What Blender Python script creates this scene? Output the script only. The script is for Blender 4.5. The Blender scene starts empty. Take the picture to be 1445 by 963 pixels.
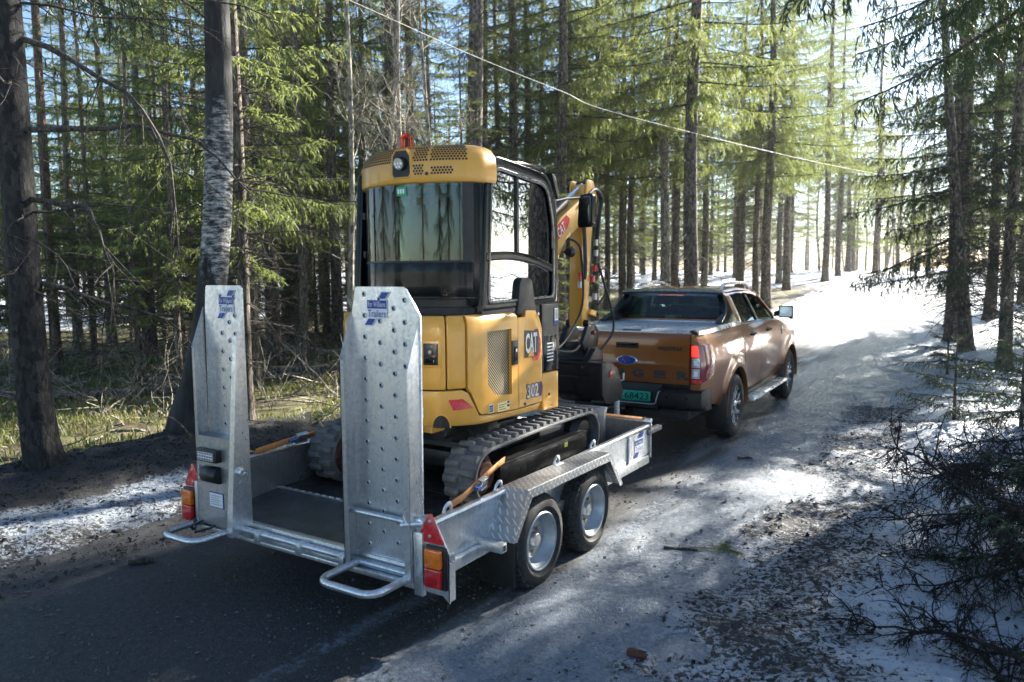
import bpy, bmesh, math, random
import numpy as np
from mathutils import Vector, Matrix
R_ = math.radians
S = bpy.context.scene
COL = S.collection
random.seed(7)

# ------------------------------------------------------------------ camera
cam_d = bpy.data.cameras.new("camera")
cam = bpy.data.objects.new("camera", cam_d)
COL.objects.link(cam)
cam.location = (3.4244, -4.0839, 2.0302)
_yaw, _pitch, _roll = -0.569, -0.0921, -0.0066
_F = Vector((math.sin(_yaw) * math.cos(_pitch), math.cos(_yaw) * math.cos(_pitch), math.sin(_pitch)))
_Rt = Vector((math.cos(_yaw), -math.sin(_yaw), 0))
_U = _Rt.cross(_F)
_R2 = _Rt * math.cos(_roll) + _U * math.sin(_roll)
_U2 = -_Rt * math.sin(_roll) + _U * math.cos(_roll)
_m = Matrix((( _R2.x, _U2.x, -_F.x), (_R2.y, _U2.y, -_F.y), (_R2.z, _U2.z, -_F.z)))
cam.rotation_euler = _m.to_euler()
cam_d.sensor_width = 36
cam_d.lens = 36 * 1066.55 / 1445
cam_d.clip_start = 0.05
cam_d.clip_end = 2000
cam_d.dof.use_dof = True
cam_d.dof.focus_distance = 6.0
cam_d.dof.aperture_fstop = 2.4
S.camera = cam

# ------------------------------------------------------------------ world, sun, exposure
SUN_AZ = math.atan2(0.30, 0.954)        # from +Y towards +X
SUN_EL = R_(26)
world = bpy.data.worlds.new("World")
S.world = world
world.use_nodes = True
_nt = world.node_tree
_bg = _nt.nodes["Background"]
_sky = _nt.nodes.new("ShaderNodeTexSky")
_sky.sky_type = 'NISHITA'
_sky.sun_disc = False
_sky.sun_elevation = SUN_EL
_sky.sun_rotation = SUN_AZ
_sky.air_density = 1.0
_sky.dust_density = 0.45
_sky.ozone_density = 4.0
_nt.links.new(_sky.outputs[0], _bg.inputs[0])
_bg.inputs[1].default_value = 0.055
sun_d = bpy.data.lights.new("sun", 'SUN')
sun_d.energy = 5.0
sun_d.angle = R_(0.5)
sun_d.color = (1.0, 0.94, 0.84)
sun = bpy.data.objects.new("sun", sun_d)
COL.objects.link(sun)
_sd = Vector((math.sin(SUN_AZ) * math.cos(SUN_EL), math.cos(SUN_AZ) * math.cos(SUN_EL), math.sin(SUN_EL)))
sun.rotation_euler = _sd.to_track_quat('Z', 'Y').to_euler()
sun.location = (8, 25, 18)
S.view_settings.view_transform = 'Standard'
S.view_settings.look = 'None'
S.view_settings.gamma = 1.0
S.view_settings.use_curve_mapping = False
S.view_settings.exposure = 2.35
S.render.engine = 'CYCLES'
S.cycles.max_bounces = 8
S.cycles.transparent_max_bounces = 12
S.cycles.use_denoising = True
S.cycles.sample_clamp_indirect = 6

# ------------------------------------------------------------------ object bookkeeping
OFF = Vector((0, 0, 0))                 # base of the thing being built; vertices are given in its outer frame

def tag(o, label=None, cat=None, group=None, kind=None):
    if label: o['label'] = label
    if cat: o['category'] = cat
    if group: o['group'] = group
    if kind: o['kind'] = kind
    return o

def empty(name, loc=(0, 0, 0), rz=0.0):
    o = bpy.data.objects.new(name, None)
    o.empty_display_size = 0.2
    o.location = loc
    o.rotation_euler = (0, 0, rz)
    COL.objects.link(o)
    return o

def link(name, me, parent=None):
    o = bpy.data.objects.new(name, me)
    COL.objects.link(o)
    if parent: o.parent = parent
    return o

def np_mesh(name, V, Fc, mats=(), mi=None, smooth=True):
    """fast mesh from numpy arrays; Fc is an (n,3) or (n,4) array"""
    me = bpy.data.meshes.new(name)
    V = np.asarray(V, np.float32)
    Fc = np.asarray(Fc, np.int32)
    n, k = Fc.shape
    me.vertices.add(len(V)); me.vertices.foreach_set('co', V.ravel())
    me.loops.add(n * k); me.loops.foreach_set('vertex_index', Fc.ravel())
    me.polygons.add(n)
    me.polygons.foreach_set('loop_start', np.arange(0, n * k, k, dtype=np.int32))
    me.polygons.foreach_set('loop_total', np.full(n, k, np.int32))
    if mi is not None: me.polygons.foreach_set('material_index', np.asarray(mi, np.int32))
    me.polygons.foreach_set('use_smooth', np.full(n, smooth, bool))
    for m in mats: me.materials.append(m)
    me.update(calc_edges=True)
    me.validate()
    return me

class MB:
    """collects shapes and links them as one mesh object"""
    def __init__(s):
        s.v = []; s.f = []; s.m = []; s.cur = 0
    def mat(s, i):
        s.cur = i; return s
    def add(s, vs, fs):
        b = len(s.v)
        s.v += [Vector(p) for p in vs]
        for f in fs:
            s.f.append([b + i for i in f]); s.m.append(s.cur)
        return s
    def box(s, x0, x1, y0, y1, z0, z1, M=None):
        vs = [Vector((x, y, z)) for z in (z0, z1) for y in (y0, y1) for x in (x0, x1)]
        if M: vs = [M @ p for p in vs]
        return s.add(vs, [(0, 2, 3, 1), (4, 5, 7, 6), (0, 1, 5, 4), (2, 6, 7, 3), (0, 4, 6, 2), (1, 3, 7, 5)])
    def prism(s, poly, ax, a, b):
        """2-D polygon pushed along axis ax; poly coords are the two other axes in xyz order"""
        def P(p, t):
            q = [p[0], p[1]]; q.insert('xyz'.index(ax), t); return q
        n = len(poly)
        vs = [P(p, a) for p in poly] + [P(p, b) for p in poly]
        ar = sum(poly[i][0] * poly[(i + 1) % n][1] - poly[(i + 1) % n][0] * poly[i][1] for i in range(n))
        fl = (ar > 0) != (ax == 'y')
        if b < a: fl = not fl
        fs = [tuple(range(n))[::-1], tuple(range(n, 2 * n))] + [(i, (i + 1) % n, n + (i + 1) % n, n + i) for i in range(n)]
        if not fl: fs = [f[::-1] for f in fs]
        return s.add(vs, fs)
    def tube(s, pts, r, n=10, cap=True, closed=False):
        pts = [Vector(p) for p in pts]
        rr = r if isinstance(r, (list, tuple)) else [r] * len(pts)
        m = len(pts); rings = []
        up = None
        for i, p in enumerate(pts):
            a = pts[(i - 1) % m] if (closed or i > 0) else p
            c = pts[(i + 1) % m] if (closed or i < m - 1) else p
            d = (c - a).normalized()
            if up is None:
                up = Vector((0, 0, 1)) if abs(d.z) < 0.9 else Vector((1, 0, 0))
            u = d.cross(up)
            if u.length < 1e-5: u = d.cross(Vector((0.3, 1, 0)))
            u.normalize(); w = u.cross(d).normalized(); up = w
            rings.append([p + (u * math.cos(2 * math.pi * k / n) + w * math.sin(2 * math.pi * k / n)) * rr[i] for k in range(n)])
        vs = [q for ring in rings for q in ring]; fs = []
        for i in range(m if closed else m - 1):
            j = (i + 1) % m
            for k in range(n):
                fs.append((i * n + k, i * n + (k + 1) % n, j * n + (k + 1) % n, j * n + k))
        if cap and not closed:
            fs.append(tuple(range(n))[::-1]); fs.append(tuple((m - 1) * n + k for k in range(n)))
        return s.add(vs, fs)
    def cyl(s, a, b, r, n=16, r2=None):
        return s.tube([a, b], [r, r if r2 is None else r2], n)
    def lathe(s, prof, c, ax='x', n=32, sgn=1, cap=True):
        """prof: (radius, offset along the axis) pairs"""
        c = Vector(c); vs = []; fs = []
        for (r, t) in prof:
            for k in range(n):
                a = 2 * math.pi * k / n
                u, w = r * math.cos(a), r * math.sin(a)
                p = {'x': Vector((t * sgn, u, w)), 'y': Vector((u, t * sgn, w)), 'z': Vector((u, w, t * sgn))}[ax]
                vs.append(c + p)
        m = len(prof)
        for i in range(m - 1):
            for k in range(n):
                fs.append((i * n + k, i * n + (k + 1) % n, (i + 1) * n + (k + 1) % n, (i + 1) * n + k))
        if cap and prof[0][0] > 1e-4: fs.append(tuple(range(n))[::-1])
        if cap and prof[-1][0] > 1e-4: fs.append(tuple((m - 1) * n + k for k in range(n)))
        return s.add(vs, fs)
    def grid(s, P, closed=False):
        nr, nc = len(P), len(P[0])
        vs = [q for row in P for q in row]; fs = []
        for i in range(nr - 1):
            for j in range(nc if closed else nc - 1):
                k = (j + 1) % nc
                fs.append((i * nc + j, i * nc + k, (i + 1) * nc + k, (i + 1) * nc + j))
        return s.add(vs, fs)
    def ring2d(s, outer, inner, ax, a, b):
        """flat frame: outer and inner loops with equally many points, thickness a..b along ax"""
        def P(p, t):
            q = [p[0], p[1]]; q.insert('xyz'.index(ax), t); return q
        n = len(outer)
        vs = [P(p, a) for p in outer] + [P(p, a) for p in inner] + [P(p, b) for p in outer] + [P(p, b) for p in inner]
        fs = []
        for i in range(n):
            j = (i + 1) % n
            fs += [(i, j, n + j, n + i), (2 * n + i, 3 * n + i, 3 * n + j, 2 * n + j), (i, 2 * n + i, 2 * n + j, j), (n + i, n + j, 3 * n + j, 3 * n + i)]
        return s.add(vs, fs)
    def build(s, name, mats, parent=None, bevel=0.0, seg=2, smooth=True, angle=35, subd=0):
        me = bpy.data.meshes.new(name)
        o = OFF
        me.from_pydata([(p.x - o.x, p.y - o.y, p.z - o.z) for p in s.v], [], s.f)
        if not isinstance(mats, (list, tuple)): mats = [mats]
        for m in mats: me.materials.append(m)
        me.polygons.foreach_set('material_index', s.m)
        bm = bmesh.new(); bm.from_mesh(me)
        bmesh.ops.recalc_face_normals(bm, faces=bm.faces)
        if bevel > 0:
            es = [e for e in bm.edges if len(e.link_faces) == 2 and e.calc_face_angle(0) > R_(30)]
            if es:
                bmesh.ops.bevel(bm, geom=es, offset=bevel, segments=seg, affect='EDGES', profile=0.5, clamp_overlap=True)
        bm.to_mesh(me); bm.free()
        if smooth:
            me.polygons.foreach_set('use_smooth', [True] * len(me.polygons))
            me.set_sharp_from_angle(angle=R_(angle))
        ob = link(name, me, parent)
        if subd:
            md = ob.modifiers.new('sub', 'SUBSURF'); md.levels = subd; md.render_levels = subd
        return ob

def text_mb(txt, w, h, O, u, v, t=0.002, shear=0.0, mb=None, bold=0.0):
    """lettering of given width and height whose lower left corner is O, along unit vectors u and v"""
    cu = bpy.data.curves.new('lettering', 'FONT')
    cu.body = txt; cu.shear = shear; cu.resolution_u = 2; cu.offset = bold
    o = bpy.data.objects.new('lettering', cu); COL.objects.link(o)
    bpy.context.view_layer.update()
    me = bpy.data.meshes.new_from_object(o.evaluated_get(bpy.context.evaluated_depsgraph_get()))
    bpy.data.objects.remove(o); bpy.data.curves.remove(cu)
    xs = [q.co.x for q in me.vertices]; ys = [q.co.y for q in me.vertices]
    x0, x1, y0, y1 = min(xs), max(xs), min(ys), max(ys)
    O = Vector(O); u = Vector(u); v = Vector(v); nrm = u.cross(v)
    mb = mb or MB()
    vs = [O + u * ((q.co.x - x0) / (x1 - x0) * w) + v * ((q.co.y - y0) / (y1 - y0) * h) + nrm * t for q in me.vertices]
    mb.add(vs, [tuple(p.vertices) for p in me.polygons])
    bpy.data.meshes.remove(me)
    return mb

def copy_tree(o, parent=None):
    c = o.copy(); COL.objects.link(c)
    if parent: c.parent = parent
    for ch in list(o.children): copy_tree(ch, c)
    return c

def arc(cx, cy, r, a0, a1, n):
    return [(cx + r * math.cos(R_(a0 + (a1 - a0) * i / n)), cy + r * math.sin(R_(a0 + (a1 - a0) * i / n))) for i in range(n + 1)]

def lerp(tab, t):
    for (a, b), (c, d) in zip(tab, tab[1:]):
        if t <= c:
            return b + (d - b) * max(0.0, min(1.0, (t - a) / (c - a))) if c > a else d
    return tab[-1][1]

# ------------------------------------------------------------------ materials
def nodes(name):
    m = bpy.data.materials.new(name); m.use_nodes = True
    nt = m.node_tree
    return m, nt, nt.nodes["Principled BSDF"]

def nd(nt, t, **kw):
    n = nt.nodes.new(t)
    for k, v in kw.items():
        if k.startswith('i_'): n.inputs[k[2:].replace('_', ' ')].default_value = v
        else: setattr(n, k, v)
    return n

def ramp(nt, fac, stops):
    r = nt.nodes.new('ShaderNodeValToRGB')
    el = r.color_ramp.elements
    while len(el) < len(stops): el.new(0.5)
    for e, (p, c) in zip(el, stops):
        e.position = p; e.color = (c[0], c[1], c[2], 1) if not isinstance(c, (int, float)) else (c, c, c, 1)
    nt.links.new(fac, r.inputs[0])
    return r.outputs[0]

def noise(nt, scale, detail=4, rough=0.55, coord='Object', stretch=None, distort=0.0):
    tc = nt.nodes.new('ShaderNodeTexCoord')
    src = tc.outputs[coord]
    if stretch:
        mp = nt.nodes.new('ShaderNodeMapping'); mp.inputs['Scale'].default_value = stretch
        nt.links.new(src, mp.inputs[0]); src = mp.outputs[0]
    n = nt.nodes.new('ShaderNodeTexNoise')
    n.inputs['Scale'].default_value = scale; n.inputs['Detail'].default_value = detail
    n.inputs['Roughness'].default_value = rough; n.inputs['Distortion'].default_value = distort
    nt.links.new(src, n.inputs['Vector'])
    return n.outputs[0]

def mixc(nt, fac, a, b):
    m = nt.nodes.new('ShaderNodeMix'); m.data_type = 'RGBA'
    for sock, val in ((m.inputs[0], fac), (m.inputs[6], a), (m.inputs[7], b)):
        if isinstance(val, (int, float)): sock.default_value = val
        elif isinstance(val, tuple): sock.default_value = (val[0], val[1], val[2], 1)
        else: nt.links.new(val, sock)
    return m.outputs[2]

def math_(nt, op, a, b=0.0):
    m = nt.nodes.new('ShaderNodeMath'); m.operation = op
    for sock, val in ((m.inputs[0], a), (m.inputs[1], b)):
        if isinstance(val, (int, float)): sock.default_value = val
        else: nt.links.new(val, sock)
    return m.outputs[0]

def bump(nt, bsdf, h, strength=0.3, dist=0.01):
    b = nt.nodes.new('ShaderNodeBump')
    b.inputs['Strength'].default_value = strength; b.inputs['Distance'].default_value = dist
    nt.links.new(h, b.inputs['Height']); nt.links.new(b.outputs[0], bsdf.inputs['Normal'])

def pm(name, col, rough=0.5, metal=0.0, var=0.12, vs=6.0, rvar=0.12, bs=0.0, bscale=60.0, coat=0.0, dirt=None, emit=None, stretch=None):
    """plain surface with a little colour and gloss variation, optional bump, clear coat and dirt"""
    m, nt, b = nodes(name)
    f = noise(nt, vs, 5, 0.6, stretch=stretch)
    lo = tuple(c * (1 - var) for c in col); hi = tuple(min(1, c * (1 + var)) for c in col)
    c = ramp(nt, f, [(0.3, lo), (0.7, hi)])
    if dirt:
        f3 = noise(nt, vs * 1.7, 8, 0.7)
        c = mixc(nt, math_(nt, 'MULTIPLY', ramp(nt, f3, [(0.46, 0.0), (0.72, 1.0)]), dirt[1]), c, dirt[0])
    nt.links.new(c, b.inputs['Base Color'])
    f2 = noise(nt, vs * 2.3, 5, 0.6, stretch=stretch)
    nt.links.new(ramp(nt, f2, [(0.3, max(0.02, rough - rvar)), (0.7, min(1, rough + rvar))]), b.inputs['Roughness'])
    b.inputs['Metallic'].default_value = metal
    if coat:
        b.inputs['Coat Weight'].default_value = coat; b.inputs['Coat Roughness'].default_value = 0.04
    if bs: bump(nt, b, noise(nt, bscale, 3), bs, 0.004)
    if emit:
        b.inputs['Emission Color'].default_value = (*emit[0], 1); b.inputs['Emission Strength'].default_value = emit[1]
    return m

def glass_mat(name, tint, refl=1.0, rough=0.0):
    m = bpy.data.materials.new(name); m.use_nodes = True
    nt = m.node_tree; nt.nodes.clear()
    out = nt.nodes.new('ShaderNodeOutputMaterial')
    tr = nt.nodes.new('ShaderNodeBsdfTransparent'); tr.inputs[0].default_value = (*tint, 1)
    gl = nt.nodes.new('ShaderNodeBsdfGlossy'); gl.inputs['Roughness'].default_value = rough
    fr = nt.nodes.new('ShaderNodeFresnel'); fr.inputs[0].default_value = 1.52
    mx = nt.nodes.new('ShaderNodeMixShader')
    nt.links.new(math_(nt, 'MULTIPLY', fr.outputs[0], refl), mx.inputs[0])
    nt.links.new(tr.outputs[0], mx.inputs[1]); nt.links.new(gl.outputs[0], mx.inputs[2])
    nt.links.new(mx.outputs[0], out.inputs[0])
    return m

def galv(name, tone=0.55, tread=False, rough=0.36):
    m, nt, b = nodes(name)
    tc = nt.nodes.new('ShaderNodeTexCoord')
    vo = nt.nodes.new('ShaderNodeTexVoronoi'); vo.inputs['Scale'].default_value = 55
    nt.links.new(tc.outputs['Object'], vo.inputs['Vector'])
    sp = nt.nodes.new('ShaderNodeSeparateColor'); nt.links.new(vo.outputs['Color'], sp.inputs[0])
    big = noise(nt, 3.0, 6, 0.65)
    streak = noise(nt, 5.0, 5, 0.6, stretch=(7, 7, 0.6))
    s = math_(nt, 'ADD', math_(nt, 'MULTIPLY', sp.outputs[0], 0.18), math_(nt, 'ADD', math_(nt, 'MULTIPLY', big, 0.5), math_(nt, 'MULTIPLY', streak, 0.4)))
    c = ramp(nt, s, [(0.3, (tone * 0.62, tone * 0.66, tone * 0.70)), (0.55, (tone, tone * 1.02, tone * 1.04)), (0.85, (tone * 1.3, tone * 1.3, tone * 1.28))])
    grime = noise(nt, 9.0, 9, 0.75)
    c = mixc(nt, math_(nt, 'MULTIPLY', ramp(nt, grime, [(0.58, 0.0), (0.8, 1.0)]), 0.28), c, (0.16, 0.16, 0.16))
    nt.links.new(c, b.inputs['Base Color'])
    b.inputs['Metallic'].default_value = 0.85
    nt.links.new(ramp(nt, s, [(0.2, rough + 0.14), (0.8, rough - 0.08)]), b.inputs['Roughness'])
    if tread:
        # raised lozenges, two directions in alternate cells (five-bar plate)
        mp = nt.nodes.new('ShaderNodeMapping'); mp.inputs['Rotation'].default_value = (0, 0, R_(45)); mp.inputs['Scale'].default_value = (27, 27, 27)
        sp3 = nt.nodes.new('ShaderNodeSeparateXYZ'); nt.links.new(tc.outputs['Object'], sp3.inputs[0])
        cb3 = nt.nodes.new('ShaderNodeCombineXYZ'); nt.links.new(math_(nt, 'ADD', sp3.outputs[0], sp3.outputs[2]), cb3.inputs[0]); nt.links.new(sp3.outputs[1], cb3.inputs[1])
        nt.links.new(cb3.outputs[0], mp.inputs[0])
        ch = nt.nodes.new('ShaderNodeTexChecker'); ch.inputs['Scale'].default_value = 1.0
        nt.links.new(mp.outputs[0], ch.inputs['Vector'])
        fr = nt.nodes.new('ShaderNodeVectorMath'); fr.operation = 'FRACTION'; nt.links.new(mp.outputs[0], fr.inputs[0])
        sx = nt.nodes.new('ShaderNodeSeparateXYZ'); nt.links.new(fr.outputs[0], sx.inputs[0])
        ax = math_(nt, 'ABSOLUTE', math_(nt, 'SUBTRACT', sx.outputs[0], 0.5)); ay = math_(nt, 'ABSOLUTE', math_(nt, 'SUBTRACT', sx.outputs[1], 0.5))
        h1 = math_(nt, 'LESS_THAN', math_(nt, 'ADD', math_(nt, 'MULTIPLY', ax, 2.6), math_(nt, 'MULTIPLY', ay, 1.0)), 0.48)
        h2 = math_(nt, 'LESS_THAN', math_(nt, 'ADD', math_(nt, 'MULTIPLY', ay, 2.6), math_(nt, 'MULTIPLY', ax, 1.0)), 0.48)
        mx = nt.nodes.new('ShaderNodeMix'); nt.links.new(ch.outputs[1], mx.inputs[0]); nt.links.new(h1, mx.inputs[2]); nt.links.new(h2, mx.inputs[3])
        bump(nt, b, mx.outputs[0], 1.0, 0.012)
        nt.links.new(mixc(nt, math_(nt, 'MULTIPLY', mx.outputs[0], .85), c, (.95, .95, .95)), b.inputs['Base Color'])
    else:
        bump(nt, b, big, 0.12, 0.01)
    return m

M = {}
M['galv'] = galv('galvanised_steel', 0.70, rough=0.31)
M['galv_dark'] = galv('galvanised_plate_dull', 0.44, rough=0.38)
M['tread'] = galv('tread_plate', 0.46, tread=True, rough=0.33)
M['bed'] = pm('bed_floor_black', (0.022, 0.024, 0.027), 0.5, 0.3, 0.3, 5, bs=0.25, bscale=30, dirt=((0.10, 0.10, 0.10), 0.5))
M['tail'] = pm('tail_floor_dark_steel', (0.10, 0.12, 0.14), 0.42, 0.75, 0.2, 4, dirt=((0.03, 0.03, 0.032), 0.6))
M['tyre'] = pm('tyre_rubber', (0.022, 0.022, 0.023), 0.75, 0, 0.25, 12, bs=0.4, bscale=70, dirt=((0.12, 0.115, 0.10), 0.4))
M['rim'] = pm('grey_wheel_steel', (0.42, 0.45, 0.48), 0.38, 0.55, 0.12, 8, dirt=((0.16, 0.15, 0.14), 0.35))
M['nut'] = pm('brass_nut', (0.55, 0.40, 0.20), 0.35, 0.9)
M['red'] = pm('red_reflector', (0.62, 0.012, 0.02), 0.25, 0, 0.1, 30, coat=0.6, bs=0.3, bscale=300)
M['red_lamp'] = pm('red_lamp_lens', (0.50, 0.008, 0.012), 0.12, 0, 0.3, 30, coat=1.0, bs=0.5, bscale=120)
M['amber'] = pm('amber_lamp_lens', (0.80, 0.17, 0.01), 0.15, 0, 0.25, 30, coat=1.0, bs=0.4, bscale=120)
M['black'] = pm('black_plastic', (0.010, 0.011, 0.012), 0.42, 0, 0.2, 9, bs=0.15, bscale=150)
M['black_gloss'] = pm('black_gloss_paint', (0.006, 0.007, 0.008), 0.13, 0, 0.2, 5, rvar=0.04)
M['black_gloss'].node_tree.nodes['Principled BSDF'].inputs['Specular IOR Level'].default_value = 0.25
M['dark_mirror'] = pm('dark_mirror_glass', (0.12, 0.13, 0.13), 0.06, 0.9, 0.2)
M['black_steel'] = pm('black_painted_steel', (0.010, 0.010, 0.011), 0.38, 0.2, 0.25, 7, dirt=((0.055, 0.052, 0.047), 0.4), bs=0.15)
M['rubber'] = pm('track_rubber', (0.085, 0.088, 0.092), 0.72, 0, 0.3, 9, bs=0.5, bscale=45, dirt=((0.24, 0.235, 0.22), 0.45))
M['yellow'] = pm('excavator_yellow', (0.72, 0.36, 0.05), 0.36, 0, 0.05, 2.5, rvar=0.08, coat=0.35, dirt=((0.55, 0.31, 0.08), 0.15))
M['rust'] = pm('rusty_iron', (0.13, 0.055, 0.035), 0.8, 0.2, 0.5, 20, bs=0.5)
M['white'] = pm('white_print', (0.78, 0.79, 0.80), 0.45, 0, 0.04)
M['blue'] = pm('blue_print', (0.015, 0.045, 0.30), 0.4, 0, 0.06)
M['green'] = pm('green_sticker', (0.02, 0.36, 0.12), 0.4)
M['plate_green'] = pm('number_plate_green', (0.0, 0.36, 0.25), 0.35, 0, 0.05)
M['ink'] = pm('black_print', (0.012, 0.012, 0.013), 0.45)
M['strap'] = pm('orange_strap', (0.72, 0.30, 0.10), 0.7, 0, 0.15, 30, bs=0.4, bscale=400)
M['strap_blue'] = pm('blue_plastic', (0.02, 0.12, 0.42), 0.4)
M['paint'] = pm('truck_orange_paint', (0.27, 0.085, 0.012), 0.34, 0.3, 0.03, 2, rvar=0.03, coat=0.8)
_pn = M['paint'].node_tree; _pb = _pn.nodes['Principled BSDF']; _src = _pb.inputs['Base Color'].links[0].from_socket
_tc = _pn.nodes.new('ShaderNodeTexCoord'); _sp = _pn.nodes.new('ShaderNodeSeparateXYZ'); _pn.links.new(_tc.outputs['Object'], _sp.inputs[0])
_h = math_(_pn, 'ADD', _sp.outputs[2], math_(_pn, 'MULTIPLY', math_(_pn, 'SUBTRACT', noise(_pn, 5, 7, .72), .5), .55))
_salt = math_(_pn, 'MULTIPLY', ramp(_pn, _h, [(.52, 1.0), (.95, 0.0)]), .28)      # road film thrown up low on the body
_pn.links.new(mixc(_pn, _salt, _src, (.13, .11, .09)), _pb.inputs['Base Color'])
_pn.links.new(math_(_pn, 'SUBTRACT', .8, math_(_pn, 'MULTIPLY', _salt, 1.6)), _pb.inputs['Coat Weight'])
M['chrome'] = pm('bright_metal', (0.75, 0.76, 0.77), 0.16, 1.0, 0.05)
M['alu'] = pm('brushed_aluminium', (0.62, 0.64, 0.67), 0.30, 0.8, 0.05, 4)
M['shutter'] = pm('silver_bed_cover', (0.66, 0.68, 0.71), 0.34, 0.55, 0.05, 3)
M['alloy'] = pm('alloy_wheel', (0.50, 0.51, 0.53), 0.25, 0.85, 0.06, 8, dirt=((0.14, 0.13, 0.12), 0.3))
M['alloy_dark'] = pm('alloy_dark', (0.04, 0.042, 0.045), 0.35, 0.5)
M['glass'] = glass_mat('clear_glass', (0.50, 0.62, 0.55), 1.6)
M['glass_side'] = glass_mat('tinted_glass', (0.12, 0.165, 0.145), 0.6)
M['glass_dark'] = glass_mat('privacy_glass', (0.20, 0.34, 0.29), 1.5)
M['lens_clear'] = pm('clear_lamp_lens', (0.62, 0.63, 0.65), 0.08, 0.6, 0.15, 40, coat=1.0)
M['lamp_on'] = pm('lit_red_lamp', (0.75, 0.02, 0.02), 0.2, 0, 0.1, emit=((1.0, 0.02, 0.012), 0.55))
M['inside'] = pm('dark_interior', (0.025, 0.026, 0.028), 0.7, 0, 0.2)
M['hose'] = pm('hydraulic_hose', (0.02, 0.02, 0.021), 0.45)
# ------------------------------------------------------------------ plant trailer
def wheel(parent, c, sgn, rt, wd, rr, kind):
    """wheel with its outer face at c.x; sgn +1 faces +x. kind: 'steel' or 'alloy'"""
    cx, cy, cz = c
    t = MB()
    prof = [(rr - .012, -.012), (rr + .006, -.006), (rr + .03, 0.004), (rt - .075, .012), (rt - .04, .006), (rt - .018, -.012), (rt - .004, -.035), (rt, -.055),
            (rt, -wd + .055), (rt - .004, -wd + .035), (rt - .018, -wd + .012), (rt - .05, -wd), (rr, -wd + .015), (rr - .03, -wd + .05)]
    t.lathe(prof, (cx, cy, cz), 'x', 56, sgn, False)
    ty = t.build('tyre', M['tyre'], parent, angle=60)
    # tread blocks
    nb = 44 if kind == 'steel' else 52
    g = MB()
    for k in range(nb):
        a0 = 2 * math.pi * (k + 0.12) / nb; a1 = 2 * math.pi * (k + 0.88) / nb
        for (u0, u1, off) in ((-.012, -.045, 0), (-.055, -wd / 2 + .005, .5), (-wd / 2 - .005, -wd + .055, 0), (-wd + .045, -wd + .012, .5)):
            d = off * 2 * math.pi / nb
            r1a = rt + .007 if abs(u0) > .04 and abs(u0) < wd - .04 else rt - .006
            r1b = rt + .007 if abs(u1) > .04 and abs(u1) < wd - .04 else rt - .012
            vs = []
            for (u, r1) in ((u0, r1a), (u1, r1b)):
                for a in (a0 + d, a1 + d):
                    for r in (r1 - .014, r1):
                        vs.append((cx + u * sgn, cy + r * math.cos(a), cz + r * math.sin(a)))
            g.add(vs, [(0, 1, 3, 2), (4, 6, 7, 5), (0, 2, 6, 4), (1, 5, 7, 3), (0, 4, 5, 1), (2, 3, 7, 6)])
    g.build('tread', M['tyre'], ty, smooth=False)
    if kind == 'steel':
        r = MB()
        r.lathe([(rr + .004, -.004), (rr - .004, .004), (rr - .014, 0), (rr - .02, -.022), (rr - .026, -.03), (rr - .034, -.07), (rr - .042, -.078), (rr - .055, -.078), (rr - .072, -.062),
                 (rr - .105, -.066), (.07, -.082), (.045, -.082), (.02, -.08), (0, -.08)], (cx, cy, cz), 'x', 48, sgn, False)
        rm = r.build('rim', M['rim'], parent, angle=40)
        h = MB(); h.lathe([(.048, -.085), (.046, -.045), (.040, -.036), (0, -.033)], (cx, cy, cz), 'x', 24, sgn)
        h.build('hub_cap', M['galv_dark'], rm, angle=40)
        for k in range(5):
            a = R_(72 * k + 50)
            n = MB(); n.lathe([(.013, -.083), (.013, -.060), (.009, -.055), (0, -.055)], (cx, cy + .082 * math.cos(a), cz + .082 * math.sin(a)), 'x', 6, sgn)
            n.build('wheel_nut', M['nut'], rm, smooth=False)
    else:
        r = MB()
        r.lathe([(rr + .004, -.004), (rr - .006, .003), (rr - .018, -.006), (rr - .03, -.06), (rr - .03, -.16), (0, -.16)], (cx, cy, cz), 'x', 56, sgn, False)
        rm = r.build('rim', M['alloy_dark'], parent, angle=40)
        for k in range(6):
            sp = MB()
            for da, w0, w1 in ((-11, .016, .026), (11, .016, .026)):
                a = R_(60 * k + 15); b = R_(60 * k + 15 + da * 1.25)
                pts = []
                for (rad, ang, hw, x) in ((.05, a, .018, -.022), (.13, a + (b - a) * .55, w0, -.012), (rr - .015, b, w1, -.006)):
                    u = Vector((0, math.cos(ang), math.sin(ang))); w = Vector((0, -math.sin(ang), math.cos(ang)))
                    p = Vector((cx + x * sgn, cy, cz)) + u * rad
                    pts.append((p + w * hw, p - w * hw, p - w * hw - Vector((.035 * sgn, 0, 0)), p + w * hw - Vector((.035 * sgn, 0, 0))))
                sp.grid(pts, closed=True)
            sp.build('spoke', M['alloy'], rm, bevel=.003)
        h = MB(); h.lathe([(.065, -.05), (.06, -.012), (.035, -.004), (0, -.002)], (cx, cy, cz), 'x', 24, sgn)
        h.build('hub_cap', M['alloy'], rm)
    return ty

trailer = empty('plant_trailer', (-.035, .5, 0))
tag(trailer, 'galvanised twin axle plant trailer with raised loading ramps carrying the yellow excavator', 'trailer')
OFF = Vector((-.035, .5, 0))
T = trailer
XL, XR = -.955, .895                     # inner faces of the side walls
ZF = .465

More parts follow.
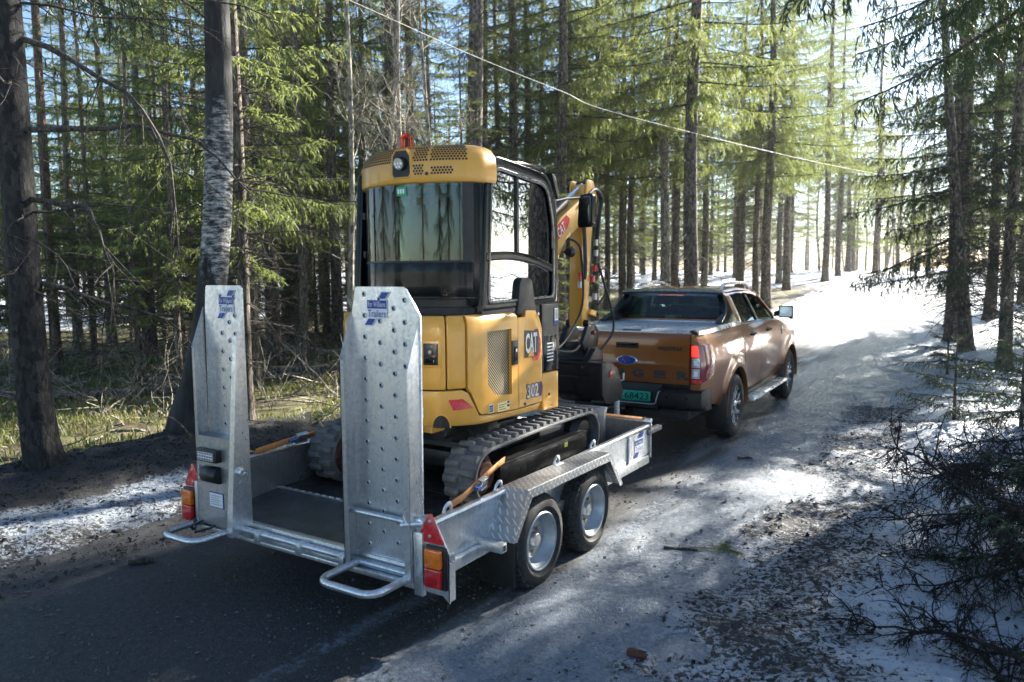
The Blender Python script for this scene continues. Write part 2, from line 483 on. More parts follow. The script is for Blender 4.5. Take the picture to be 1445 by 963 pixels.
# floor in planks of black ply, hinged sloping tail
def plank(y0, y1):
    b = MB(); b.box(XL, XR, y0, y1, ZF - .03, ZF); return b.build('floor_board', M['bed'], T, bevel=.004)
for k in range(5): plank(-.425 + k * .49, -.425 + k * .49 + .484)
b = MB()
b.prism([(-.44, ZF - .006), (-1.0, .415), (-1.0, .385), (-.44, ZF - .036)], 'x', XL, XR)
b.build('tail_floor', M['tail'], T)
hs = MB(); hs.box(XL, XR, -.447, -.427, ZF - .004, ZF + .006)
hs = hs.build('hinge_strip', M['galv'], T)
kn = MB()
for k in range(26):
    x = XL + .04 + k * .07
    kn.cyl((x, -.437, ZF + .006), (x + .035, -.437, ZF + .006), .008, 6)
kn.build('hinge_knuckle', M['galv'], hs)['kind'] = 'stuff'
# side walls with rolled top rail
for sx, x, zt in ((1, XR, .668), (-1, XL, .715)):
    w = MB()
    w.prism([(-1.03, .355), (2.06, .40), (2.06, zt), (-1.03, zt)], 'x', x, x + sx * .012)
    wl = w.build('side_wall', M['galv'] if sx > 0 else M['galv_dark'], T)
    r = MB(); r.prism([(x - .008, zt), (x + sx * .038, zt), (x + sx * .046, zt + .010), (x + sx * .040, zt + .026), (x + sx * .012, zt + .030), (x - sx * .01, zt + .022)], 'y', -1.0, 2.075)
    r.build('top_rail', M['galv'], T, bevel=.003)
    lw = MB(); lw.box(x + sx * .014, x + sx * .05, -1.0, 2.0, .36, .43)
    lw.build('chassis_rail', M['galv'], T, bevel=.006)
    # outer face panel seams and rivets
    rv = MB()
    for k in range(9):
        y = -.95 + k * .36
        rv.lathe([(.008, .012), (.006, .016), (0, .017)], (x, y, .47), 'x', 8, sx)
    rv.build('rivet', M['galv'], wl, smooth=False)['kind'] = 'stuff'
hb = MB(); hb.box(XL - .01, XR + .05, 2.03, 2.045, .40, .71)
hb.build('headboard', M['galv_dark'], T)
hr = MB(); hr.prism([(2.02, .71), (2.075, .71), (2.078, .735), (2.03, .742)], 'x', XL - .01, XR + .045)
hr.build('headboard_rail', M['galv'], T, bevel=.004)
fb = MB(); fb.prism([(1.62, .43), (2.06, .44), (2.06, .655), (1.62, .66)], 'x', XR + .016, XR + .03)
fb.build('front_side_panel', M['galv'], T)
for sx, x in ((1, XR), (-1, XL)):
    c = MB(); c.box(x + sx * .02 - .03, x + sx * .02 + .03, 1.99, 2.30, .60, .645)
    c.build('front_bumper_bar', M['rubber'], T, bevel=.012)
# drawbar, coupling, jockey wheel
d = MB()
for s in (-1, 1):
    d.add(*(lambda a, b_: ([(a[0] - .035, a[1], a[2] - .05), (a[0] + .035, a[1], a[2] - .05), (a[0] + .035, a[1], a[2] + .05), (a[0] - .035, a[1], a[2] + .05),
                            (b_[0] - .035, b_[1], b_[2] - .05), (b_[0] + .035, b_[1], b_[2] - .05), (b_[0] + .035, b_[1], b_[2] + .05), (b_[0] - .035, b_[1], b_[2] + .05)],
                           [(0, 1, 2, 3), (7, 6, 5, 4), (0, 4, 5, 1), (1, 5, 6, 2), (2, 6, 7, 3), (3, 7, 4, 0)]))((s * .55 - .03, 1.7, .40), (s * .05 - .03, 3.25, .43)))
d.build('drawbar', M['galv'], T, bevel=.006)
d = MB(); d.box(-.08, .02, 3.15, 3.6, .44, .50); d.cyl((-.03, 3.56, .41), (-.03, 3.56, .53), .05, 16); d.tube([(-.03, 3.45, .50), (-.03, 3.38, .60), (-.03, 3.26, .63)], .014, 8)
d.build('coupling', M['black_steel'], T, bevel=.004)
d = MB(); d.cyl((.20, 2.95, .28), (.20, 2.95, .86), .028, 14); d.tube([(.20, 2.95, .86), (.20, 2.95, .90), (.27, 2.95, .92), (.27, 2.95, .99)], .010, 8); d.lathe([(.08, -.03), (.09, -.02), (.09, .02), (.08, .03)], (.20, 2.95, .20), 'x', 20)
d.build('jockey_wheel', M['galv'], T)
d = MB()
for k, (a, z) in enumerate(((.06, .60), (.10, .66), (.02, .63))):
    d.tube([(a, 2.4 + .1 * k, .50), (a + .03, 2.7, z), (a - .02, 3.1, z - .06), (a - .05, 3.5, .58), (a, 3.72, .52)], .010, 6)
d.build('brake_cable', M['hose'], T)
# axles, springs, belly
for y in (0, .7355):
    a = MB(); a.cyl((-1.0, y, .30), (.95, y, .30), .04, 12); a.build('axle', M['galv_dark'], T)
bl = MB()
for y in (-.6, -.1, .4, .9, 1.4, 1.9): bl.box(XL, XR, y - .03, y + .03, .36, .43)
bl.build('cross_member', M['galv_dark'], T)
# wheels
for y in (0, .7355):
    wheel(T, (1.035, y, .299), 1, .299, .185, .188, 'steel')
    wheel(T, (-1.105, y, .299), -1, .299, .185, .188, 'steel')

# mudguards of five-bar plate
for sx, x0, x1 in ((1, XR + .004, 1.084), (-1, XL - .004, -1.154)):
    P = [(-.425, .425), (-.258, .703), (.915, .690), (1.13, .405)]
    g = MB()
    top = [[(x, y, z) for x in (x0, x1)] for (y, z) in P]
    for i in range(3):
        g.add([top[i][0], top[i][1], top[i + 1][1], top[i + 1][0]], [(0, 1, 2, 3)])
    # folded outer lip
    n = []
    for i, (y, z) in enumerate(P):
        iy, iz = ((.035, -.004), (.045, -.055), (-.02, -.055), (-.05, -.004))[i]
        n.append([(x1, y, z), (x1 + sx * .003, y + iy, z + iz)])
    g.grid(n)
    go = g.build('mudguard', M['tread'], T, smooth=False)
    so = go.modifiers.new('thickness', 'SOLIDIFY'); so.thickness = .006; so.offset = 0
    f = MB(); f.box(min(x0, x1), max(x0, x1), -.55, -.495, .40, .455)
    f.mat(1).box(*sorted((x1 - sx * .004, x1 + sx * .002)), -.54, -.505, .408, .447)
    f.build('guard_bracket', [M['galv'], M['black']], T, bevel=.003)
    mf = MB(); mf.box(min(x1 - sx * .035, x0 - sx * .10), max(x1 - sx * .035, x0 - sx * .10), -.36, -.35, .115, .45)
    mf.build('mudflap', M['black'], T, bevel=.02)
    # bracing gusset at the front of the guard
    q = MB(); q.prism([(.93, .67), (1.20, .44), (1.02, .36), (1.10, .39)], 'x', x0, x0 + sx * .012)
    q.add([(x0, .925, .682), (x1, .925, .682), (x1 - sx * .04, 1.14, .40), (x0, 1.22, .44)], [(0, 1, 2, 3)])
    q.build('guard_gusset', M['galv'], T, smooth=False)

# tie-down rings along the right and left rail
def ring(x, y, z, s=1.0):
    r = MB()
    r.tube([(x - .012, y - .034 * s, z - .012), (x - .006, y - .028 * s, z + .022), (x, y - .008 * s, z + .043), (x, y + .008 * s, z + .043), (x - .006, y + .028 * s, z + .022), (x - .012, y + .034 * s, z - .012)], .0095, 8)
    r.box(x - .015, x + .02, y - .05 * s, y + .05 * s, z - .016, z - .004)
    return r.build('tie_ring', M['galv'], T)
for y in (-.82, -.31, .42, .98): ring(XR + .018, y, .706)
for y in (-.30, .45, 1.1): ring(XL - .018, y, .748)

# rear sill with roller tube
s = MB(); s.box(XL, XR, -1.015, -.995, .345, .425); s.prism([(-1.02, .425), (-.975, .425), (-.975, .437), (-1.02, .435)], 'x', XL, XR); s.box(XL, XR, -1.075, -1.02, .335, .36)
s.build('rear_sill', M['galv'], T, bevel=.004)
s = MB(); s.cyl((XL + .02, -1.05, .398), (XR - .02, -1.05, .398), .021, 14); s.build('roller_tube', M['galv'], T)
for x in (-.40, -.03, .33):
    s = MB(); s.box(x - .022, x + .022, -1.085, -1.01, .352, .412); s.cyl((x - .02, -1.05, .398), (x + .02, -1.05, .398), .029, 12)
    s.build('tube_bracket', M['galv'], T, bevel=.004)

# light boards
def light_board(sx, xin):
    y = -1.06
    def X(t): return xin + sx * t
    p = MB()
    poly = [(X(-.015), .36), (X(.06), .335), (X(.155), .335), (X(.20), .30), (X(.20), .565), (X(.105), .735), (X(.05), .755), (X(-.015), .735)]
    p.prism(poly if sx > 0 else poly[::-1], 'y', y, y + .008)
    p.box(*sorted((X(.193), X(.201))), y, y + .05, .31, .56)
    bd = p.build('light_board', M['galv'], T)
    pst = MB(); pst.box(*sorted((X(-.015), X(.045))), y - .03, y, .315, .66)
    pst.build('ramp_post', M['galv'], T, bevel=.004)
    tr = MB(); c = (X(.083), .683)
    tp = [(c[0] - .088, c[1] - .058), (c[0] - .082, c[1] - .072), (c[0] + .082, c[1] - .072), (c[0] + .088, c[1] - .058), (c[0] + .01, c[1] + .083), (c[0] - .01, c[1] + .083)]
    tr.prism(tp, 'y', y - .012, y)
    tro = tr.build('reflector_triangle', M['red'], T, bevel=.002)
    for dz in (.045, -.035):
        q = MB(); q.lathe([(.010, .012), (.008, .018), (0, .019)], (c[0], y, c[1] + dz), 'y', 10, -1); q.build('bolt', M['galv'], tro)
    h = MB(); h.box(*sorted((X(.055), X(.19))), y - .018, y, .37, .60)
    hs_ = h.build('lamp_housing', M['black'], T, bevel=.006)
    l = MB(); l.box(*sorted((X(.068), X(.172))), y - .05, y - .018, .49, .59)
    l.build('indicator_lens', M['amber'], hs_, bevel=.008)
    l = MB(); l.box(*sorted((X(.068), X(.172))), y - .05, y - .018, .385, .487)
    l.build('tail_lens', M['red_lamp'], hs_, bevel=.008)
    # locking pin through the ramp
    k = MB(); k.tube([(X(.03), y - .005, .705), (X(-.075), y - .06, .695)], .014, 10)
    k.tube([(X(-.045), y - .05, .70), (X(-.06), y - .055, .735), (X(-.055), y - .055, .79)], .007, 8)
    k.lathe([(.03, 0), (.03, .012), (.022, .016)], (X(.01), y, .70), 'y', 16, -1)
    k.build('locking_pin', M['galv'], T)
light_board(1, XR); light_board(-1, XL)

# ramps, standing upright at the tail
dim_me = None
def ramp_up(name, x0, x1, ztop, cut, lamps):
    """x0..x1 plate edges at the base; the plate narrows a little upwards"""
    global dim_me
    yp, yl = -1.005, -1.115
    zb = .375
    p = MB()
    t0, t1 = x0 + .035, x1 - .035
    if cut > 0: poly = [(x0, zb), (x1, zb), (x1 + .01, ztop - .155), (t1 - .05, ztop - .012), (t1 - .075, ztop), (t0 + .01, ztop), (t0, ztop - .01), (x0 + .005, ztop - .16)]
    else: poly = [(x0, zb), (x1, zb), (x1 - .01, ztop - .02), (x1 - .03, ztop), (t0 + .01, ztop), (t0, ztop - .01), (x0 + .02, ztop - .16)]
    p.prism(poly, 'y', yp, yp + .010)
    ro = p.build('ramp', M['galv'], T)
    # side beams, folded back with a lip
    for (xe, s_, d0, zt, dl) in ((x0, 1, .10, ztop - .14, .045), (x1, -1, .105 if cut > 0 else .15, ztop - (.17 if cut > 0 else .05), .045)):
        taper = .26
        g = MB(); xx = xe
        ys = yp - d0
        g.prism([(yp, zb), (ys, zb), (yp - (.10 if cut > 0 or s_ > 0 else .055), zt - taper), (yp, zt)], 'x', xx, xx + s_ * .006)
        g.prism([(xx, zb), (xx + s_ * .042, zb), (xx + s_ * .030, zt - taper), (xx, zt - taper)], 'y', ys, ys + .006) if not (cut < 0 and s_ < 0) else \
            g.add([(xx, ys, zb), (xx + s_ * .05, ys, zb), (xx + s_ * .04, yp - .057, zt - taper), (xx, yp - .057, zt - taper)], [(0, 1, 2, 3)])
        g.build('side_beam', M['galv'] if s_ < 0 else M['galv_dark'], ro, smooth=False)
    # pressed grip holes
    if dim_me is None:
        d = MB(); d.lathe([(.0155, 0), (.0135, -.004), (.0105, -.006), (.009, -.004)], (0, 0, 0), 'y', 10)
        d.mat(1).lathe([(.0095, -.0045), (0, -.0044)], (0, 0, 0), 'y', 10)
        dim_me = d.build('grip_hole', [M['galv'], M['ink']], None)
        proto = dim_me; dim_me = proto.data
        bpy.data.objects.remove(proto)
        for q in dim_me.vertices: q.co += OFF
    zs = ztop - .04
    row = 0; wc = (x0 + x1) / 2
    z = zs
    zmin = .47 if not lamps else 1.0
    while z > zmin:
        hw = (x1 - x0) / 2 - .085
        for fx, dz in ((-.95, 0.0), (-.25, -.028), (.38, -.075), (.86, -.03)):
            if cut < 0 and fx < -.9: continue
            if z + dz < zmin: continue
            h = link('grip_hole', dim_me, ro)
            h.location = Vector((wc + fx * hw + (.01 if cut > 0 else .015), yp - .001, z + dz)) - OFF
        z -= .118
    # rung and carrying hoop
    if cut > 0:
        r = MB(); r.cyl((x0, yp - .05, .69), (x1, yp - .05, .69), .017, 14); r.build('rung', M['galv'], ro)
    # maker's badge
    bx = (x0 + x1) / 2 - (.045 if cut > 0 else -.04); bz = ztop - .12; yb = yp - .003
    bd = MB()
    bd.mat(1).prism([(bx - .075, bz - .05), (bx + .075, bz - .05), (bx + .075, bz + .05), (bx - .075, bz + .05)], 'y', yb - .001, yb)
    bd.mat(0).prism([(bx - .07, bz + .001), (bx + .07, bz + .001), (bx + .07, bz + .046), (bx - .07, bz + .046)], 'y', yb - .003, yb - .001)
    bd.mat(1).prism([(bx + .002, bz + .05), (bx + .062, bz + .05), (bx + .10, bz + .095), (bx + .03, bz + .095)], 'y', yb - .001, yb)
    bd.mat(0).prism([(bx + .010, bz + .055), (bx + .058, bz + .055), (bx + .088, bz + .09), (bx + .038, bz + .09)], 'y', yb - .003, yb - .001)
    bd.mat(1).prism([(bx - .10, bz - .095), (bx - .035, bz - .095), (bx - .002, bz - .05), (bx - .07, bz - .05)], 'y', yb - .001, yb)
    bd.mat(0).prism([(bx - .09, bz - .09), (bx - .04, bz - .09), (bx - .012, bz - .055), (bx - .062, bz - .055)], 'y', yb - .003, yb - .001)
    bd.cur = 1; text_mb('Ifor Williams', .128, .030, (bx - .064, yb, bz + .010), (1, 0, 0), (0, 0, 1), .0045, mb=bd)
    bd.cur = 0; text_mb('Trailers', .128, .040, (bx - .064, yb, bz - .046), (1, 0, 0), (0, 0, 1), .0035, mb=bd)
    bd.build('maker_badge', [M['blue'], M['white']], ro, smooth=False)
    # hoop
    h = MB(); c0, c1 = x0 + .055, x1 - .035
    if cut < 0: c0, c1 = x0 - .01, x1 - .07
    zz = .395
    pts = [(c1, yp - .03, zz)] + [(c1, yl - .12, zz)]
    pts += [(c1 - .09 + .09 * math.cos(R_(a)), yl - .165 - .09 * math.sin(R_(a)), zz) for a in (15, 35, 55, 75, 90)]
    pts += [(c0 + .09 - .09 * math.cos(R_(a)), yl - .165 - .09 * math.sin(R_(a)), zz) for a in (90, 75, 55, 35, 15)]
    pts += [(c0, yl - .12, zz), (c0, yp - .03, zz)]
    h.tube(pts, .021, 14); h.build('foot_hoop', M['galv'], ro)
    # foot bar
    f = MB(); f.box(x0, x1, yp - .085, yp + .0, zb - .03, zb); f.build('foot_bar', M['galv'], ro, bevel=.004)
    if lamps:
        cv = MB(); cv.box(x0 + .012, x1 - .055, yp - .102, yp - .094, .40, .985)
        cv.box(x0 + .012, x1 - .055, yp - .094, yp, .978, .985)
        cvo = cv.build('lower_cover', M['galv_dark'], ro)
        xm = (x0 + x1) / 2 - .02
        l = MB(); l.box(xm - .115, xm + .085, yp - .145, yp - .102, .83, .91)
        l.mat(1).box(xm - .10, xm + .06, yp - .15, yp - .144, .838, .895)
        for k in range(9):
            for j in range(3):
                l.mat(2).box(xm - .094 + k * .017, xm - .084 + k * .017, yp - .153, yp - .149, .843 + j * .018, .855 + j * .018)
        l.build('number_plate_lamp', [M['black'], M['white'], M['lens_clear']], ro, bevel=.003)
        l = MB(); l.lathe([(.0, -.075), (.052, -.075), (.055, -.07), (.055, .07), (.052, .075), (0, .075)], (xm, yp - .105, .742), 'x', 20)
        l.build('lamp_cowl', M['black'], ro)
        l = MB(); l.box(xm - .05, xm + .09, yp - .106, yp - .102, .525, .625)
        l.mat(1).box(xm - .045, xm + .085, yp - .108, yp - .106, .530, .620)
        for k in range(5): l.mat(2).box(xm - .03, xm + .07 - .02 * (k % 2), yp - .109, yp - .108, .545 + k * .014, .550 + k * .014)
        l.build('type_label', [M['blue'], M['white'], M['galv_dark']], ro, smooth=False)
        l = MB(); l.lathe([(.028, 0), (.028, .02), (.018, .026), (.014, .02), (0, .02)], (x1, yp - .07, .78), 'x', 16, 1)
        l.build('pivot_bush', M['galv'], ro)
        w = MB(); w.tube([(x0 + .05, yp - .03, .43), (x0 + .04, yp - .15, .40), (x0 + .10, yp - .2, .372), (x0 + .16, yp - .12, .39), (x0 + .2, yp - .05, .44)], .007, 6)
        w.tube([(x0 + .0, yp - .12, .42), (x0 + .0, yp - .16, .38), (x0 + .03, yp - .16, .37)], .012, 6)
        w.build('lamp_cable', M['hose'], ro)
    return ro
ramp_up('ramp', .385, .875, 1.951, 1, False)
ramp_up('ramp', -.945, -.54, 1.952, -1, True)

# side badge near the front
bd = MB(); xs_ = XR + .033
bd.mat(1).box(xs_, xs_ + .001, 1.72, 1.90, .50, .61)
bd.mat(0).box(xs_ + .001, xs_ + .003, 1.73, 1.89, .558, .60)
for z0, z1, y0 in ((.612, .655, 1.80), (.455, .498, 1.70)):
    bd.mat(0).add([(xs_ + .002, y0, z0), (xs_ + .002, y0 + .075, z0), (xs_ + .002, y0 + .11, z1), (xs_ + .002, y0 + .035, z1)], [(0, 1, 2, 3)])
bd.cur = 1; text_mb('Ifor Williams', .145, .026, (xs_, 1.737, .565), (0, 1, 0), (0, 0, 1), .0045, mb=bd)
bd.cur = 0; text_mb('Trailers', .15, .04, (xs_, 1.735, .508), (0, 1, 0), (0, 0, 1), .0035, mb=bd)
bd.build('maker_badge', [M['blue'], M['white']], T, smooth=False)

# ratchet straps: things of their own
def strap(name, pts, w, label, wdir, buckle=None, hook=None):
    global OFF
    keep = OFF; OFF = Vector(pts[0])
    r = empty(name, pts[0]); tag(r, label, 'strap', 'orange ratchet straps on the trailer')
    g = MB(); wd = Vector(wdir).normalized()
    rows = [[Vector(p) - wd * w / 2, Vector(p) + wd * w / 2] for p in pts]
    g.grid(rows)
    wo = g.build('webbing', M['strap'], r)
    so = wo.modifiers.new('thickness', 'SOLIDIFY'); so.thickness = .004; so.offset = 0
    if buckle:
        c = Vector(buckle); d = (Vector(pts[-1]) - Vector(pts[0])).normalized(); n = d.cross(wd).normalized()
        mt = Matrix((( d.x, wd.x, n.x, c.x), (d.y, wd.y, n.y, c.y), (d.z, wd.z, n.z, c.z), (0, 0, 0, 1)))
        k = MB()
        for s in (-1, 1): k.box(-.05, .05, s * (w / 2 + .006) - .004, s * (w / 2 + .006) + .004, -.004, .034, mt)
        k.box(-.045, -.03, -w / 2, w / 2, .015, .03, mt); k.box(.03, .042, -w / 2, w / 2, .02, .032, mt)
        for t in (-.012, .0, .012): k.box(t - .004, t + .004, -w / 2, w / 2, .002, .03, mt)
        k.mat(1).box(-.11, -.05, -.012, .012, .004, .034, mt)
        k.build('ratchet_buckle', [M['galv_dark'], M['strap_blue']], r, bevel=.002)
    if hook:
        k = MB(); k.tube(hook, .007, 8); k.build('hook', M['nut'], r)
    OFF = keep
    return r
strap('ratchet_strap', [(.905, -.80, .728), (.89, -.66, .735), (.82, -.40, .752), (.73, -.05, .77), (.67, .12, .76)], .05, 'orange strap from the right rear rail to the near track end', (.25, -.15, .9),
      (.845, -.42, .758), [(.905, -.80, .728), (.91, -.84, .74), (.913, -.83, .75)])
strap('ratchet_strap', [(-.965, -.62, .762), (-.955, -.35, .785), (-.94, -.05, .80), (-.89, .12, .80)], .05, 'orange strap along the left rail by the far track', (.35, 0, .9),
      (-.945, -.22, .80), [(-.965, -.62, .76), (-.968, -.66, .775)])
strap('ratchet_strap', [(.88, 1.99, .745), (.70, 1.93, .757), (.45, 1.84, .775), (.2, 1.75, .79)], .05, 'orange strap across the trailer front beside the bucket', (-.2, .8, .25),
      (.46, 1.83, .785), [(.88, 1.99, .745), (.90, 2.02, .752)])
# ------------------------------------------------------------------ mini excavator
exc = empty('mini_excavator', (-.06, .55, ZF + .002))
tag(exc, 'yellow and black mini excavator standing on the trailer bed', 'excavator')
OFF = Vector((-.06, .55, ZF + .002))
E_ = exc
ZB = ZF + .004

def catmull(pts, n=8):
    out = []
    P = [Vector(p) for p in pts]
    for i in range(len(P) - 1):
        a = P[max(i - 1, 0)]; b = P[i]; c = P[i + 1]; d = P[min(i + 2, len(P) - 1)]
        for k in range(n):
            t = k / n
            out.append(0.5 * ((2 * b) + (c - a) * t + (2 * a - 5 * b + 4 * c - d) * t * t + (3 * b - a - 3 * c + d) * t ** 3))
    out.append(P[-1]); return out

# ---- tracks
def track(x0, x1, out):
    yr, yf = -.03, 1.40; rr, rf = .19, .20
    zc, zf_ = ZB + .205, ZB + .215
    path = [(yr + (yf - yr) * t, ZB + .40 + .012 * math.sin(math.pi * t) + .015 * t) for t in [i / 24 for i in range(25)]]
    path += [(yf + rf * math.sin(R_(a)), zf_ + rf * math.cos(R_(a))) for a in range(12, 180, 12)]
    path += [(yf + (yr - yf) * t, ZB + .015) for t in [i / 24 for i in range(25)]]
    path += [(yr - rr * math.sin(R_(a)), zc - rr * math.cos(R_(a))) for a in range(12, 180, 12)]
    n = len(path)
    g = MB(); sec = []
    for i, (y, z) in enumerate(path):
        a = path[i - 1]; b = path[(i + 1) % n]
        d = Vector((0, b[0] - a[0], b[1] - a[1])).normalized(); nn = Vector((0, -d.z, d.y))
        p = Vector((0, y, z))
        sec.append([p + nn * h + Vector((x, 0, 0)) for x, h in ((x0 + .012, 0), (x0, -.010), (x0, -.022), (x0 + .02, -.03), (x1 - .02, -.03), (x1, -.022), (x1, -.010), (x1 - .012, 0), ((x0 + x1) / 2, .002))])
    sec.append(sec[0])
    g.grid(sec, closed=True)
    belt = g.build('track_belt', M['rubber'], E_, angle=50)
    # lugs: two staggered rows of blocks
    L = [0.0]
    for i in range(n):
        L.append(L[-1] + math.dist(path[i], path[(i + 1) % n]))
    def at(s):
        s %= L[-1]
        for i in range(n):
            if s <= L[i + 1]:
                t = (s - L[i]) / (L[i + 1] - L[i]); a = path[i]; b = path[(i + 1) % n]
                return Vector((0, a[0] + (b[0] - a[0]) * t, a[1] + (b[1] - a[1]) * t))
    nl = 42
    lug_me = {}
    for k in range(nl):
        for row in (0, 1):
            s = (k + .5 * row) * L[-1] / nl
            p = at(s); q = at(s + .02); d = (q - p).normalized(); nn = Vector((0, -d.z, d.y))
            if p.z < ZB + .10 and not (p.y < .0 or p.y > 1.4): continue      # pressed against the bed, out of sight
            if row not in lug_me:
                b = MB(); w = (x1 - x0); a0, a1 = (.008, w * .50) if row == 0 else (w * .44, w - .008)
                low = [(a0, -.030), (a1, -.022), (a1, .022), (a0, .036)] if row == 0 else [(a0, -.022), (a1, -.036), (a1, .030), (a0, .022)]
                top = [(a0 + .006, -.018), (a1 - .012, -.012), (a1 - .012, .012), (a0 + .006, .022)] if row == 0 else [(a0 + .012, -.012), (a1 - .006, -.022), (a1 - .006, .018), (a0 + .012, .012)]
                b.add([(x, y, -.003) for x, y in low] + [(x, y, .027) for x, y in top], [(3, 2, 1, 0), (4, 5, 6, 7)] + [(i, (i + 1) % 4, 4 + (i + 1) % 4, 4 + i) for i in range(4)])
                tmp = b.build('track_lug', M['rubber'], None, bevel=.003, seg=1)
                lug_me[row] = tmp.data; bpy.data.objects.remove(tmp)
                for vv in lug_me[row].vertices: vv.co += OFF
            o = link('track_lug', lug_me[row], belt)
            o.matrix_local = Matrix(((1, 0, 0, x0 - OFF.x), (0, d.y, nn.y, p.y - OFF.y), (0, d.z, nn.z, p.z - OFF.z), (0, 0, 0, 1)))
    # roller frame, sprocket, idler
    xo = x1 if out > 0 else x0
    f = MB(); f.box(*sorted((xo - out * .21, xo - out * .012)), .10, 1.34, ZB + .11, ZB + .265)
    f.box(*sorted((xo - out * .03, xo + out * .004)), .08, 1.36, ZB + .255, ZB + .268)
    f.box(*sorted((xo - out * .02, xo - out * .004)), .085, 1.36, ZB + .13, ZB + .262)
    f.build('track_frame', M['black_steel'], E_, bevel=.006)
    xm = (x0 + x1) / 2
    k = MB(); k.lathe([(.0, -.09), (.085, -.09), (.10, -.07), (.155, -.02), (.155, .02), (.10, .07), (.085, .09), (0, .09)], (xm, yr + .005, zc), 'x', 26)
    k.build('drive_sprocket', M['rust'], E_, angle=30)
    k = MB(); k.lathe([(.0, -.08), (.12, -.08), (.165, -.03), (.165, .03), (.12, .08), (0, .08)], (xm, yf, zf_), 'x', 26)
    k.build('idler', M['black_steel'], E_, angle=30)
    for y in (.3, .58, .86, 1.12):
        k = MB(); k.lathe([(0, -.09), (.06, -.09), (.06, .09), (0, .09)], (xm, y, ZB + .085), 'x', 18); k.build('roller', M['black_steel'], E_)
    k = MB(); k.box(xm - .02, xm + .02, .04, .085, ZB + .15, ZB + .25); k.build('strap_eye', M['galv_dark'], E_, bevel=.004)
    if out > 0:
        k = MB(); k.box(xo - .006, xo - .001, .98, 1.03, ZB + .20, ZB + .235); k.build('sticker', pm('yellow_green_sticker', (.62, .66, .12), .4), E_)
track(.405, .665, 1)
track(-.865, -.605, -1)
u = MB(); u.box(-.60, .40, .25, 1.05, ZB + .12, ZB + .33); u.box(-.45, .28, .15, 1.3, ZB + .16, ZB + .28)
u.build('undercarriage', M['black_steel'], E_, bevel=.02)
u = MB(); u.lathe([(.34, -.06), (.34, .02), (.36, .025), (.36, .07), (0, .07)], (-.06, .55, ZB + .38), 'z', 40); u.build('slew_ring', M['black_steel'], E_)
bl = MB(); bl.prism([(1.78, ZB + .06), (1.86, ZB + .02), (1.845, ZB + .16), (1.85, ZB + .30), (1.89, ZB + .37), (1.83, ZB + .37), (1.80, ZB + .22)], 'x', -.80, .60)
for x in (-.45, .22): bl.prism([(1.2, ZB + .16), (1.80, ZB + .10), (1.80, ZB + .22), (1.2, ZB + .26)], 'x', x, x + .09)
bl.build('dozer_blade', M['galv_dark'], E_, bevel=.006)
for (a, b) in (((.2, .35, 0), (.33, 1.1, .06)), ((.1, .2, .02), (.3, .3, .03))):
    h = MB(); h.tube(catmull([(a[0], a[1], ZB + .36), ((a[0] + b[0]) / 2 + .05, (a[1] + b[1]) / 2, ZB + .43), (b[0], b[1], ZB + .30 + b[2])]), .014, 6); h.build('hose', M['hose'], E_)

# ---- house outline in plan, right front -> rear -> left front
HO = catmull([(.56, 1.06, 0), (.562, .55, 0), (.56, .10, 0), (.548, -.02, 0), (.518, -.125, 0), (.46, -.222, 0), (.38, -.275, 0), (.22, -.318, 0), (-.02, -.338, 0), (-.25, -.318, 0), (-.40, -.268, 0), (-.50, -.165, 0), (-.555, .0, 0), (-.575, .22, 0), (-.575, 1.06, 0)], 10)
def arclen(P):
    L = [0.0]
    for a, b in zip(P, P[1:]): L.append(L[-1] + (b - a).length)
    return L
def outline(P):
    L = arclen(P); n = len(P)
    def f(s, off=0.0):
        s = max(0.0, min(L[-1] - 1e-6, s))
        lo, hi = 0, n - 1
        while hi - lo > 1:
            m = (lo + hi) // 2
            if L[m] <= s: lo = m
            else: hi = m
        t = (s - L[lo]) / max(1e-9, L[lo + 1] - L[lo])
        p = P[lo].lerp(P[lo + 1], t)
        a = P[max(0, lo - 1)]; b = P[min(n - 1, lo + 2)]
        d = (b - a).normalized()
        return p + Vector((-d.y, d.x, 0)) * -off * -1 * (1 if True else 1) if False else p + Vector((-d.y, d.x, 0)) * off
    return f, L[-1]
_hf, HL = outline(HO)
# the outline runs clockwise seen from above, so its left-hand normal points inwards
HP = lambda s, off=0.0: _hf(s, -off * -1 if _hf(HL / 2, .1).y < _hf(HL / 2).y else -off)
def S_of(x=None, y=None, side='right'):
    """arc length where the outline reaches y (right side) or x (rear)"""
    best = None
    for i in range(1201):
        s = HL * i / 1200; p = HP(s)
        if side == 'right' and (s > HL * .5): continue
        e = abs(p.y - y) if y is not None else (abs(p.x - x) + (0 if p.y < 0.05 else 9))
        if best is None or e < best[0]: best = (e, s)
    return best[1]

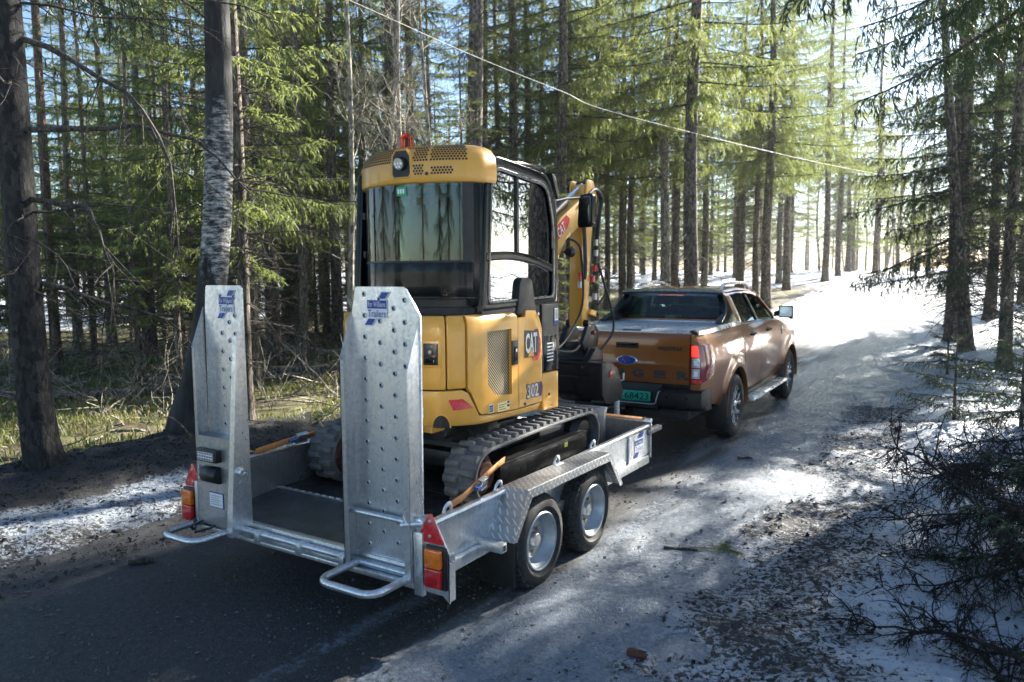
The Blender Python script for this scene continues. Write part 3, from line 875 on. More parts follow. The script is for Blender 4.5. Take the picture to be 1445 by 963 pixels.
def wrap(name, mat, ss, zlo, zhi, off, thick, parent, P=HP, bevel=.006, nz=3, lean=None, seg=2):
    """panel lying on an outline between arc positions ss (list), with lower and upper edge given per position"""
    g = MB(); outer = []; inner = []
    for s, a, b in zip(ss, zlo, zhi):
        ro = []; ri = []
        for k in range(nz + 1):
            z = a + (b - a) * k / nz
            o_ = off + (lean(z) if lean else 0)
            p = P(s, o_); q = P(s, o_ - thick)
            ro.append(Vector((p.x, p.y, z))); ri.append(Vector((q.x, q.y, z)))
        outer.append(ro); inner.append(ri)
    n = len(ss); m = nz + 1
    vs = [p for r in outer for p in r] + [p for r in inner for p in r]
    B = n * m; fs = []
    for i in range(n - 1):
        for k in range(nz):
            fs.append((i * m + k, (i + 1) * m + k, (i + 1) * m + k + 1, i * m + k + 1))
            fs.append((B + i * m + k, B + i * m + k + 1, B + (i + 1) * m + k + 1, B + (i + 1) * m + k))
        fs.append((i * m, B + i * m, B + (i + 1) * m, (i + 1) * m))
        fs.append((i * m + nz, (i + 1) * m + nz, B + (i + 1) * m + nz, B + i * m + nz))
    for i in (0, n - 1):
        for k in range(nz): fs.append((i * m + k, i * m + k + 1, B + i * m + k + 1, B + i * m + k))
    g.add(vs, fs)
    return g.build(name, mat, parent, bevel=bevel, seg=seg, angle=40)

def span(a, b, n): return [a + (b - a) * i / n for i in range(n + 1)]
ZL, ZH = 1.0, 1.745
def zbot(s): return lerp([(0, .972), (1.0, 1.005), (1.25, 1.022), (HL - 1.25, 1.022), (HL, .97)], s)
# dark shell behind the panels
sh = MB(); ring_lo = []; ring_hi = []
for s in span(0, HL, 90):
    p = HP(s, -.030); ring_lo.append((p.x, p.y)); 
sh.prism(ring_lo, 'z', 1.02, 1.715); sh.build('house_shell', M['black'], E_, smooth=False)
s_r = S_of(y=.455)                       # right side seams
s_b = S_of(y=.80)
s_h = S_of(y=-.105)                      # seam behind the hood
s_d = S_of(x=.455)                       # right edge of the rear door
s_g0, s_g1 = S_of(y=.372), S_of(y=.075)
s_l = HL - s_d + .02
zdl = 1.26                               # lower edge of the rear door
# lower body
ss = span(.255, HL, 70)
def lo_top(s):
    return lerp([(.255, 1.045), (s_r, 1.045), (s_r + .18, 1.052), (s_h - .10, 1.075), (s_h - .015, 1.235), (s_h + .03, 1.262), (s_d, 1.262), (s_d + .02, zdl), (s_l, zdl), (s_l + .05, 1.40), (HL, 1.40)], s)
wrap('counterweight', M['yellow'], ss, [zbot(s) for s in ss], [lo_top(s) - .004 for s in ss], .004, .05, E_, lean=lambda z: -.02 * max(0, (1.06 - z) / .06), bevel=.008)
ss = span(0.0, .25, 8)
wrap('front_lower_panel', M['yellow'], ss, [.965 + .03 * s for s in ss], [1.255 + .01 * s for s in ss], .003, .05, E_)
ss = span(s_b - .0, s_r - .004, 14)
# rear door, pillar, hood
ss = span(s_d + .004, s_l, 26)
door = wrap('rear_door', M['yellow'], ss, [zdl + .006] * 27, [ZH - (.0 if True else 0)] * 27, .006, .04, E_, lean=lambda z: -.035 * max(0, (z - 1.68) / .065) ** 2, nz=8, bevel=.012)
ss = span(s_h + .005, s_d - .004, 10)
wrap('rear_pillar', M['yellow'], ss, [1.268] * 11, [ZH] * 11, .002, .04, E_, lean=lambda z: -.03 * max(0, (z - 1.68) / .065) ** 2, nz=8, bevel=.010)
ss = span(s_l + .006, HL, 30)
wrap('left_hood', M['yellow'], ss, [max(1.28, 1.40)] * 31, [ZH] * 31, .002, .04, E_, nz=3)
# right hood with its grille opening, in five pieces welded into one panel
g = MB()
def hood_bot(s): return lerp([(s_r, 1.049), (s_r + .17, 1.056), (s_h - .105, 1.08), (s_h - .022, 1.245), (s_h, 1.27)], s)
cols = span(s_r + .003, s_g0, 4)[:-1] + span(s_g0, s_g1, 10) + span(s_g1, s_h - .004, 8)[1:]
gz0 = lambda s: lerp([(s_g0, 1.165), (s_g1 - .10, 1.18), (s_g1, 1.27)], s)
gz1 = 1.628
def inG(s): return s_g0 - 1e-6 <= s <= s_g1 + 1e-6
def hood_pt(s, z, off):
    o = off + (-.03 * max(0, (z - 1.68) / .065) ** 2)
    p = HP(s, o); return Vector((p.x, p.y, z))
zrows = []
for s in cols:
    b = hood_bot(s); a0 = gz0(s) if inG(s) else (gz0(s_g0) if s < s_g0 else gz0(s_g1))
    zrows.append([b, b + (a0 - b) * .5, a0, a0 + (gz1 - a0) * .33, a0 + (gz1 - a0) * .67, gz1, 1.68, 1.71, 1.73, ZH])
nr = 10
for lay, off in ((0, .010), (1, -.03)):
    g.add([hood_pt(s, z, off) for s, zr in zip(cols, zrows) for z in zr], [])
B = len(cols) * nr
for i in range(len(cols) - 1):
    hole = inG(cols[i]) and inG(cols[i + 1])
    for k in range(nr - 1):
        if hole and 2 <= k <= 4: continue
        a, b = i * nr + k, (i + 1) * nr + k
        g.f.append([a, b, b + 1, a + 1]); g.m.append(0)
        g.f.append([B + a, B + a + 1, B + b + 1, B + b]); g.m.append(0)
    for k in (0, nr - 1):
        a, b = i * nr + k, (i + 1) * nr + k
        g.f.append([a, B + a, B + b, b]); g.m.append(0)
    if hole:
        for k in (2, 5):
            a, b = i * nr + k, (i + 1) * nr + k
            g.f.append([a, B + a, B + b, b]); g.m.append(0)
for i in [0, len(cols) - 1] + [j for j in range(len(cols)) if abs(cols[j] - s_g0) < 1e-6 or abs(cols[j] - s_g1) < 1e-6]:
    for k in (range(nr - 1) if i in (0, len(cols) - 1) else range(2, 5)):
        a = i * nr + k
        g.f.append([a, a + 1, B + a + 1, B + a]); g.m.append(0)
hood = g.build('engine_hood', M['yellow'], E_, angle=40)
mesh_m, nt_, b_ = nodes('punched_grille')
tc_ = nt_.nodes.new('ShaderNodeTexCoord'); vo_ = nt_.nodes.new('ShaderNodeTexVoronoi'); vo_.feature = 'F1'; vo_.inputs['Scale'].default_value = 62; vo_.inputs['Randomness'].default_value = 0.0
mp_ = nt_.nodes.new('ShaderNodeMapping'); mp_.inputs['Rotation'].default_value = (R_(45), 0, 0); nt_.links.new(tc_.outputs['Object'], mp_.inputs[0])
sx_ = nt_.nodes.new('ShaderNodeSeparateXYZ'); nt_.links.new(mp_.outputs[0], sx_.inputs[0])
cb_ = nt_.nodes.new('ShaderNodeCombineXYZ'); nt_.links.new(sx_.outputs[1], cb_.inputs[1]); nt_.links.new(sx_.outputs[2], cb_.inputs[2])
nt_.links.new(cb_.outputs[0], vo_.inputs['Vector'])
nt_.links.new(ramp(nt_, vo_.outputs['Distance'], [(.42, (.03, .025, .02)), (.5, (.62, .50, .30))]), b_.inputs['Base Color'])
b_.inputs['Roughness'].default_value = .45; b_.inputs['Metallic'].default_value = .3
g = MB()
g.grid([[hood_pt(s, gz0(s) - .01 + (gz1 + .01 - gz0(s)) * k / 4, -.012) for k in range(5)] for s in span(s_g0, s_g1, 10)])
g.build('grille', mesh_m, hood)
# front right panel and black corner
ss = span(s_b, s_r - .004, 14)
d_top = lambda s: lerp([(s_b, 1.60), (s_b + .045, 1.69), (s_b + .10, 1.742), (s_b + .235, 1.748), (s_b + .245, 1.70), (s_r, 1.70)], s)
ss = sorted(set(ss + [s_b + .045, s_b + .10, s_b + .235, s_b + .245]))
fp = wrap('front_hood', M['yellow'], ss, [1.049] * len(ss), [d_top(s) for s in ss], .008, .04, E_, bevel=.004)
ss = span(.0, s_b - .004, 8)
wrap('black_corner_cover', M['black'], ss, [1.265] * 9, [1.78] * 9, .006, .05, E_)
g = MB()
for k in range(6):
    z = 1.345 + k * .026
    g.box(.570, .573, .87, .965, z, z + .011)
g.build('warning_table', M['white'], E_, smooth=False)
g = MB(); g.box(.567, .570, .83, 1.02, 1.27, 1.54); g.build('side_vent', M['black_gloss'], E_, bevel=.002)
g = MB(); g.box(.5685, .571, .99, 1.045, 1.62, 1.745)
for k in range(8): g.mat(1).box(.571, .572, .997, 1.038, 1.665 + k * .009, 1.669 + k * .009)
g.mat(2).box(.571, .572, .99, 1.045, 1.62, 1.65); g.build('data_label', [M['white'], M['ink'], M['blue']], E_, smooth=False)
# rear door lock, hexagon reflector, pull
def on(s, z, off):
    p = HP(s, off); return Vector((p.x, p.y, z))
def face_mb(sc, zc, w, h, off, th, n=6, mb=None):
    g = mb or MB()
    g.grid([[on(sc - w / 2 + w * i / n, zc - h / 2, off + th), on(sc - w / 2 + w * i / n, zc + h / 2, off + th)] for i in range(n + 1)])
    return g
def block(name, mat, sc, zc, w, h, off, th, parent, bevel=.004):
    g = MB(); n = 4
    rows = []
    for i in range(n + 1):
        s = sc - w / 2 + w * i / n
        rows.append([on(s, zc - h / 2, off), on(s, zc - h / 2, off + th), on(s, zc + h / 2, off + th), on(s, zc + h / 2, off)])
    g.grid(rows, closed=True)
    g.f += [[len(g.v) - 4 * (n + 1) + k for k in (0, 1, 2, 3)], [len(g.v) - 4 + k for k in (3, 2, 1, 0)]]; g.m += [0, 0]
    return g.build(name, mat, parent, bevel=bevel)
sl = S_of(x=.365)
block('lock_recess', M['yellow'], sl, 1.50, .15, .175, .008, .004, door, .003)
lk = block('door_lock', M['black'], sl - .005, 1.50, .095, .14, .008, .012, door, .008)
g = MB(); c = on(sl - .005, 1.515, .02); dr = (on(sl, 1.5, .1) - on(sl, 1.5, 0)).normalized()
g.cyl(c, c + dr * .006, .012, 12); g.build('key_lock', M['chrome'], lk)
block('lock_pocket', M['black_gloss'], sl - .005, 1.468, .07, .05, .0195, .002, lk, .002)
g = MB()
hx = [(-.11, 0), (-.06, -.09), (.06, -.09), (.11, 0), (.06, .09), (-.06, .09)]
sc_ = S_of(x=.10)
g.add([on(sc_, 1.5, .010)] + [on(sc_ - a, 1.5 + b, .010) for a, b in hx], [(0, i + 1, (i + 1) % 6 + 1) for i in range(6)])
g.mat(1).add([on(sc_, 1.5, .013)] + [on(sc_ - a * .86, 1.5 + b * .86, .013) for a, b in hx], [(0, i + 1, (i + 1) % 6 + 1) for i in range(6)])
g.build('warning_hexagon', [M['ink'], M['red']], E_, smooth=False)
# red reflector strips
for sc0, sgn in ((S_of(x=.505), 1), (HL - S_of(x=.505), -1)):
    g = MB()
    pl = [(.085, .035), (-.015, .035), (-.095, -.035), (.055, -.035)] if sgn > 0 else [(-.085, .035), (.015, .035), (.095, -.035), (-.055, -.035)]
    rows = []
    for t in span(0, 1, 6):
        top = pl[0][0] + (pl[1][0] - pl[0][0]) * t; bot = pl[3][0] + (pl[2][0] - pl[3][0]) * t
        rows.append([on(sc0 + top, 1.165 + .035, .008), on(sc0 + bot, 1.165 - .035, .008)])
    g.grid(rows); g.build('red_reflector', M['red'], E_, smooth=False)
# exhaust mouth, tow eye, stickers on the counterweight
st = S_of(x=.425)
g = MB(); c = on(st, 1.03, .0); 
rows = [[on(st + .055 * math.cos(R_(a)), 1.018 + .085 * max(0, math.sin(R_(a))), .0065), on(st, 1.018, .0065)] for a in range(0, 181, 15)]
g.grid(rows); g.build('exhaust_opening', M['ink'], E_, smooth=False)
g = MB()
rows = [[on(st + .062 * math.cos(R_(a)), 1.016 + .094 * max(0, math.sin(R_(a))), .0055), on(st + .062 * math.cos(R_(a)), 1.016 + .094 * max(0, math.sin(R_(a))), .010), on(st + .055 * math.cos(R_(a)), 1.016 + .085 * max(0, math.sin(R_(a))), .010), on(st + .055 * math.cos(R_(a)), 1.016 + .085 * max(0, math.sin(R_(a))), .002)] for a in range(0, 181, 15)]
g.grid(rows); g.build('exhaust_rim', M['yellow'], E_)
block('white_sticker', M['white'], S_of(x=.285), 1.115, .065, .07, .006, .0015, E_, 0)
block('green_mark', M['green'], S_of(x=.29), 1.105, .022, .032, .0085, .0008, E_, 0)
c = on(S_of(x=.20), 1.12, .002); dr = (on(S_of(x=.2), 1.1, .1) - on(S_of(x=.2), 1.1, 0)).normalized()
g = MB(); g.cyl(c, c + dr * .012, .035, 20); g.mat(1).cyl(c + dr * .012, c + dr * .02, .016, 14); g.build('rear_sensor', [M['yellow'], M['lens_clear']], E_)
g = MB(); g.box(.20, .34, -.24, -.10, .965, 1.02); g.build('tow_lug', M['yellow'], E_, bevel=.012)
g = MB(); g.box(.215, .27, -.29, -.285, .955, 1.01); g.build('hanging_tag', M['white'], E_)
# latch, lettering and stickers on the right side
def rbox(name, mats, y0, y1, z0, z1, t=.004, x=.5705, bevel=.0): 
    g = MB(); g.box(x, x + t, y0, y1, z0, z1); return g.build(name, mats, E_, bevel=bevel)
rbox('hood_latch', M['black'], .365, .445, 1.37, 1.545, .012, bevel=.006)
g = MB(); g.box(.5825, .586, .385, .425, 1.40, 1.50); g.mat(1).lathe([(.013, 0), (.013, .006), (0, .006)], (.586, .405, 1.475), 'x', 12); g.build('latch_lever', [M['black_gloss'], M['chrome']], E_)
g = MB(); X0 = .569
def flat(pts, dx, mi): g.mat(mi).add([(X0 + dx, y, z) for y, z in pts], [tuple(range(len(pts)))])
flat([(.685, 1.605), (.735, 1.605), (.775, 1.52), (.775, 1.43), (.735, 1.372), (.665, 1.372), (.645, 1.40), (.66, 1.55)], .003, 0)     # red hexagon flag
flat([(.545, 1.405), (.72, 1.40), (.755, 1.47), (.73, 1.59), (.545, 1.605)], .0045, 1)                                                   # dark backing
g.cur = 2; text_mb('CAT', .165, .150, (X0, .553, 1.432), (0, 1, 0), (0, 0, 1), .0065, mb=g, bold=.03)
flat([(.585, 1.41), (.675, 1.408), (.63, 1.475)], .008, 3)
g.build('maker_lettering', [M['red'], M['ink'], M['white'], M['yellow']], E_, smooth=False)
g = MB(); g.cur = 0
flat([(.725, 1.205), (.785, 1.205), (.805, 1.165), (.785, 1.095), (.72, 1.10)], .003, 2)
text_mb('302', .178, .118, (X0, .566, 1.093), (0, 1, 0), (0, 0, 1), .0045, mb=g, bold=.05); g.cur = 1
text_mb('302', .160, .10, (X0, .575, 1.102), (0, 1, 0), (0, 0, 1), .006, mb=g, bold=.02)
g.build('size_lettering', [M['ink'], pm('silver_print', (.55, .56, .58), .35, .3), pm('plum_print', (.06, .02, .05), .4)], E_, smooth=False)
g = MB(); g.box(.571, .573, .19, .34, 1.065, 1.125)
for k in range(3): g.mat(1).box(.573, .574, .20, .29 - .02 * (k % 2), 1.075 + k * .016, 1.079 + k * .016)
g.mat(1).box(.573, .574, .305, .335, 1.085, 1.10); g.mat(2).box(.573, .574, .305, .337, 1.11, 1.124); g.build('decal', [pm('pale_yellow_print', (.80, .68, .32), .45), M['ink'], M['blue']], E_, smooth=False)
g = MB(); g.box(.571, .573, .08, .135, 1.072, 1.13); g.mat(1).box(.573, .5735, .085, .13, 1.078, 1.124); g.cur = 0
text_mb('CAT', .034, .028, (.5735, .09, 1.087), (0, 1, 0), (0, 0, 1), .0012, mb=g); g.build('small_badge', [M['white'], M['ink']], E_, smooth=False)
for (y, z) in ((.55, 1.065), (.90, 1.09)):
    g = MB(); g.lathe([(.014, 0), (.012, .004), (0, .005)], (.572, y, z), 'x', 12); g.build('screw', M['ink'], E_)
g = MB(); g.lathe([(.012, 0), (.012, .006), (0, .006)], (.572, .735, 1.715), 'x', 12); g.build('screw', M['chrome'], E_)

# ---- cab
CP = catmull([(.548, 1.06, 0), (.548, .5, 0), (.545, .13, 0), (.52, .03, 0), (.44, -.055, 0), (.28, -.125, 0), (.07, -.168, 0), (-.13, -.155, 0), (-.31, -.092, 0), (-.44, .012, 0), (-.535, .125, 0), (-.59, .235, 0), (-.60, .38, 0), (-.60, 1.06, 0)], 10)
_cf, CL = outline(CP)
CB = lambda s, off=0.0: _cf(s, -off * -1 if _cf(CL / 2, .1).y < _cf(CL / 2).y else -off)
def Sc(x=None, y=None):
    best = None
    for i in range(1201):
        s = CL * i / 1200
        if s > CL * .5: break
        p = CB(s)
        e = abs(p.y - y) if y is not None else (abs(p.x - x) + (0 if p.y < 0.1 else 9))
        if best is None or e < best[0]: best = (e, s)
    return best[1]
c_r = Sc(x=.50); c_l = CL - Sc(x=.50) + .06
def cwrap(name, mat, s0, s1, z0, z1, off, th, parent, n=30, bevel=.004, nz=3, lean=None):
    ss = span(s0, s1, n); return wrap(name, mat, ss, [z0] * (n + 1), [z1] * (n + 1), off, th, parent, P=CB, bevel=bevel, nz=nz, lean=lean)
# black lower rear, base recess
cwrap('cab_lower_panel', M['black_gloss'], c_r - .01, CL, 1.862, 2.095, .004, .02, E_, n=44, bevel=.006)
cwrap('cab_skirt', M['black'], .0, CL, 1.775, 1.862, -.055, .02, E_, n=44)
cwrap('cab_skirt_rim', M['black_gloss'], c_r - .02, CL - .3, 1.848, 1.866, .008, .03, E_, n=40, bevel=.003)
fl = MB(); fl.prism([(p.x, p.y) for p in (CB(s, -.03) for s in span(0, CL, 60))], 'z', 1.74, 1.79); fl.build('cab_floor', M['inside'], E_, smooth=False)
# curved rear glass with dark edge bands
rg = cwrap('rear_window', M['glass'], c_r, c_l, 2.095, 2.64, .0, .006, E_, n=30, bevel=0)
cwrap('window_band', M['ink'], c_r - .02, c_r + .055, 2.085, 2.64, .0015, .004, rg, n=4, bevel=0)
cwrap('window_band', M['ink'], c_l - .03, c_l + .08, 2.085, 2.64, .0015, .004, rg, n=4, bevel=0)
cwrap('window_band', M['ink'], c_r, c_l, 2.612, 2.645, .0015, .004, rg, n=24, bevel=0)
cwrap('window_seal', M['black'], c_r, c_l, 2.09, 2.104, .004, .012, rg, n=24, bevel=.002)
for s in (Sc(x=.50) + .005,):
    cwrap('rear_post', M['black_gloss'], Sc(y=.16), s + .015, 1.80, 2.70, .0, .05, E_, n=6, bevel=.008)
cwrap('rear_post', M['black_gloss'], c_l + .02, c_l + .14, 1.80, 2.70, .0, .05, E_, n=6, bevel=.008)
for z in (2.16, 2.44):
    k = MB(); p = CB(c_l + .03, .01); k.box(p.x - .012, p.x + .012, p.y - .02, p.y + .02, z - .025, z + .025); k.build('window_hinge', M['black'], E_, bevel=.003)
block_ = CB(Sc(x=.02) + .0, .004)
gs = MB(); sA, sB = Sc(x=.095), Sc(x=-.03)
gs.grid([[Vector((CB(s, .0035).x, CB(s, .0035).y, z)) for z in (2.535, 2.595)] for s in span(sA, sB, 5)])
gs.mat(1)
for i in range(3):
    a = sA + (sB - sA) * (.2 + .25 * i)
    gs.add([Vector((CB(s, .0045).x, CB(s, .0045).y, z)) for s, z in ((a, 2.55), (a + .015, 2.55), (a + .015, 2.58), (a, 2.58))], [(0, 1, 2, 3)])
gs.build('exit_sticker', [M['green'], M['white']], rg, smooth=False)
# yellow roof cowl, perforated
RH = [(2.618, .018), (2.64, .026), (2.74, .024), (2.795, .010), (2.838, -.022), (2.862, -.070), (2.876, -.17)]
g = MB(); cols = span(Sc(y=.20), CL - Sc(y=.20) - .0, 54)
lamp_s = Sc(x=.115)
def roof_pt(s, z, off, extra=0.0):
    dz = .0
    p = CB(s, off + extra); return Vector((p.x, p.y, z))
rows = [[roof_pt(s, z, o) for (z, o) in [(2.60, -.03)] + RH] for s in cols]
g.grid(rows)
cap = [rows[i][-1] for i in range(len(rows))]
cent = Vector((-.03, .30, 2.895))
g.add(cap + [cent], [(i, i + 1, len(cap)) for i in range(len(cap) - 1)] + [(len(cap) - 1, 0, len(cap))])
cowl = g.build('roof_cowl', M['yellow'], E_, angle=45)
rf = MB(); rf.prism([(.50, .18), (.50, 1.0), (-.56, 1.0), (-.56, .18)], 'z', 2.70, 2.82); rf.build('cab_roof', M['black_gloss'], E_, bevel=.02)
hm = MB()
def hexes(sa, sb, za, zb, pitch=.0205, r=.0084):
    # rows follow the cowl's own curve, so that spacing stays even up the slope
    prof = []; z0, o0 = RH[0]; acc = 0
    for i in range(1, len(RH)):
        for k in range(40):
            z = RH[i - 1][0] + (RH[i][0] - RH[i - 1][0]) * k / 40; o = RH[i - 1][1] + (RH[i][1] - RH[i - 1][1]) * k / 40
            acc += math.hypot(z - z0, o - o0); z0, o0 = z, o; prof.append((acc, z, o))
    row = 0; a = 0
    while a < prof[-1][0]:
        m = min(prof, key=lambda t: abs(t[0] - a)); zz, o = m[1], m[2]
        if za <= zz <= zb:
            m2 = min(prof, key=lambda t: abs(t[0] - a - .006))
            s = sa + (pitch / 2 if row % 2 else 0)
            while s <= sb:
                p = CB(s, o); p2 = CB(s, m2[2]); up = Vector((p2.x - p.x, p2.y - p.y, m2[1] - zz)).normalized()
                q = CB(s + .004, o); al = Vector((q.x - p.x, q.y - p.y, 0)).normalized(); nn = al.cross(up)
                if nn.dot(Vector((p.x + .03, p.y - .4, .3))) < 0: nn = -nn
                c = Vector((p.x, p.y, zz)) + nn * .0022
                hm.add([c + al * r * math.cos(R_(60 * k + 30)) + up * r * math.sin(R_(60 * k + 30)) for k in range(6)], [(0, 1, 2, 3, 4, 5)])
                s += pitch
        a += pitch * .866; row += 1
def band(xa, xb): return Sc(x=xa), Sc(x=xb)
TOP = 2.868
hexes(*band(.410, .285), 2.665, 2.720); hexes(*band(.480, .280), 2.748, TOP)
hexes(*band(.225, .158), 2.665, 2.728); hexes(*band(.252, .158), 2.748, TOP); hexes(*band(.150, .02), 2.836, TOP)
mid = CL / 2
hexes(Sc(x=-.005), Sc(x=-.085), 2.668, 2.722); hexes(Sc(x=-.005), Sc(x=-.20), 2.745, TOP)
hexes(Sc(x=-.235), CL - Sc(x=.42), 2.745, TOP); hexes(CL - Sc(x=.14), CL - Sc(x=.02), 2.668, 2.72)
hm.build('vent_hole', M['ink'], cowl, smooth=False)['kind'] = 'stuff'
# recessed work lamp and screws
ls = Sc(x=.075)
p0 = CB(ls, .03); n0 = (CB(ls, .1) - CB(ls, 0)).normalized(); t0_ = Vector((-n0.y, n0.x, 0))
def LP(a, z, d): return p0 + t0_ * a + n0 * d + Vector((0, 0, z))
g = MB(); prof = [(-.058, 2.655), (.058, 2.655), (.07, 2.675), (.066, 2.79), (.04, 2.825), (-.04, 2.825), (-.066, 2.79), (-.07, 2.675)]
g.grid([[LP(a * 1.22, 2.74 + (z - 2.74) * 1.16, -.012) for a, z in prof], [LP(a * 1.1, 2.74 + (z - 2.74) * 1.08, .004) for a, z in prof], [LP(a, z, .0) for a, z in prof]], closed=True)
g.build('lamp_surround', M['yellow'], cowl, angle=60)
g = MB(); g.add([LP(a, z, .0) for a, z in prof], [tuple(range(8))]); wlr = g.build('lamp_recess', M['ink'], cowl, smooth=False)
g = MB(); c = LP(.0, 2.745, .0); ctr = Vector((c.x, c.y, 2.745)); ax_ = (n0 + Vector((0, 0, -.25))).normalized()
g.cyl(ctr, ctr + ax_ * .03, .045, 20); g.mat(1).cyl(ctr + ax_ * .03, ctr + ax_ * .034, .037, 20)
for k in range(7):
    a = R_(60 * k); rr_ = 0 if k == 6 else .022
    q = ctr + ax_ * .034 + t0_ * rr_ * math.cos(a) + Vector((0, 0, rr_ * math.sin(a)))
    g.mat(2).cyl(q, q + ax_ * .003, .009, 8)
g.build('work_lamp', [M['black'], M['lens_clear'], M['white']], cowl)
for xx in (.255, -.10):
    s = Sc(x=xx); p = CB(s, .027); nn = (CB(s, .1) - CB(s, 0)).normalized(); p = Vector((p.x, p.y, 2.668))
    g = MB(); g.cyl(p, p + nn * .004, .012, 10); g.build('screw', M['ink'], cowl)
# beacon
g = MB(); g.lathe([(.052, -.02), (.052, .015), (.045, .02)], (-.06, .03, 2.865), 'z', 24); bc = g.build('beacon', M['black'], E_)
glass_amber = glass_mat('amber_beacon_dome', (1.0, .42, .10), .8)
g = MB(); g.lathe([(.048, .0), (.048, .05), (.044, .075), (.032, .092), (.015, .101), (0, .103)], (-.06, .03, 2.885), 'z', 28); g.build('beacon_dome', glass_amber, bc, angle=70)
g = MB(); g.lathe([(.014, 0), (.014, .07), (0, .075)], (-.06, .03, 2.885), 'z', 12)
g.mat(1).box(-.075, -.045, .045, .052, 2.89, 2.965); g.mat(2).lathe([(.043, .0), (.042, .004), (.0, .006)], (-.06, .03, 2.885), 'z', 20)
g.build('beacon_bulb', [M['black'], M['chrome'], M['amber']], bc)
# right-hand door frame with its two windows; left-hand one mirrored
def rr_poly(pts, rad, n=6):
    out = []; m = len(pts)
    for i in range(m):
        p = Vector((*pts[i], 0)); a = Vector((*pts[i - 1], 0)); b = Vector((*pts[(i + 1) % m], 0))
        r = rad[i] if isinstance(rad, (list, tuple)) else rad
        u = (a - p).normalized(); v = (b - p).normalized()
        for k in range(n + 1):
            t = k / n
            q = (p + u * r) * (1 - t) ** 2 + p * 2 * t * (1 - t) + (p + v * r) * t * t
            out.append((q.x, q.y))
    return out
outer = rr_poly([(.035, 1.76), (.115, 2.815), (.97, 2.745), (1.075, 2.40), (1.065, 1.78)], [.02, .16, .14, .2, .02])
inner = rr_poly([(.105, 1.815), (.165, 2.735), (.905, 2.670), (1.012, 2.38), (1.005, 1.83)], [.05, .12, .10, .16, .06])
for side, x in ((1, .545), (-1, -.60)):
    g = MB(); g.ring2d(outer, inner, 'x', x - side * .05, x + side * .012)
    fr_ = g.build('side_frame', M['black_gloss'], E_, bevel=.008)
    o2 = [(y * .985 + .008, z * .985 + .035) for y, z in inner]
    g = MB(); g.ring2d([(y + (.55 - y) * -.012, z + (2.2 - z) * -.012) for y, z in inner], [(y + (.55 - y) * .035, z + (2.2 - z) * .03) for y, z in inner], 'x', x + side * .004, x + side * .016)
    g.build('window_trim', pm('grey_trim', (.10, .105, .11), .3, .4) if side > 0 else M['black'], fr_, bevel=.002)
    g = MB(); n_ = len(inner)
    g.add([(x - side * .01, y, z) for y, z in inner], [tuple(range(n_))])
    g.build('side_window', M['glass_side'], fr_, smooth=False)
    # cross bar, sloping and slightly arched
    bar = MB(); rowsb = []
    for t in span(0, 1, 12):
        y = .09 + .935 * t; z = 2.125 + .03 * math.sin(math.pi * t * .9) - .10 * t * t
        rowsb.append([(x - side * .02, y, z - .03), (x + side * .014, y, z - .03), (x + side * .014, y, z + .03), (x - side * .02, y, z + .03)])
    bar.grid([[Vector(p) for p in r] for r in rowsb], closed=True); bar.build('window_bar', M['black_gloss'], fr_, bevel=.004)
    k = MB(); k.box(x - side * .014, x + side * .004, .49, .515, 2.13, 2.715); k.build('window_divider', M['black'], fr_)
    k = MB(); k.box(*sorted((x + side * .012, x + side * .022)), .955, .975, 2.20, 2.33); k.build('window_catch', M['black'], fr_, bevel=.002)
    # black wing shape at the foot of the window
    if side > 0:
        k = MB(); k.prism(rr_poly([(.46, 1.72), (.50, 1.985), (.66, 1.985), (.72, 1.72)], [.02, .06, .06, .02]), 'x', x - .02, x + .024); k.build('mirror_foot', M['black'], fr_, bevel=.008)
        k = MB(); k.prism([(.035, 1.745), (.035, 1.80), (.46, 1.785), (.47, 1.745)], 'x', x - .03, x + .01); k.build('frame_sill', M['black_gloss'], fr_)
    k = MB(); k.prism([(.70, 1.70), (.70, 1.80), (1.065, 1.80), (1.065, 1.70)], 'x', x - .04, x + .006) if side > 0 else k.prism([(.04, 1.72), (.04, 1.80), (1.065, 1.80), (1.065, 1.72)], 'x', x, x + .04)
    k.build('frame_foot', M['black'], fr_, bevel=.004)
k = MB(); k.prism([(.97, 2.77), (1.04, 2.74), (1.09, 2.60), (1.06, 2.58)], 'x', .30, .56); k.build('front_visor', M['black'], E_, bevel=.006)
# windscreen
g = MB(); g.ring2d(rr_poly([(-.60, 1.76), (.545, 1.76), (.545, 2.74), (-.60, 2.74)], .05), rr_poly([(-.545, 1.82), (.49, 1.82), (.49, 2.68), (-.545, 2.68)], .05), 'y', 1.02, 1.07)
ws = g.build('windscreen_frame', M['black'], E_, bevel=.004)
g = MB(); g.box(-.55, .50, 1.043, 1.047, 1.81, 2.69); g.build('windscreen', M['glass_side'], ws)
# inside: seat, levers, column
g = MB(); g.box(-.30, .20, .25, .72, 1.86, 1.98); g.prism([(.20, 1.95), (.34, 1.95), (.22, 2.50), (.10, 2.50)], 'x', -.26, .16)
g.build('seat', M['inside'], E_, bevel=.05, seg=3)
g = MB(); g.tube([(-.14, .16, 2.48), (-.14, .15, 2.60), (-.02, .15, 2.63), (.05, .15, 2.60), (.05, .16, 2.48)], .012, 8); g.build('headrest_loop', M['inside'], E_)
for x in (-.42, .33):
    g = MB(); g.box(x - .07, x + .07, .35, .75, 1.80, 2.02); g.tube([(x, .68, 2.0), (x, .72, 2.12), (x, .70, 2.20)], [.012, .016, .026], 8); g.build('control_lever', M['inside'], E_, bevel=.01)
g = MB(); g.box(.16, .40, .86, 1.0, 1.80, 2.08); g.build('console', M['inside'], E_, bevel=.015)
g = MB(); g.box(-.36, -.12, -.04, .10, 2.10, 2.13); g.build('paper_sheet', M['white'], E_)
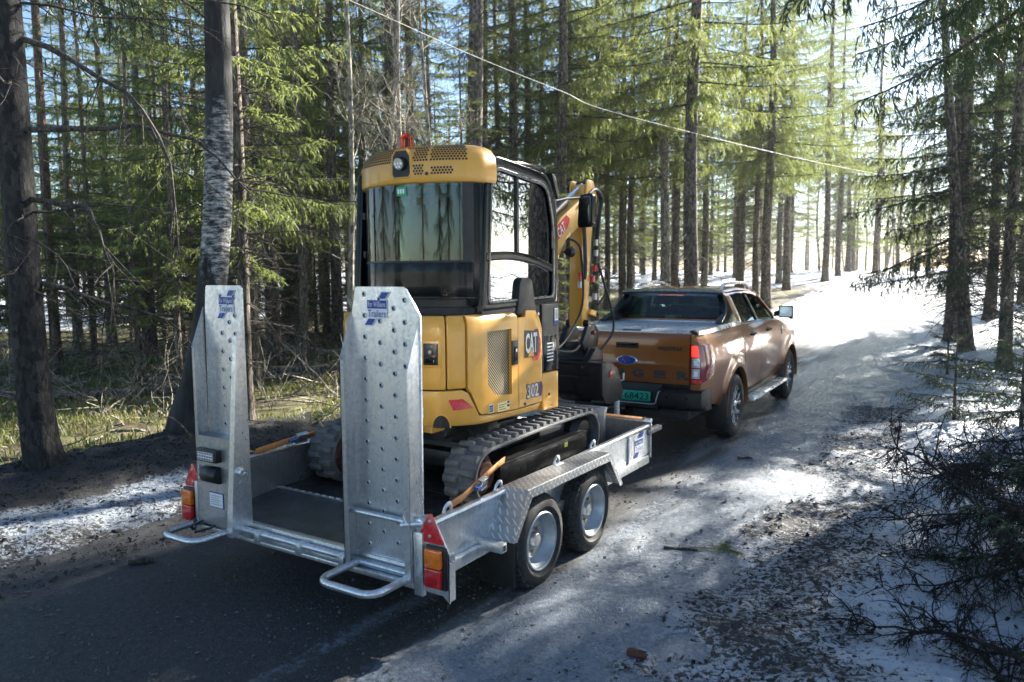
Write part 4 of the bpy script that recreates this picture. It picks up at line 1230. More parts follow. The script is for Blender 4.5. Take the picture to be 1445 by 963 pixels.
g = MB(); g.prism([(.52, .22), (.52, 1.02), (-.57, 1.02), (-.57, .22)], 'z', 2.66, 2.70); g.build('headliner', M['inside'], E_)

# ---- boom, stick, quick hitch, bucket
XB = .06
def plate(name, poly, w, mat, x=XB, bevel=.008):
    g = MB(); g.prism(poly, 'x', x - w / 2, x + w / 2); return g.build(name, mat, E_, bevel=bevel)
g = MB(); g.cyl((XB, 1.22, 1.0), (XB, 1.22, 1.42), .10, 20); g.box(XB - .12, XB + .12, 1.05, 1.3, 1.0, 1.12); g.box(XB - .12, XB + .12, 1.05, 1.32, 1.32, 1.42)
g.build('swing_bracket', M['yellow'], E_, bevel=.01)
boom = plate('boom', [(1.20, 1.36), (1.38, 1.34), (1.62, 1.90), (1.95, 2.30), (2.46, 2.57), (2.50, 2.68), (2.42, 2.75), (2.33, 2.73), (1.86, 2.50), (1.48, 2.14), (1.26, 1.70)], .17, M['yellow'])
plate('boom_cylinder', [(1.46, 1.20), (1.53, 1.22), (1.80, 1.86), (1.73, 1.89)], .075, M['black_steel'])
g = MB(); g.cyl((XB, 1.60, 2.40), (XB, 2.10, 2.67), .045, 16); g.mat(1).cyl((XB, 2.10, 2.67), (XB, 2.44, 2.84), .026, 14); g.mat(0).cyl((XB - .06, 2.45, 2.845), (XB + .06, 2.45, 2.845), .03, 12)
g.build('stick_cylinder', [M['black_steel'], M['chrome']], E_)
plate('stick', [(2.36, 2.84), (2.52, 2.86), (2.57, 2.74), (2.53, 2.52), (2.42, 1.50), (2.30, 1.50), (2.31, 2.50)], .135, M['yellow'])
g = MB()
for x in (-1, 1): g.prism([(2.36, 2.88), (2.49, 2.88), (2.57, 2.74), (2.53, 2.56), (2.40, 2.56), (2.34, 2.72)], 'x', XB + x * .075, XB + x * .092)
g.build('stick_head', M['yellow'], E_, bevel=.004)
for (y, z, r) in ((2.45, 2.65, .045), (2.36, 1.53, .035)):
    g = MB(); g.cyl((XB - .12, y, z), (XB + .12, y, z), r, 16); g.build('pivot_pin', M['black_steel'], E_)
g = MB(); g.cyl((XB, 2.60, 2.55), (XB, 2.56, 2.05), .035, 14); g.mat(1).cyl((XB, 2.56, 2.05), (XB, 2.53, 1.66), .020, 12); g.build('bucket_cylinder', [M['black_steel'], M['chrome']], E_)
g = MB(); g.prism([(2.40, 1.62), (2.45, 1.66), (2.56, 1.64), (2.54, 1.58)], 'x', XB - .10, XB + .10); g.build('bucket_link', M['yellow'], E_, bevel=.006)
# boom badges
g = MB(); xb = XB + .087
g.mat(0).add([(xb, 1.80, 2.30), (xb, 1.98, 2.41), (xb, 2.03, 2.50), (xb, 1.96, 2.53), (xb, 1.80, 2.43)], [(0, 1, 2, 3, 4)])
dirb = Vector((0, .83, .56)).normalized(); upb = Vector((0, -.56, .83)).normalized(); g.cur = 1
text_mb('CAT', .15, .09, (xb, 1.825, 2.315), dirb, upb, .003, mb=g); g.cur = 2
text_mb('302 CR', .13, .05, (xb, 1.72, 2.40), dirb, upb, .003, mb=g)
g.build('boom_lettering', [M['red'], M['white'], M['ink']], boom, smooth=False)
g = MB(); c = (XB + .14, 1.93, 2.20)
g.lathe([(0, -.045), (.035, -.04), (.05, -.01), (.05, .02), (.04, .035), (0, .04)], c, 'y', 20); g.cyl((XB + .08, 1.93, 2.20), c, .012, 8); g.build('boom_lamp', M['black'], E_)
# hitch
g = MB(); g.prism([(2.20, 1.36), (2.30, 1.50), (2.46, 1.52), (2.56, 1.44), (2.52, 1.32), (2.44, 1.26), (2.26, 1.26)], 'x', XB - .13, XB - .09)
g.prism([(2.20, 1.36), (2.30, 1.50), (2.46, 1.52), (2.56, 1.44), (2.52, 1.32), (2.44, 1.26), (2.26, 1.26)], 'x', XB + .09, XB + .13)
g.box(XB - .09, XB + .09, 2.24, 2.50, 1.28, 1.36); g.lathe([(.11, -.05), (.12, -.03), (.12, .03), (.11, .05)], (XB, 2.37, 1.28), 'z', 20)
g.mat(1).cyl((XB + .13, 2.42, 1.44), (XB + .15, 2.42, 1.44), .022, 12)
g.build('quick_hitch', [M['black_steel'], M['red']], E_, bevel=.006)
g = MB()
for x in (-1, 1): g.prism([(2.16, 1.12), (2.28, 1.30), (2.46, 1.30), (2.62, 1.10)], 'x', XB + x * .14 - .012, XB + x * .14 + .012)
g.prism([(-.28, 1.12), (.28, 1.12), (.14, 1.30), (-.14, 1.30)], 'y', 2.23, 2.25)
g.prism([(2.20, 1.20), (2.34, 1.30), (2.50, 1.26), (2.50, 1.16)], 'x', XB - .2, XB + .2)
g.build('hitch_bracket', M['black_steel'], E_, bevel=.006)
bp_ = [(2.19, 1.165), (2.19, 1.13), (2.20, .98), (2.24, .86), (2.32, .80), (2.44, .785), (2.60, .80), (2.66, .835)]
g = MB(); inn = [(y + .014, z + .012) for y, z in bp_][::-1]
g.prism(bp_ + inn, 'x', -.66, .39); g.cyl((-.66, 2.195, 1.165), (.39, 2.195, 1.165), .018, 10)
g.box(-.4, .30, 2.182, 2.192, 1.02, 1.04)
g.build('bucket', M['black_steel'], E_, bevel=.003)
for x in (-.66, .39):
    g = MB(); g.prism([(2.18, 1.185), (2.36, 1.175), (2.52, 1.10), (2.66, .85), (2.60, .785), (2.40, .77), (2.27, .79), (2.19, .88)], 'x', x - .010, x + .012)
    ep = g.build('bucket_end_plate', M['black_steel'], E_, bevel=.003)
    if x > 0:
        g = MB(); g.lathe([(.035, 0), (.035, .008), (0, .010)], (x + .012, 2.36, 1.06), 'x', 14); g.build('bucket_reflector', M['red'], ep)
g = MB(); g.box(-.66, .39, 2.655, 2.68, .82, .85); g.build('cutting_edge', M['galv_dark'], E_)
# hoses
for pts, r in (([(.15, 2.20, 2.62), (.15, 2.50, 2.80), (.14, 2.70, 2.74), (.14, 2.66, 2.60), (.14, 2.60, 2.30), (.13, 2.55, 1.9)], .017), ([(.10, 2.25, 2.66), (.10, 2.55, 2.83), (.10, 2.76, 2.72), (.10, 2.71, 2.55), (.10, 2.64, 2.2)], .017),
               ([(.17, 2.56, 2.10), (.19, 2.66, 1.9), (.2, 2.82, 1.62), (.19, 2.86, 1.42), (.16, 2.70, 1.28), (.13, 2.58, 1.22)], .012), ([(.16, 2.54, 2.0), (.17, 2.72, 2.05), (.17, 2.78, 1.85), (.15, 2.60, 1.70)], .011),
               ([(-.05, 1.75, 2.35), (.16, 2.1, 2.3), (.17, 2.22, 2.1), (.17, 2.24, 1.75), (.16, 2.12, 1.55), (.16, 1.8, 1.35), (.13, 1.35, 1.30)], .011), ([(.17, 2.26, 2.45), (.18, 2.27, 2.1), (.18, 2.25, 1.95)], .02),
               ([(.2, 1.1, 1.42), (.22, 1.6, 1.34), (.2, 2.0, 1.30), (.15, 2.25, 1.36)], .011)):
    g = MB(); g.tube(catmull(pts, 7), r, 8); g.build('hydraulic_hose', M['hose'], E_)
for (y, z, m_) in ((2.57, 2.30, 'galv_dark'), (2.55, 2.05, 'red'), (2.57, 2.2, 'galv_dark'), (2.24, 1.98, 'red'), (2.24, 1.9, 'galv_dark'), (2.50, 1.95, 'red'), (2.55, 1.78, 'galv_dark')):
    g = MB(); g.cyl((.14, y, z - .03), (.14, y, z + .03), .023, 10); g.build('hose_fitting', M[m_], E_)
# mirror on an arm
g = MB(); g.tube([(.50, 1.06, 2.56), (.53, 1.25, 2.60), (.59, 1.45, 2.62)], .011, 8); g.build('mirror_arm', M['black'], E_)
g = MB()
g.prism(rr_poly([(.535, 2.375), (.55, 2.635), (.675, 2.655), (.67, 2.385)], .04), 'y', 1.43, 1.49)
g.mat(1).prism(rr_poly([(.55, 2.395), (.565, 2.62), (.66, 2.635), (.655, 2.40)], .035), 'y', 1.427, 1.431)
g.build('mirror', [M['black_gloss'], M['dark_mirror']], E_, bevel=.012)
# ------------------------------------------------------------------ pickup truck (own frame: x right, y forward from the rear axle)
OFF = Vector((0, 0, 0))
truck = empty('pickup_truck', (-.0839, 5.0148, 0), .0287)
tag(truck, 'copper orange pickup truck with silver bed cover towing the trailer', 'pickup truck')
K = truck
for y in (0, 3.22):
    for s in (1, -1): wheel(K, (.905 * s, y, .385), s, .385, .25, .245, 'alloy')

def sec(z):      # half width of the body side by height
    return lerp([(.42, .80), (.50, .845), (.62, .880), (.80, .897), (.98, .905), (1.05, .900), (1.10, .893), (1.20, .876), (1.30, .845), (1.345, .815), (1.40, .79)], z)
def taper(y):    # plan view rounding at the tail and nose
    t = 0.0
    if y < -.95: t += .055 * ((-.95 - y) / .30) ** 2
    if y > 3.5: t += .30 * ((y - 3.5) / .65) ** 2
    return t
def flare(y, z):
    f = 0
    for yc in (0, 3.22):
        d = math.hypot(y - yc, z - .40)
        if d < .62: f = max(f, .032 * max(0, min(1, (.62 - d) / .10)))
    return f
def zbot(y):
    b = .46 if -.62 < y < 3.9 else .56
    if y < -.6: b = lerp([(-1.25, .58), (-.6, .50)], y)
    for yc in (0, 3.22):
        if abs(y - yc) < .47: b = max(b, .40 + math.sqrt(.47 ** 2 - (y - yc) ** 2))
    return b
def ztop(y):
    return lerp([(-1.25, 1.335), (.38, 1.345), (.44, 1.35), (1.2, 1.345), (2.0, 1.315), (2.55, 1.285), (2.9, 1.20), (3.6, 1.11), (4.1, .99)], y)
ys = sorted(set([-1.25, -1.22, -1.15, -1.05, -.9, -.75, -.62, -.55] + [yc + .47 * math.cos(R_(a)) for yc in (0, 3.22) for a in range(0, 181, 9)] + [.6, .8, 1.0, 1.2, 1.5, 1.8, 2.1, 2.4, 2.6] + [3.75, 3.9, 4.0, 4.1, 4.15]))
NZ = 14
def side_pts(y, sgn, off=0.0):
    a, b = zbot(y), ztop(y)
    return [Vector((sgn * (sec(z) + flare(y, z) - taper(y) + off), y, z)) for z in [a + (b - a) * k / NZ for k in range(NZ + 1)]]
body_parts = []
def panel(name, y0, y1, sgn, mat=None, gap=.004, off=0.0):
    yy = [y0 + gap] + [y for y in ys if y0 + gap < y < y1 - gap] + [y1 - gap]
    g = MB(); rows = [side_pts(y, sgn, off) for y in yy]
    g.grid(rows)
    # turned-in edges so gaps read as gaps
    for r in (rows[0], rows[-1]):
        g.grid([r, [Vector((p.x - sgn * .025, p.y, p.z)) for p in r]])
    g.grid([[r[0] for r in rows], [Vector((r[0].x - sgn * .05, r[0].y, r[0].z + .002)) for r in rows]])
    g.grid([[r[-1] for r in rows], [Vector((r[-1].x - sgn * .03, r[-1].y, r[-1].z + .006)) for r in rows]])
    return g.build(name, mat or M['paint'], K, angle=50)
for sgn in (1, -1):
    bs = panel('bed_side', -1.25, .415, sgn)
    d1 = panel('rear_door', .42, 1.30, sgn, gap=.004); d2 = panel('front_door', 1.30, 2.44, sgn); panel('front_wing', 2.44, 4.15, sgn)
    for d, y in ((d1, .86), (d2, 1.76)):
        g = MB(); z = 1.195; x = sgn * (sec(z) + .0)
        g.tube([(x - sgn * .01, y - .10, z - .005), (x + sgn * .03, y - .085, z), (x + sgn * .034, y, z + .003), (x + sgn * .03, y + .085, z), (x - sgn * .01, y + .10, z - .003)], .015, 8)
        g.mat(1).lathe([(.05, 0), (.04, -.012), (0, -.02)], (x - sgn * .0, y + .01, z - .01), 'x', 16, sgn)
        g.build('door_handle', [M['black_gloss'], M['ink']], d)
    # belt moulding, sill, step
    g = MB(); g.grid([[Vector((sgn * (sec(ztop(y)) - taper(y) + dx), y, ztop(y) + dz)) for dx, dz in ((.006, -.012), (.010, .0), (.002, .014), (-.02, .012))] for y in [.45 + (2.5 - .45) * i / 14 for i in range(15)]])
    g.build('belt_moulding', M['chrome'] if sgn > 0 else M['black'], K)
    g = MB(); g.box(*sorted((sgn * .70, sgn * .86)), .50, 2.72, .38, .46); g.build('sill', M['black'], K, bevel=.01)
    g = MB(); g.prism([(sgn * .84, .375), (sgn * .99, .36), (sgn * 1.0, .38), (sgn * .985, .40), (sgn * .84, .405)], 'y', .52, 2.66)
    g.mat(1)
    for k in range(6): g.box(*sorted((sgn * (.862 + k * .02), sgn * (.872 + k * .02))), .58, 2.60, .398, .409)
    g.build('side_step', [M['alu'], M['black']], K, bevel=.004)
    # wheel-arch liner and flap
    for yc in (0, 3.22):
        g = MB(); g.grid([[Vector((sgn * x, yc + .475 * math.cos(R_(a)), .40 + .475 * math.sin(R_(a)))) for x in (.50, .70, .885)] for a in range(-14, 195, 12)])
        g.build('arch_liner', M['inside'], K)
        g = MB(); g.grid([[Vector((sgn * (.905 + .034 - taper(yc) + dx), yc + (.47 + dr) * math.cos(R_(a)), .40 + (.47 + dr) * math.sin(R_(a)))) for dx, dr in ((-.05, -.012), (-.006, -.006), (-.003, .002), (-.012, .010))] for a in range(-10, 191, 10)])
        g.build('arch_edge', M['paint'], K)
        g = MB(); g.box(*sorted((sgn * .68, sgn * .925)), yc - .52, yc - .50, .17, .60); g.build('mudflap', M['black'], K, bevel=.015)
    # mirror
    g = MB()
    g.prism([(sgn * .86, 1.35), (sgn * .86, 1.42), (sgn * .97, 1.46), (sgn * .97, 1.36)], 'y', 2.22, 2.30)
    g.mat(0).grid([[Vector((sgn * (1.03 + w * .10 * w_), 2.18 + d, 1.425 + h * .085 * w_ - (.02 if w > .5 and h < -.5 else 0))) for (w, h) in [(max(-1, min(1, 1.35 * a_)), max(-1, min(1, 1.35 * b_))) for a_, b_ in arc(0, 0, 1, 0, 345, 23)]] for d, w_ in ((0, 1), (.04, 1), (.08, .8), (.12, .4))], closed=True)
    g.f.append(list(range(len(g.v) - 24, len(g.v)))); g.m.append(0)
    g.f.append(list(range(len(g.v) - 96, len(g.v) - 72))); g.m.append(0)
    mo = g.build('door_mirror', M['black_gloss'], K)
    g = MB(); g.add([(sgn * (1.03 + .085 * max(-1, min(1, 1.35 * math.cos(R_(a))))), 2.177, 1.425 + .07 * max(-1, min(1, 1.35 * math.sin(R_(a))))) for a in range(0, 360, 15)], [tuple(range(24))]); g.build('mirror_glass', M['chrome'], mo, smooth=False)
    g = MB(); z = 1.14; x = sgn * (sec(z) + .004); g.box(*sorted((x, x + sgn * .008)), 2.60, 2.80, 1.11, 1.15); g.box(*sorted((x, x + sgn * .008)), 2.60, 2.66, 1.06, 1.20); g.build('wing_vent', M['black_gloss'], K, bevel=.003)
# floor pan and bed box underneath, so nothing shows through
g = MB(); g.box(-.70, .70, -1.15, 3.9, .40, .72); g.box(-.78, .78, -1.18, .35, .62, 1.28); g.box(-.80, .80, .45, 2.6, .48, .95); g.box(-.76, .76, 2.6, 4.0, .6, .92)
g.build('chassis', M['inside'], K, smooth=False)
g = MB(); g.cyl((-.75, 0, .36), (.75, 0, .36), .06, 12); g.lathe([(0, -.14), (.12, -.10), (.14, 0), (.12, .10), (0, .14)], (0, 0, .36), 'y', 16); g.build('rear_axle', M['black_steel'], K)
# tailgate
TGY = -1.268
def tg_y(z): return TGY + lerp([(.76, .02), (.80, .006), (.95, .004), (.985, -.010), (1.03, -.002), (1.27, .004), (1.31, .012), (1.335, .04)], z)
zz = [.785, .80, .86, .93, .965, .985, 1.0, 1.03, 1.1, 1.18, 1.26, 1.30, 1.32, 1.335]
g = MB()
xs = [-.728, -.715, -.6, -.4, -.2, 0, .2, .4, .6, .715, .728]
g.grid([[Vector((x, tg_y(z) + (.02 if abs(x) > .72 else 0), z)) for z in zz] for x in xs])
g.grid([[Vector((x, tg_y(1.335), 1.335)), Vector((x, -1.19, 1.343))] for x in xs])
g.grid([[Vector((x, tg_y(.785), .785)), Vector((x, -1.19, .785))] for x in xs])
tg = g.build('tailgate', M['paint'], K, angle=50)
g = MB(); g.box(-.13, .135, TGY - .012, TGY + .01, 1.165, 1.225); g.mat(1).box(-.115, .12, TGY - .016, TGY - .011, 1.19, 1.218)
g.build('tailgate_handle', [M['black'], M['black_gloss']], tg, bevel=.01)
g = MB(); g.grid([[Vector((.003 + .125 * math.cos(a) * r, TGY - d, 1.024 + .052 * math.sin(a) * r)) for a in [R_(10 * k) for k in range(36)]] for r, d in ((1.0, .0), (1.0, .010), (.90, .016), (.86, .014))], closed=True)
g.mat(1).add([(.003 + .107 * math.cos(R_(10 * k)), TGY - .0145, 1.024 + .045 * math.sin(R_(10 * k))) for k in range(36)], [tuple(range(36))[::-1]])
g.cur = 0; text_mb('Ford', .135, .055, (-.064, TGY - .0145, .997), (1, 0, 0), (0, 0, 1), .002, shear=.3, mb=g)
g.build('oval_badge', [M['chrome'], M['blue']], tg)
g = MB()
anth = pm('anthracite_letter', (.055, .065, .075), .35, .4)
for ch, x in zip('RANGER', (-.70, -.435, -.17, .065, .325, .585)):
    lo = text_mb(ch, .135, .088, (x, TGY + .002, .843), (1, 0, 0), (0, 0, 1), .008, bold=.045).build('tailgate_letter', anth, tg, smooth=False)
    so = lo.modifiers.new('thickness', 'SOLIDIFY'); so.thickness = .008; so.offset = -1
g = text_mb('WILDTRAK', .29, .042, (.36, TGY + .0, 1.155), (1, 0, 0), (0, 0, 1), .006, shear=.25, bold=.03); g.build('model_lettering', M['ink'], tg, smooth=False)
# tail lamps
for s in (1, -1):
    g = MB(); out = [(.738, .80), (.738, 1.232), (.775, 1.243), (.86, 1.245), (.882, 1.21)]
    # wrapped shell following the corner
    def lp(t, z): # t 0..1 from inboard rear edge round to the side
        xb = sec(z) - taper(-1.25)
        if t < .45: u = t / .45; return Vector((s * (.736 + (xb - .012 - .736) * u), -1.274 + .012 * u * u, z))
        u = (t - .45) / .55; y = -1.258 + .27 * u
        return Vector((s * (sec(z) - taper(max(y, -1.25)) + .010 - .014 * max(0, 1 - u * 5)), y, z))
    def zlo_(t): return .795 + .10 * t * t
    def zhi_(t): return 1.235 - .02 * t
    T_ = [i / 20 for i in range(21)]
    g.grid([[lp(t, zlo_(t) + (zhi_(t) - zlo_(t)) * k / 10) for k in range(11)] for t in T_])
    g.grid([[lp(t, zlo_(t)), lp(t, zlo_(t)) * 1 + Vector((-s * .03, .03, 0))] for t in T_]); g.grid([[lp(t, zhi_(t)), lp(t, zhi_(t)) + Vector((-s * .03, .03, 0))] for t in T_])
    tl = g.build('tail_lamp', M['red_lamp'] if False else pm('smoked_red_lens', (.20, .008, .012), .12, 0, .2, coat=1.0), K)
    for nm, z0, z1, t1, m_ in (('brake_light', 1.10, 1.215, .44, 'lamp_on'), ('reversing_light', .985, 1.085, .44, 'lens_clear'), ('fog_light', .865, .97, .44, 'lens_clear'), ('lower_reflector', .815, .850, .50, 'red')):
        g = MB(); g.grid([[lp(.05 + (t1 - .05) * i / 6, z0 + (z1 - z0) * k / 3) + Vector((s * .004, -.006, 0)) for k in range(4)] for i in range(7)])
        ll = g.build(nm, M[m_], tl)
        g = MB()
        if nm in ('reversing_light', 'fog_light'):
            g.grid([[lp(.14 + (t1 - .23) * i / 4, z0 + .022 + (z1 - z0 - .044) * k / 2) + Vector((s * .006, -.010, 0)) for k in range(3)] for i in range(5)]); g.build('lamp_bulb', M['white'], ll)
    g = MB(); g.grid([[Vector((s * .733, -1.255, z)), Vector((s * (sec(z) - taper(-1.25)) , -1.247, z))] for z in span(.60, 1.338, 14)]); g.grid([[Vector((s * .733, -1.255, z)), Vector((s * .733, -1.15, z))] for z in (.60, 1.338)]); g.build('corner_panel', M['paint'], K)
# bumper
def bump_x(y): return y
g = MB()
prof = [(-1.30, .735), (-1.345, .705), (-1.35, .60), (-1.33, .545), (-1.25, .50)]
for s in (1, -1):
    rows = []
    for x, dy in ((.395, 0), (.43, 0), (.70, 0), (.80, .02), (.862, .06), (.885, .13), (.89, .30)):
        rows.append([Vector((s * x, y + dy, z)) for y, z in prof] + [Vector((s * x, -1.15 + dy * .5, .50)), Vector((s * x, -1.15 + dy * .5, .735))])
    g.grid(rows, closed=True)
    g.f.append([len(g.v) - 7 * 7 + k for k in range(7)][::-1]); g.m.append(0)
g.grid([[Vector((x, y, z)) for y, z in [(-1.29, .58), (-1.345, .565), (-1.35, .52), (-1.30, .49), (-1.15, .49), (-1.15, .58)]] for x in (-.40, .40)], closed=True)
g.grid([[Vector((x, y, z)) for y, z in ((-1.235, .78), (-1.26, .72), (-1.27, .56))] for x in (-.41, .41)])
bm_ = g.build('rear_bumper', M['black'], K, bevel=.006, angle=45)
g = MB(); pts = [(.44 if False else .43, .715), (.405, .70), (.37, .575), (.34, .562), (-.34, .562), (-.37, .575), (-.405, .70), (-.43, .715)]
g.tube([(x, -1.352, z) for x, z in pts], .007, 6); g.build('bumper_trim', M['galv_dark'], bm_)
g = MB(); g.box(-.235, .29, -1.292, -1.282, .572, .688); npb = g.build('number_plate', M['plate_green'], bm_, bevel=.003)
g = MB(); text_mb('T', .052, .078, (-.112, -1.2925, .592), (1, 0, 0), (0, 0, 1), .002, mb=g, bold=.012); text_mb('68423', .285, .078, (-.015, -1.2925, .592), (1, 0, 0), (0, 0, 1), .002, mb=g, bold=.012)
g.build('plate_lettering', M['ink'], npb, smooth=False)
for x in (.50, .72, -.5, -.72):
    g = MB(); g.lathe([(.012, 0), (.011, .003), (0, .004)], (x, -1.352, .65), 'y', 12, -1); g.build('parking_sensor', M['black_gloss'], bm_)
g = MB(); g.box(-.05, .05, -1.5, -1.2, .42, .48); g.lathe([(.015, -.06), (.015, 0), (.027, .02), (.027, .04), (.015, .06), (0, .062)], (0, -1.48, .50), 'z', 14); g.build('tow_ball', M['black_steel'], K)
g = MB(); g.box(-.7, .7, -1.2, -.9, .38, .50); g.build('spare_wheel_carrier', M['inside'], K, bevel=.03)
# bed cover
g = MB()
for k in range(14):
    y0 = -1.215 + k * .113
    g.box(-.735, .735, y0, y0 + .111, 1.338, 1.352 + .0016 * k)
g.build('bed_cover', M['shutter'], K, bevel=.0015, seg=1, smooth=False)
g = MB(); g.box(-.10, .12, -1.17, -1.12, 1.352, 1.364); g.build('cover_handle', M['black'], K, bevel=.005)
g = MB(); g.box(-.74, .74, .25, .37, 1.36, 1.385); g.build('cover_housing', M['shutter'], K, bevel=.01)
for s in (1, -1):
    g = MB(); g.grid([[Vector((s * (x - taper(y)), y, z + .008 * (y + 1.2))) for x, z in ((.735, 1.35), (.735, 1.372), (.775, 1.382), (.815, 1.372), (.838, 1.33))] for y in (-1.20, -1.1, -.8, -.4, 0, .42)])
    g.build('bed_rail_cap', M['alu'], K, bevel=0)
    g = MB(); g.box(*sorted((s * .735, s * .80)), -1.262, -1.19, 1.337, 1.372); g.build('rail_end_cap', M['black'], K, bevel=.008)
# ---- greenhouse
def cx(z): return lerp([(1.34, .80), (1.45, .765), (1.60, .705), (1.72, .655), (1.78, .60), (1.80, .52)], z)
def roof_z(y): return lerp([(.25, 1.765), (.45, 1.785), (.9, 1.80), (1.4, 1.79), (1.75, 1.755), (2.0, 1.68), (2.4, 1.50), (2.78, 1.31)], y)
g = MB()
ry = [.27, .30, .4, .6, .9, 1.2, 1.5, 1.72, 1.80]
g.grid([[Vector((x * w, y, roof_z(y) + dz - (.02 if y < .29 else 0))) for x, dz in ((-1, -.035), (-.96, -.008), (-.8, .01), (-.4, .02), (0, .023), (.4, .02), (.8, .01), (.96, -.008), (1, -.035))] for y in ry for w in (.645,)])
roof = g.build('roof', M['paint'], K, angle=60)
g = MB(); g.tube([(-.03, .62, 1.80), (-.03, .60, 1.83), (-.03, .58, 1.86)], [.03, .016, .006], 8); g.tube([(-.03, .58, 1.86), (-.03, .46, 2.12)], .0045, 6); g.build('aerial', M['black'], roof)
def strip(name, mat, a, b, wa, wb, th=.03):
    """pillar between two (y,z) points on the side glass plane"""
    for s in (1, -1):
        g = MB(); rows = []
        for t in span(0, 1, 5):
            y = a[0] + (b[0] - a[0]) * t; z = a[1] + (b[1] - a[1]) * t; w = wa + (wb - wa) * t
            rows.append([Vector((s * (cx(z) + dx), y + dy, z)) for dx, dy in ((.006, -w), (.006, w), (-th, w), (-th, -w))])
        g.grid(rows, closed=True); g.build(name, mat, K, bevel=.004)
strip('rear_pillar', M['paint'], (.50, 1.345), (.42, 1.755), .10, .10)
strip('centre_pillar', M['black_gloss'], (1.44, 1.335), (1.22, 1.765), .06, .05)
strip('front_pillar', M['paint'], (2.58, 1.285), (1.82, 1.735), .05, .04)
for s in (1, -1):
    g = MB(); g.grid([[Vector((s * (cx(z) + dx), y, z)) for dx, z in ((-.03, roof_z(y) - .075), (.008, roof_z(y) - .072), (.004, roof_z(y) - .03), (-.03, roof_z(y) + .002))] for y in (.3, .5, .9, 1.3, 1.6, 1.85)])
    g.build('roof_side_rail', M['paint'], K)
    def pane(nm, poly):
        g = MB(); g.add([(s * (cx(z) - .006), y, z) for y, z in poly], [tuple(range(len(poly)))]); g.build(nm, M['glass_dark'] if nm == 'rear_side_window' else M['glass_side'], K, smooth=False)
    pane('rear_side_window', [(.58, 1.345), (1.40, 1.335), (1.17, 1.725), (.50, 1.715)])
    pane('front_side_window', [(1.48, 1.335), (2.56, 1.29), (1.84, 1.70), (1.26, 1.725)])
    # roof rails
    g = MB(); g.tube([(s * .585, .36, 1.775), (s * .585, .46, 1.832), (s * .58, .60, 1.85), (s * .58, 1.2, 1.856), (s * .58, 1.55, 1.845), (s * .585, 1.70, 1.80), (s * .585, 1.76, 1.765)], [.020, .022, .021, .020, .021, .022, .018], 10)
    g.build('roof_rail', M['alu'], K)
    # sports hoop leg: dark sail panel behind the cab
    g = MB(); P_ = [(.42, 1.37), (-.30, 1.385), (-.26, 1.41), (.02, 1.50), (.18, 1.63), (.27, 1.755), (.40, 1.775)]
    g.add([(s * (cx(z) + .010), y, z) for y, z in P_] + [(s * (cx(z) - .075), y, z) for y, z in P_],
          [tuple(range(7)), tuple(range(7, 14))[::-1]] + [(i, (i + 1) % 7, 7 + (i + 1) % 7, 7 + i) for i in range(7)])
    g.build('sports_bar_leg', M['black_gloss'], K, bevel=.012)
g = MB(); g.grid([[Vector((x, y, z - .012 * abs(x / .62) ** 3)) for y, z in ((.30, 1.70), (.17, 1.735), (.15, 1.76), (.20, 1.788), (.34, 1.80))] for x in [-.66 + .066 * i for i in range(21)]])
g.build('sports_bar', pm('dark_grey_hoop', (.05, .052, .055), .22, .3, coat=.8), K)
g = MB(); g.box(-.17, .17, .222, .232, 1.705, 1.722); g.build('high_brake_light', M['red_lamp'], K)
# back wall of the cab with the rear window
wall_o = [(-.79, 1.30), (.79, 1.30), (.70, 1.60), (.62, 1.765), (-.62, 1.765), (-.70, 1.60)]
wall_i = [(-.70, 1.405), (.70, 1.405), (.655, 1.58), (.605, 1.705), (-.605, 1.705), (-.655, 1.58)]
g = MB(); n = 6
def bw(x, z, d): return Vector((x, .40 - (z - 1.35) * .18 + d, z))
g.add([bw(x, z, 0) for x, z in wall_o] + [bw(x, z, 0) for x, z in wall_i] + [bw(x, z, .05) for x, z in wall_i], [(i, (i + 1) % n, n + (i + 1) % n, n + i) for i in range(n)] + [(n + i, n + (i + 1) % n, 2 * n + (i + 1) % n, 2 * n + i) for i in range(n)])
g.build('cab_back', M['black_gloss'], K, smooth=False)
g = MB(); g.add([bw(x, z, .012) for x, z in wall_i], [tuple(range(6))]); rw = g.build('rear_window', M['glass_dark'], K, smooth=False)
g = MB(); g.box(-.74, .74, .362, .378, 1.385, 1.402); g.build('cab_back_trim', M['paint'], K)
# windscreen, bonnet
g = MB(); g.add([(-.70, 2.72, 1.30), (.70, 2.72, 1.30), (.585, 1.80, 1.755), (-.585, 1.80, 1.755)], [(0, 1, 2, 3)]); g.build('windscreen', M['glass_side'], K, smooth=False)
g = MB(); g.grid([[Vector((x * w, y, z + .03 * (1 - x * x))) for x in (-1, -.8, -.4, 0, .4, .8, 1)] for y, z, w in ((2.62, 1.27, .80), (2.9, 1.22, .80), (3.4, 1.15, .80), (3.8, 1.07, .76), (4.1, .97, .64), (4.18, .85, .60))]); g.build('bonnet', M['paint'], K)
g = MB(); g.grid([[Vector((x, y, z)) for x, y in ((-.62, 4.12), (-.3, 4.22), (.3, 4.22), (.62, 4.12))] for z in (.40, .7, .95)]); g.build('front_bumper', M['black'], K)
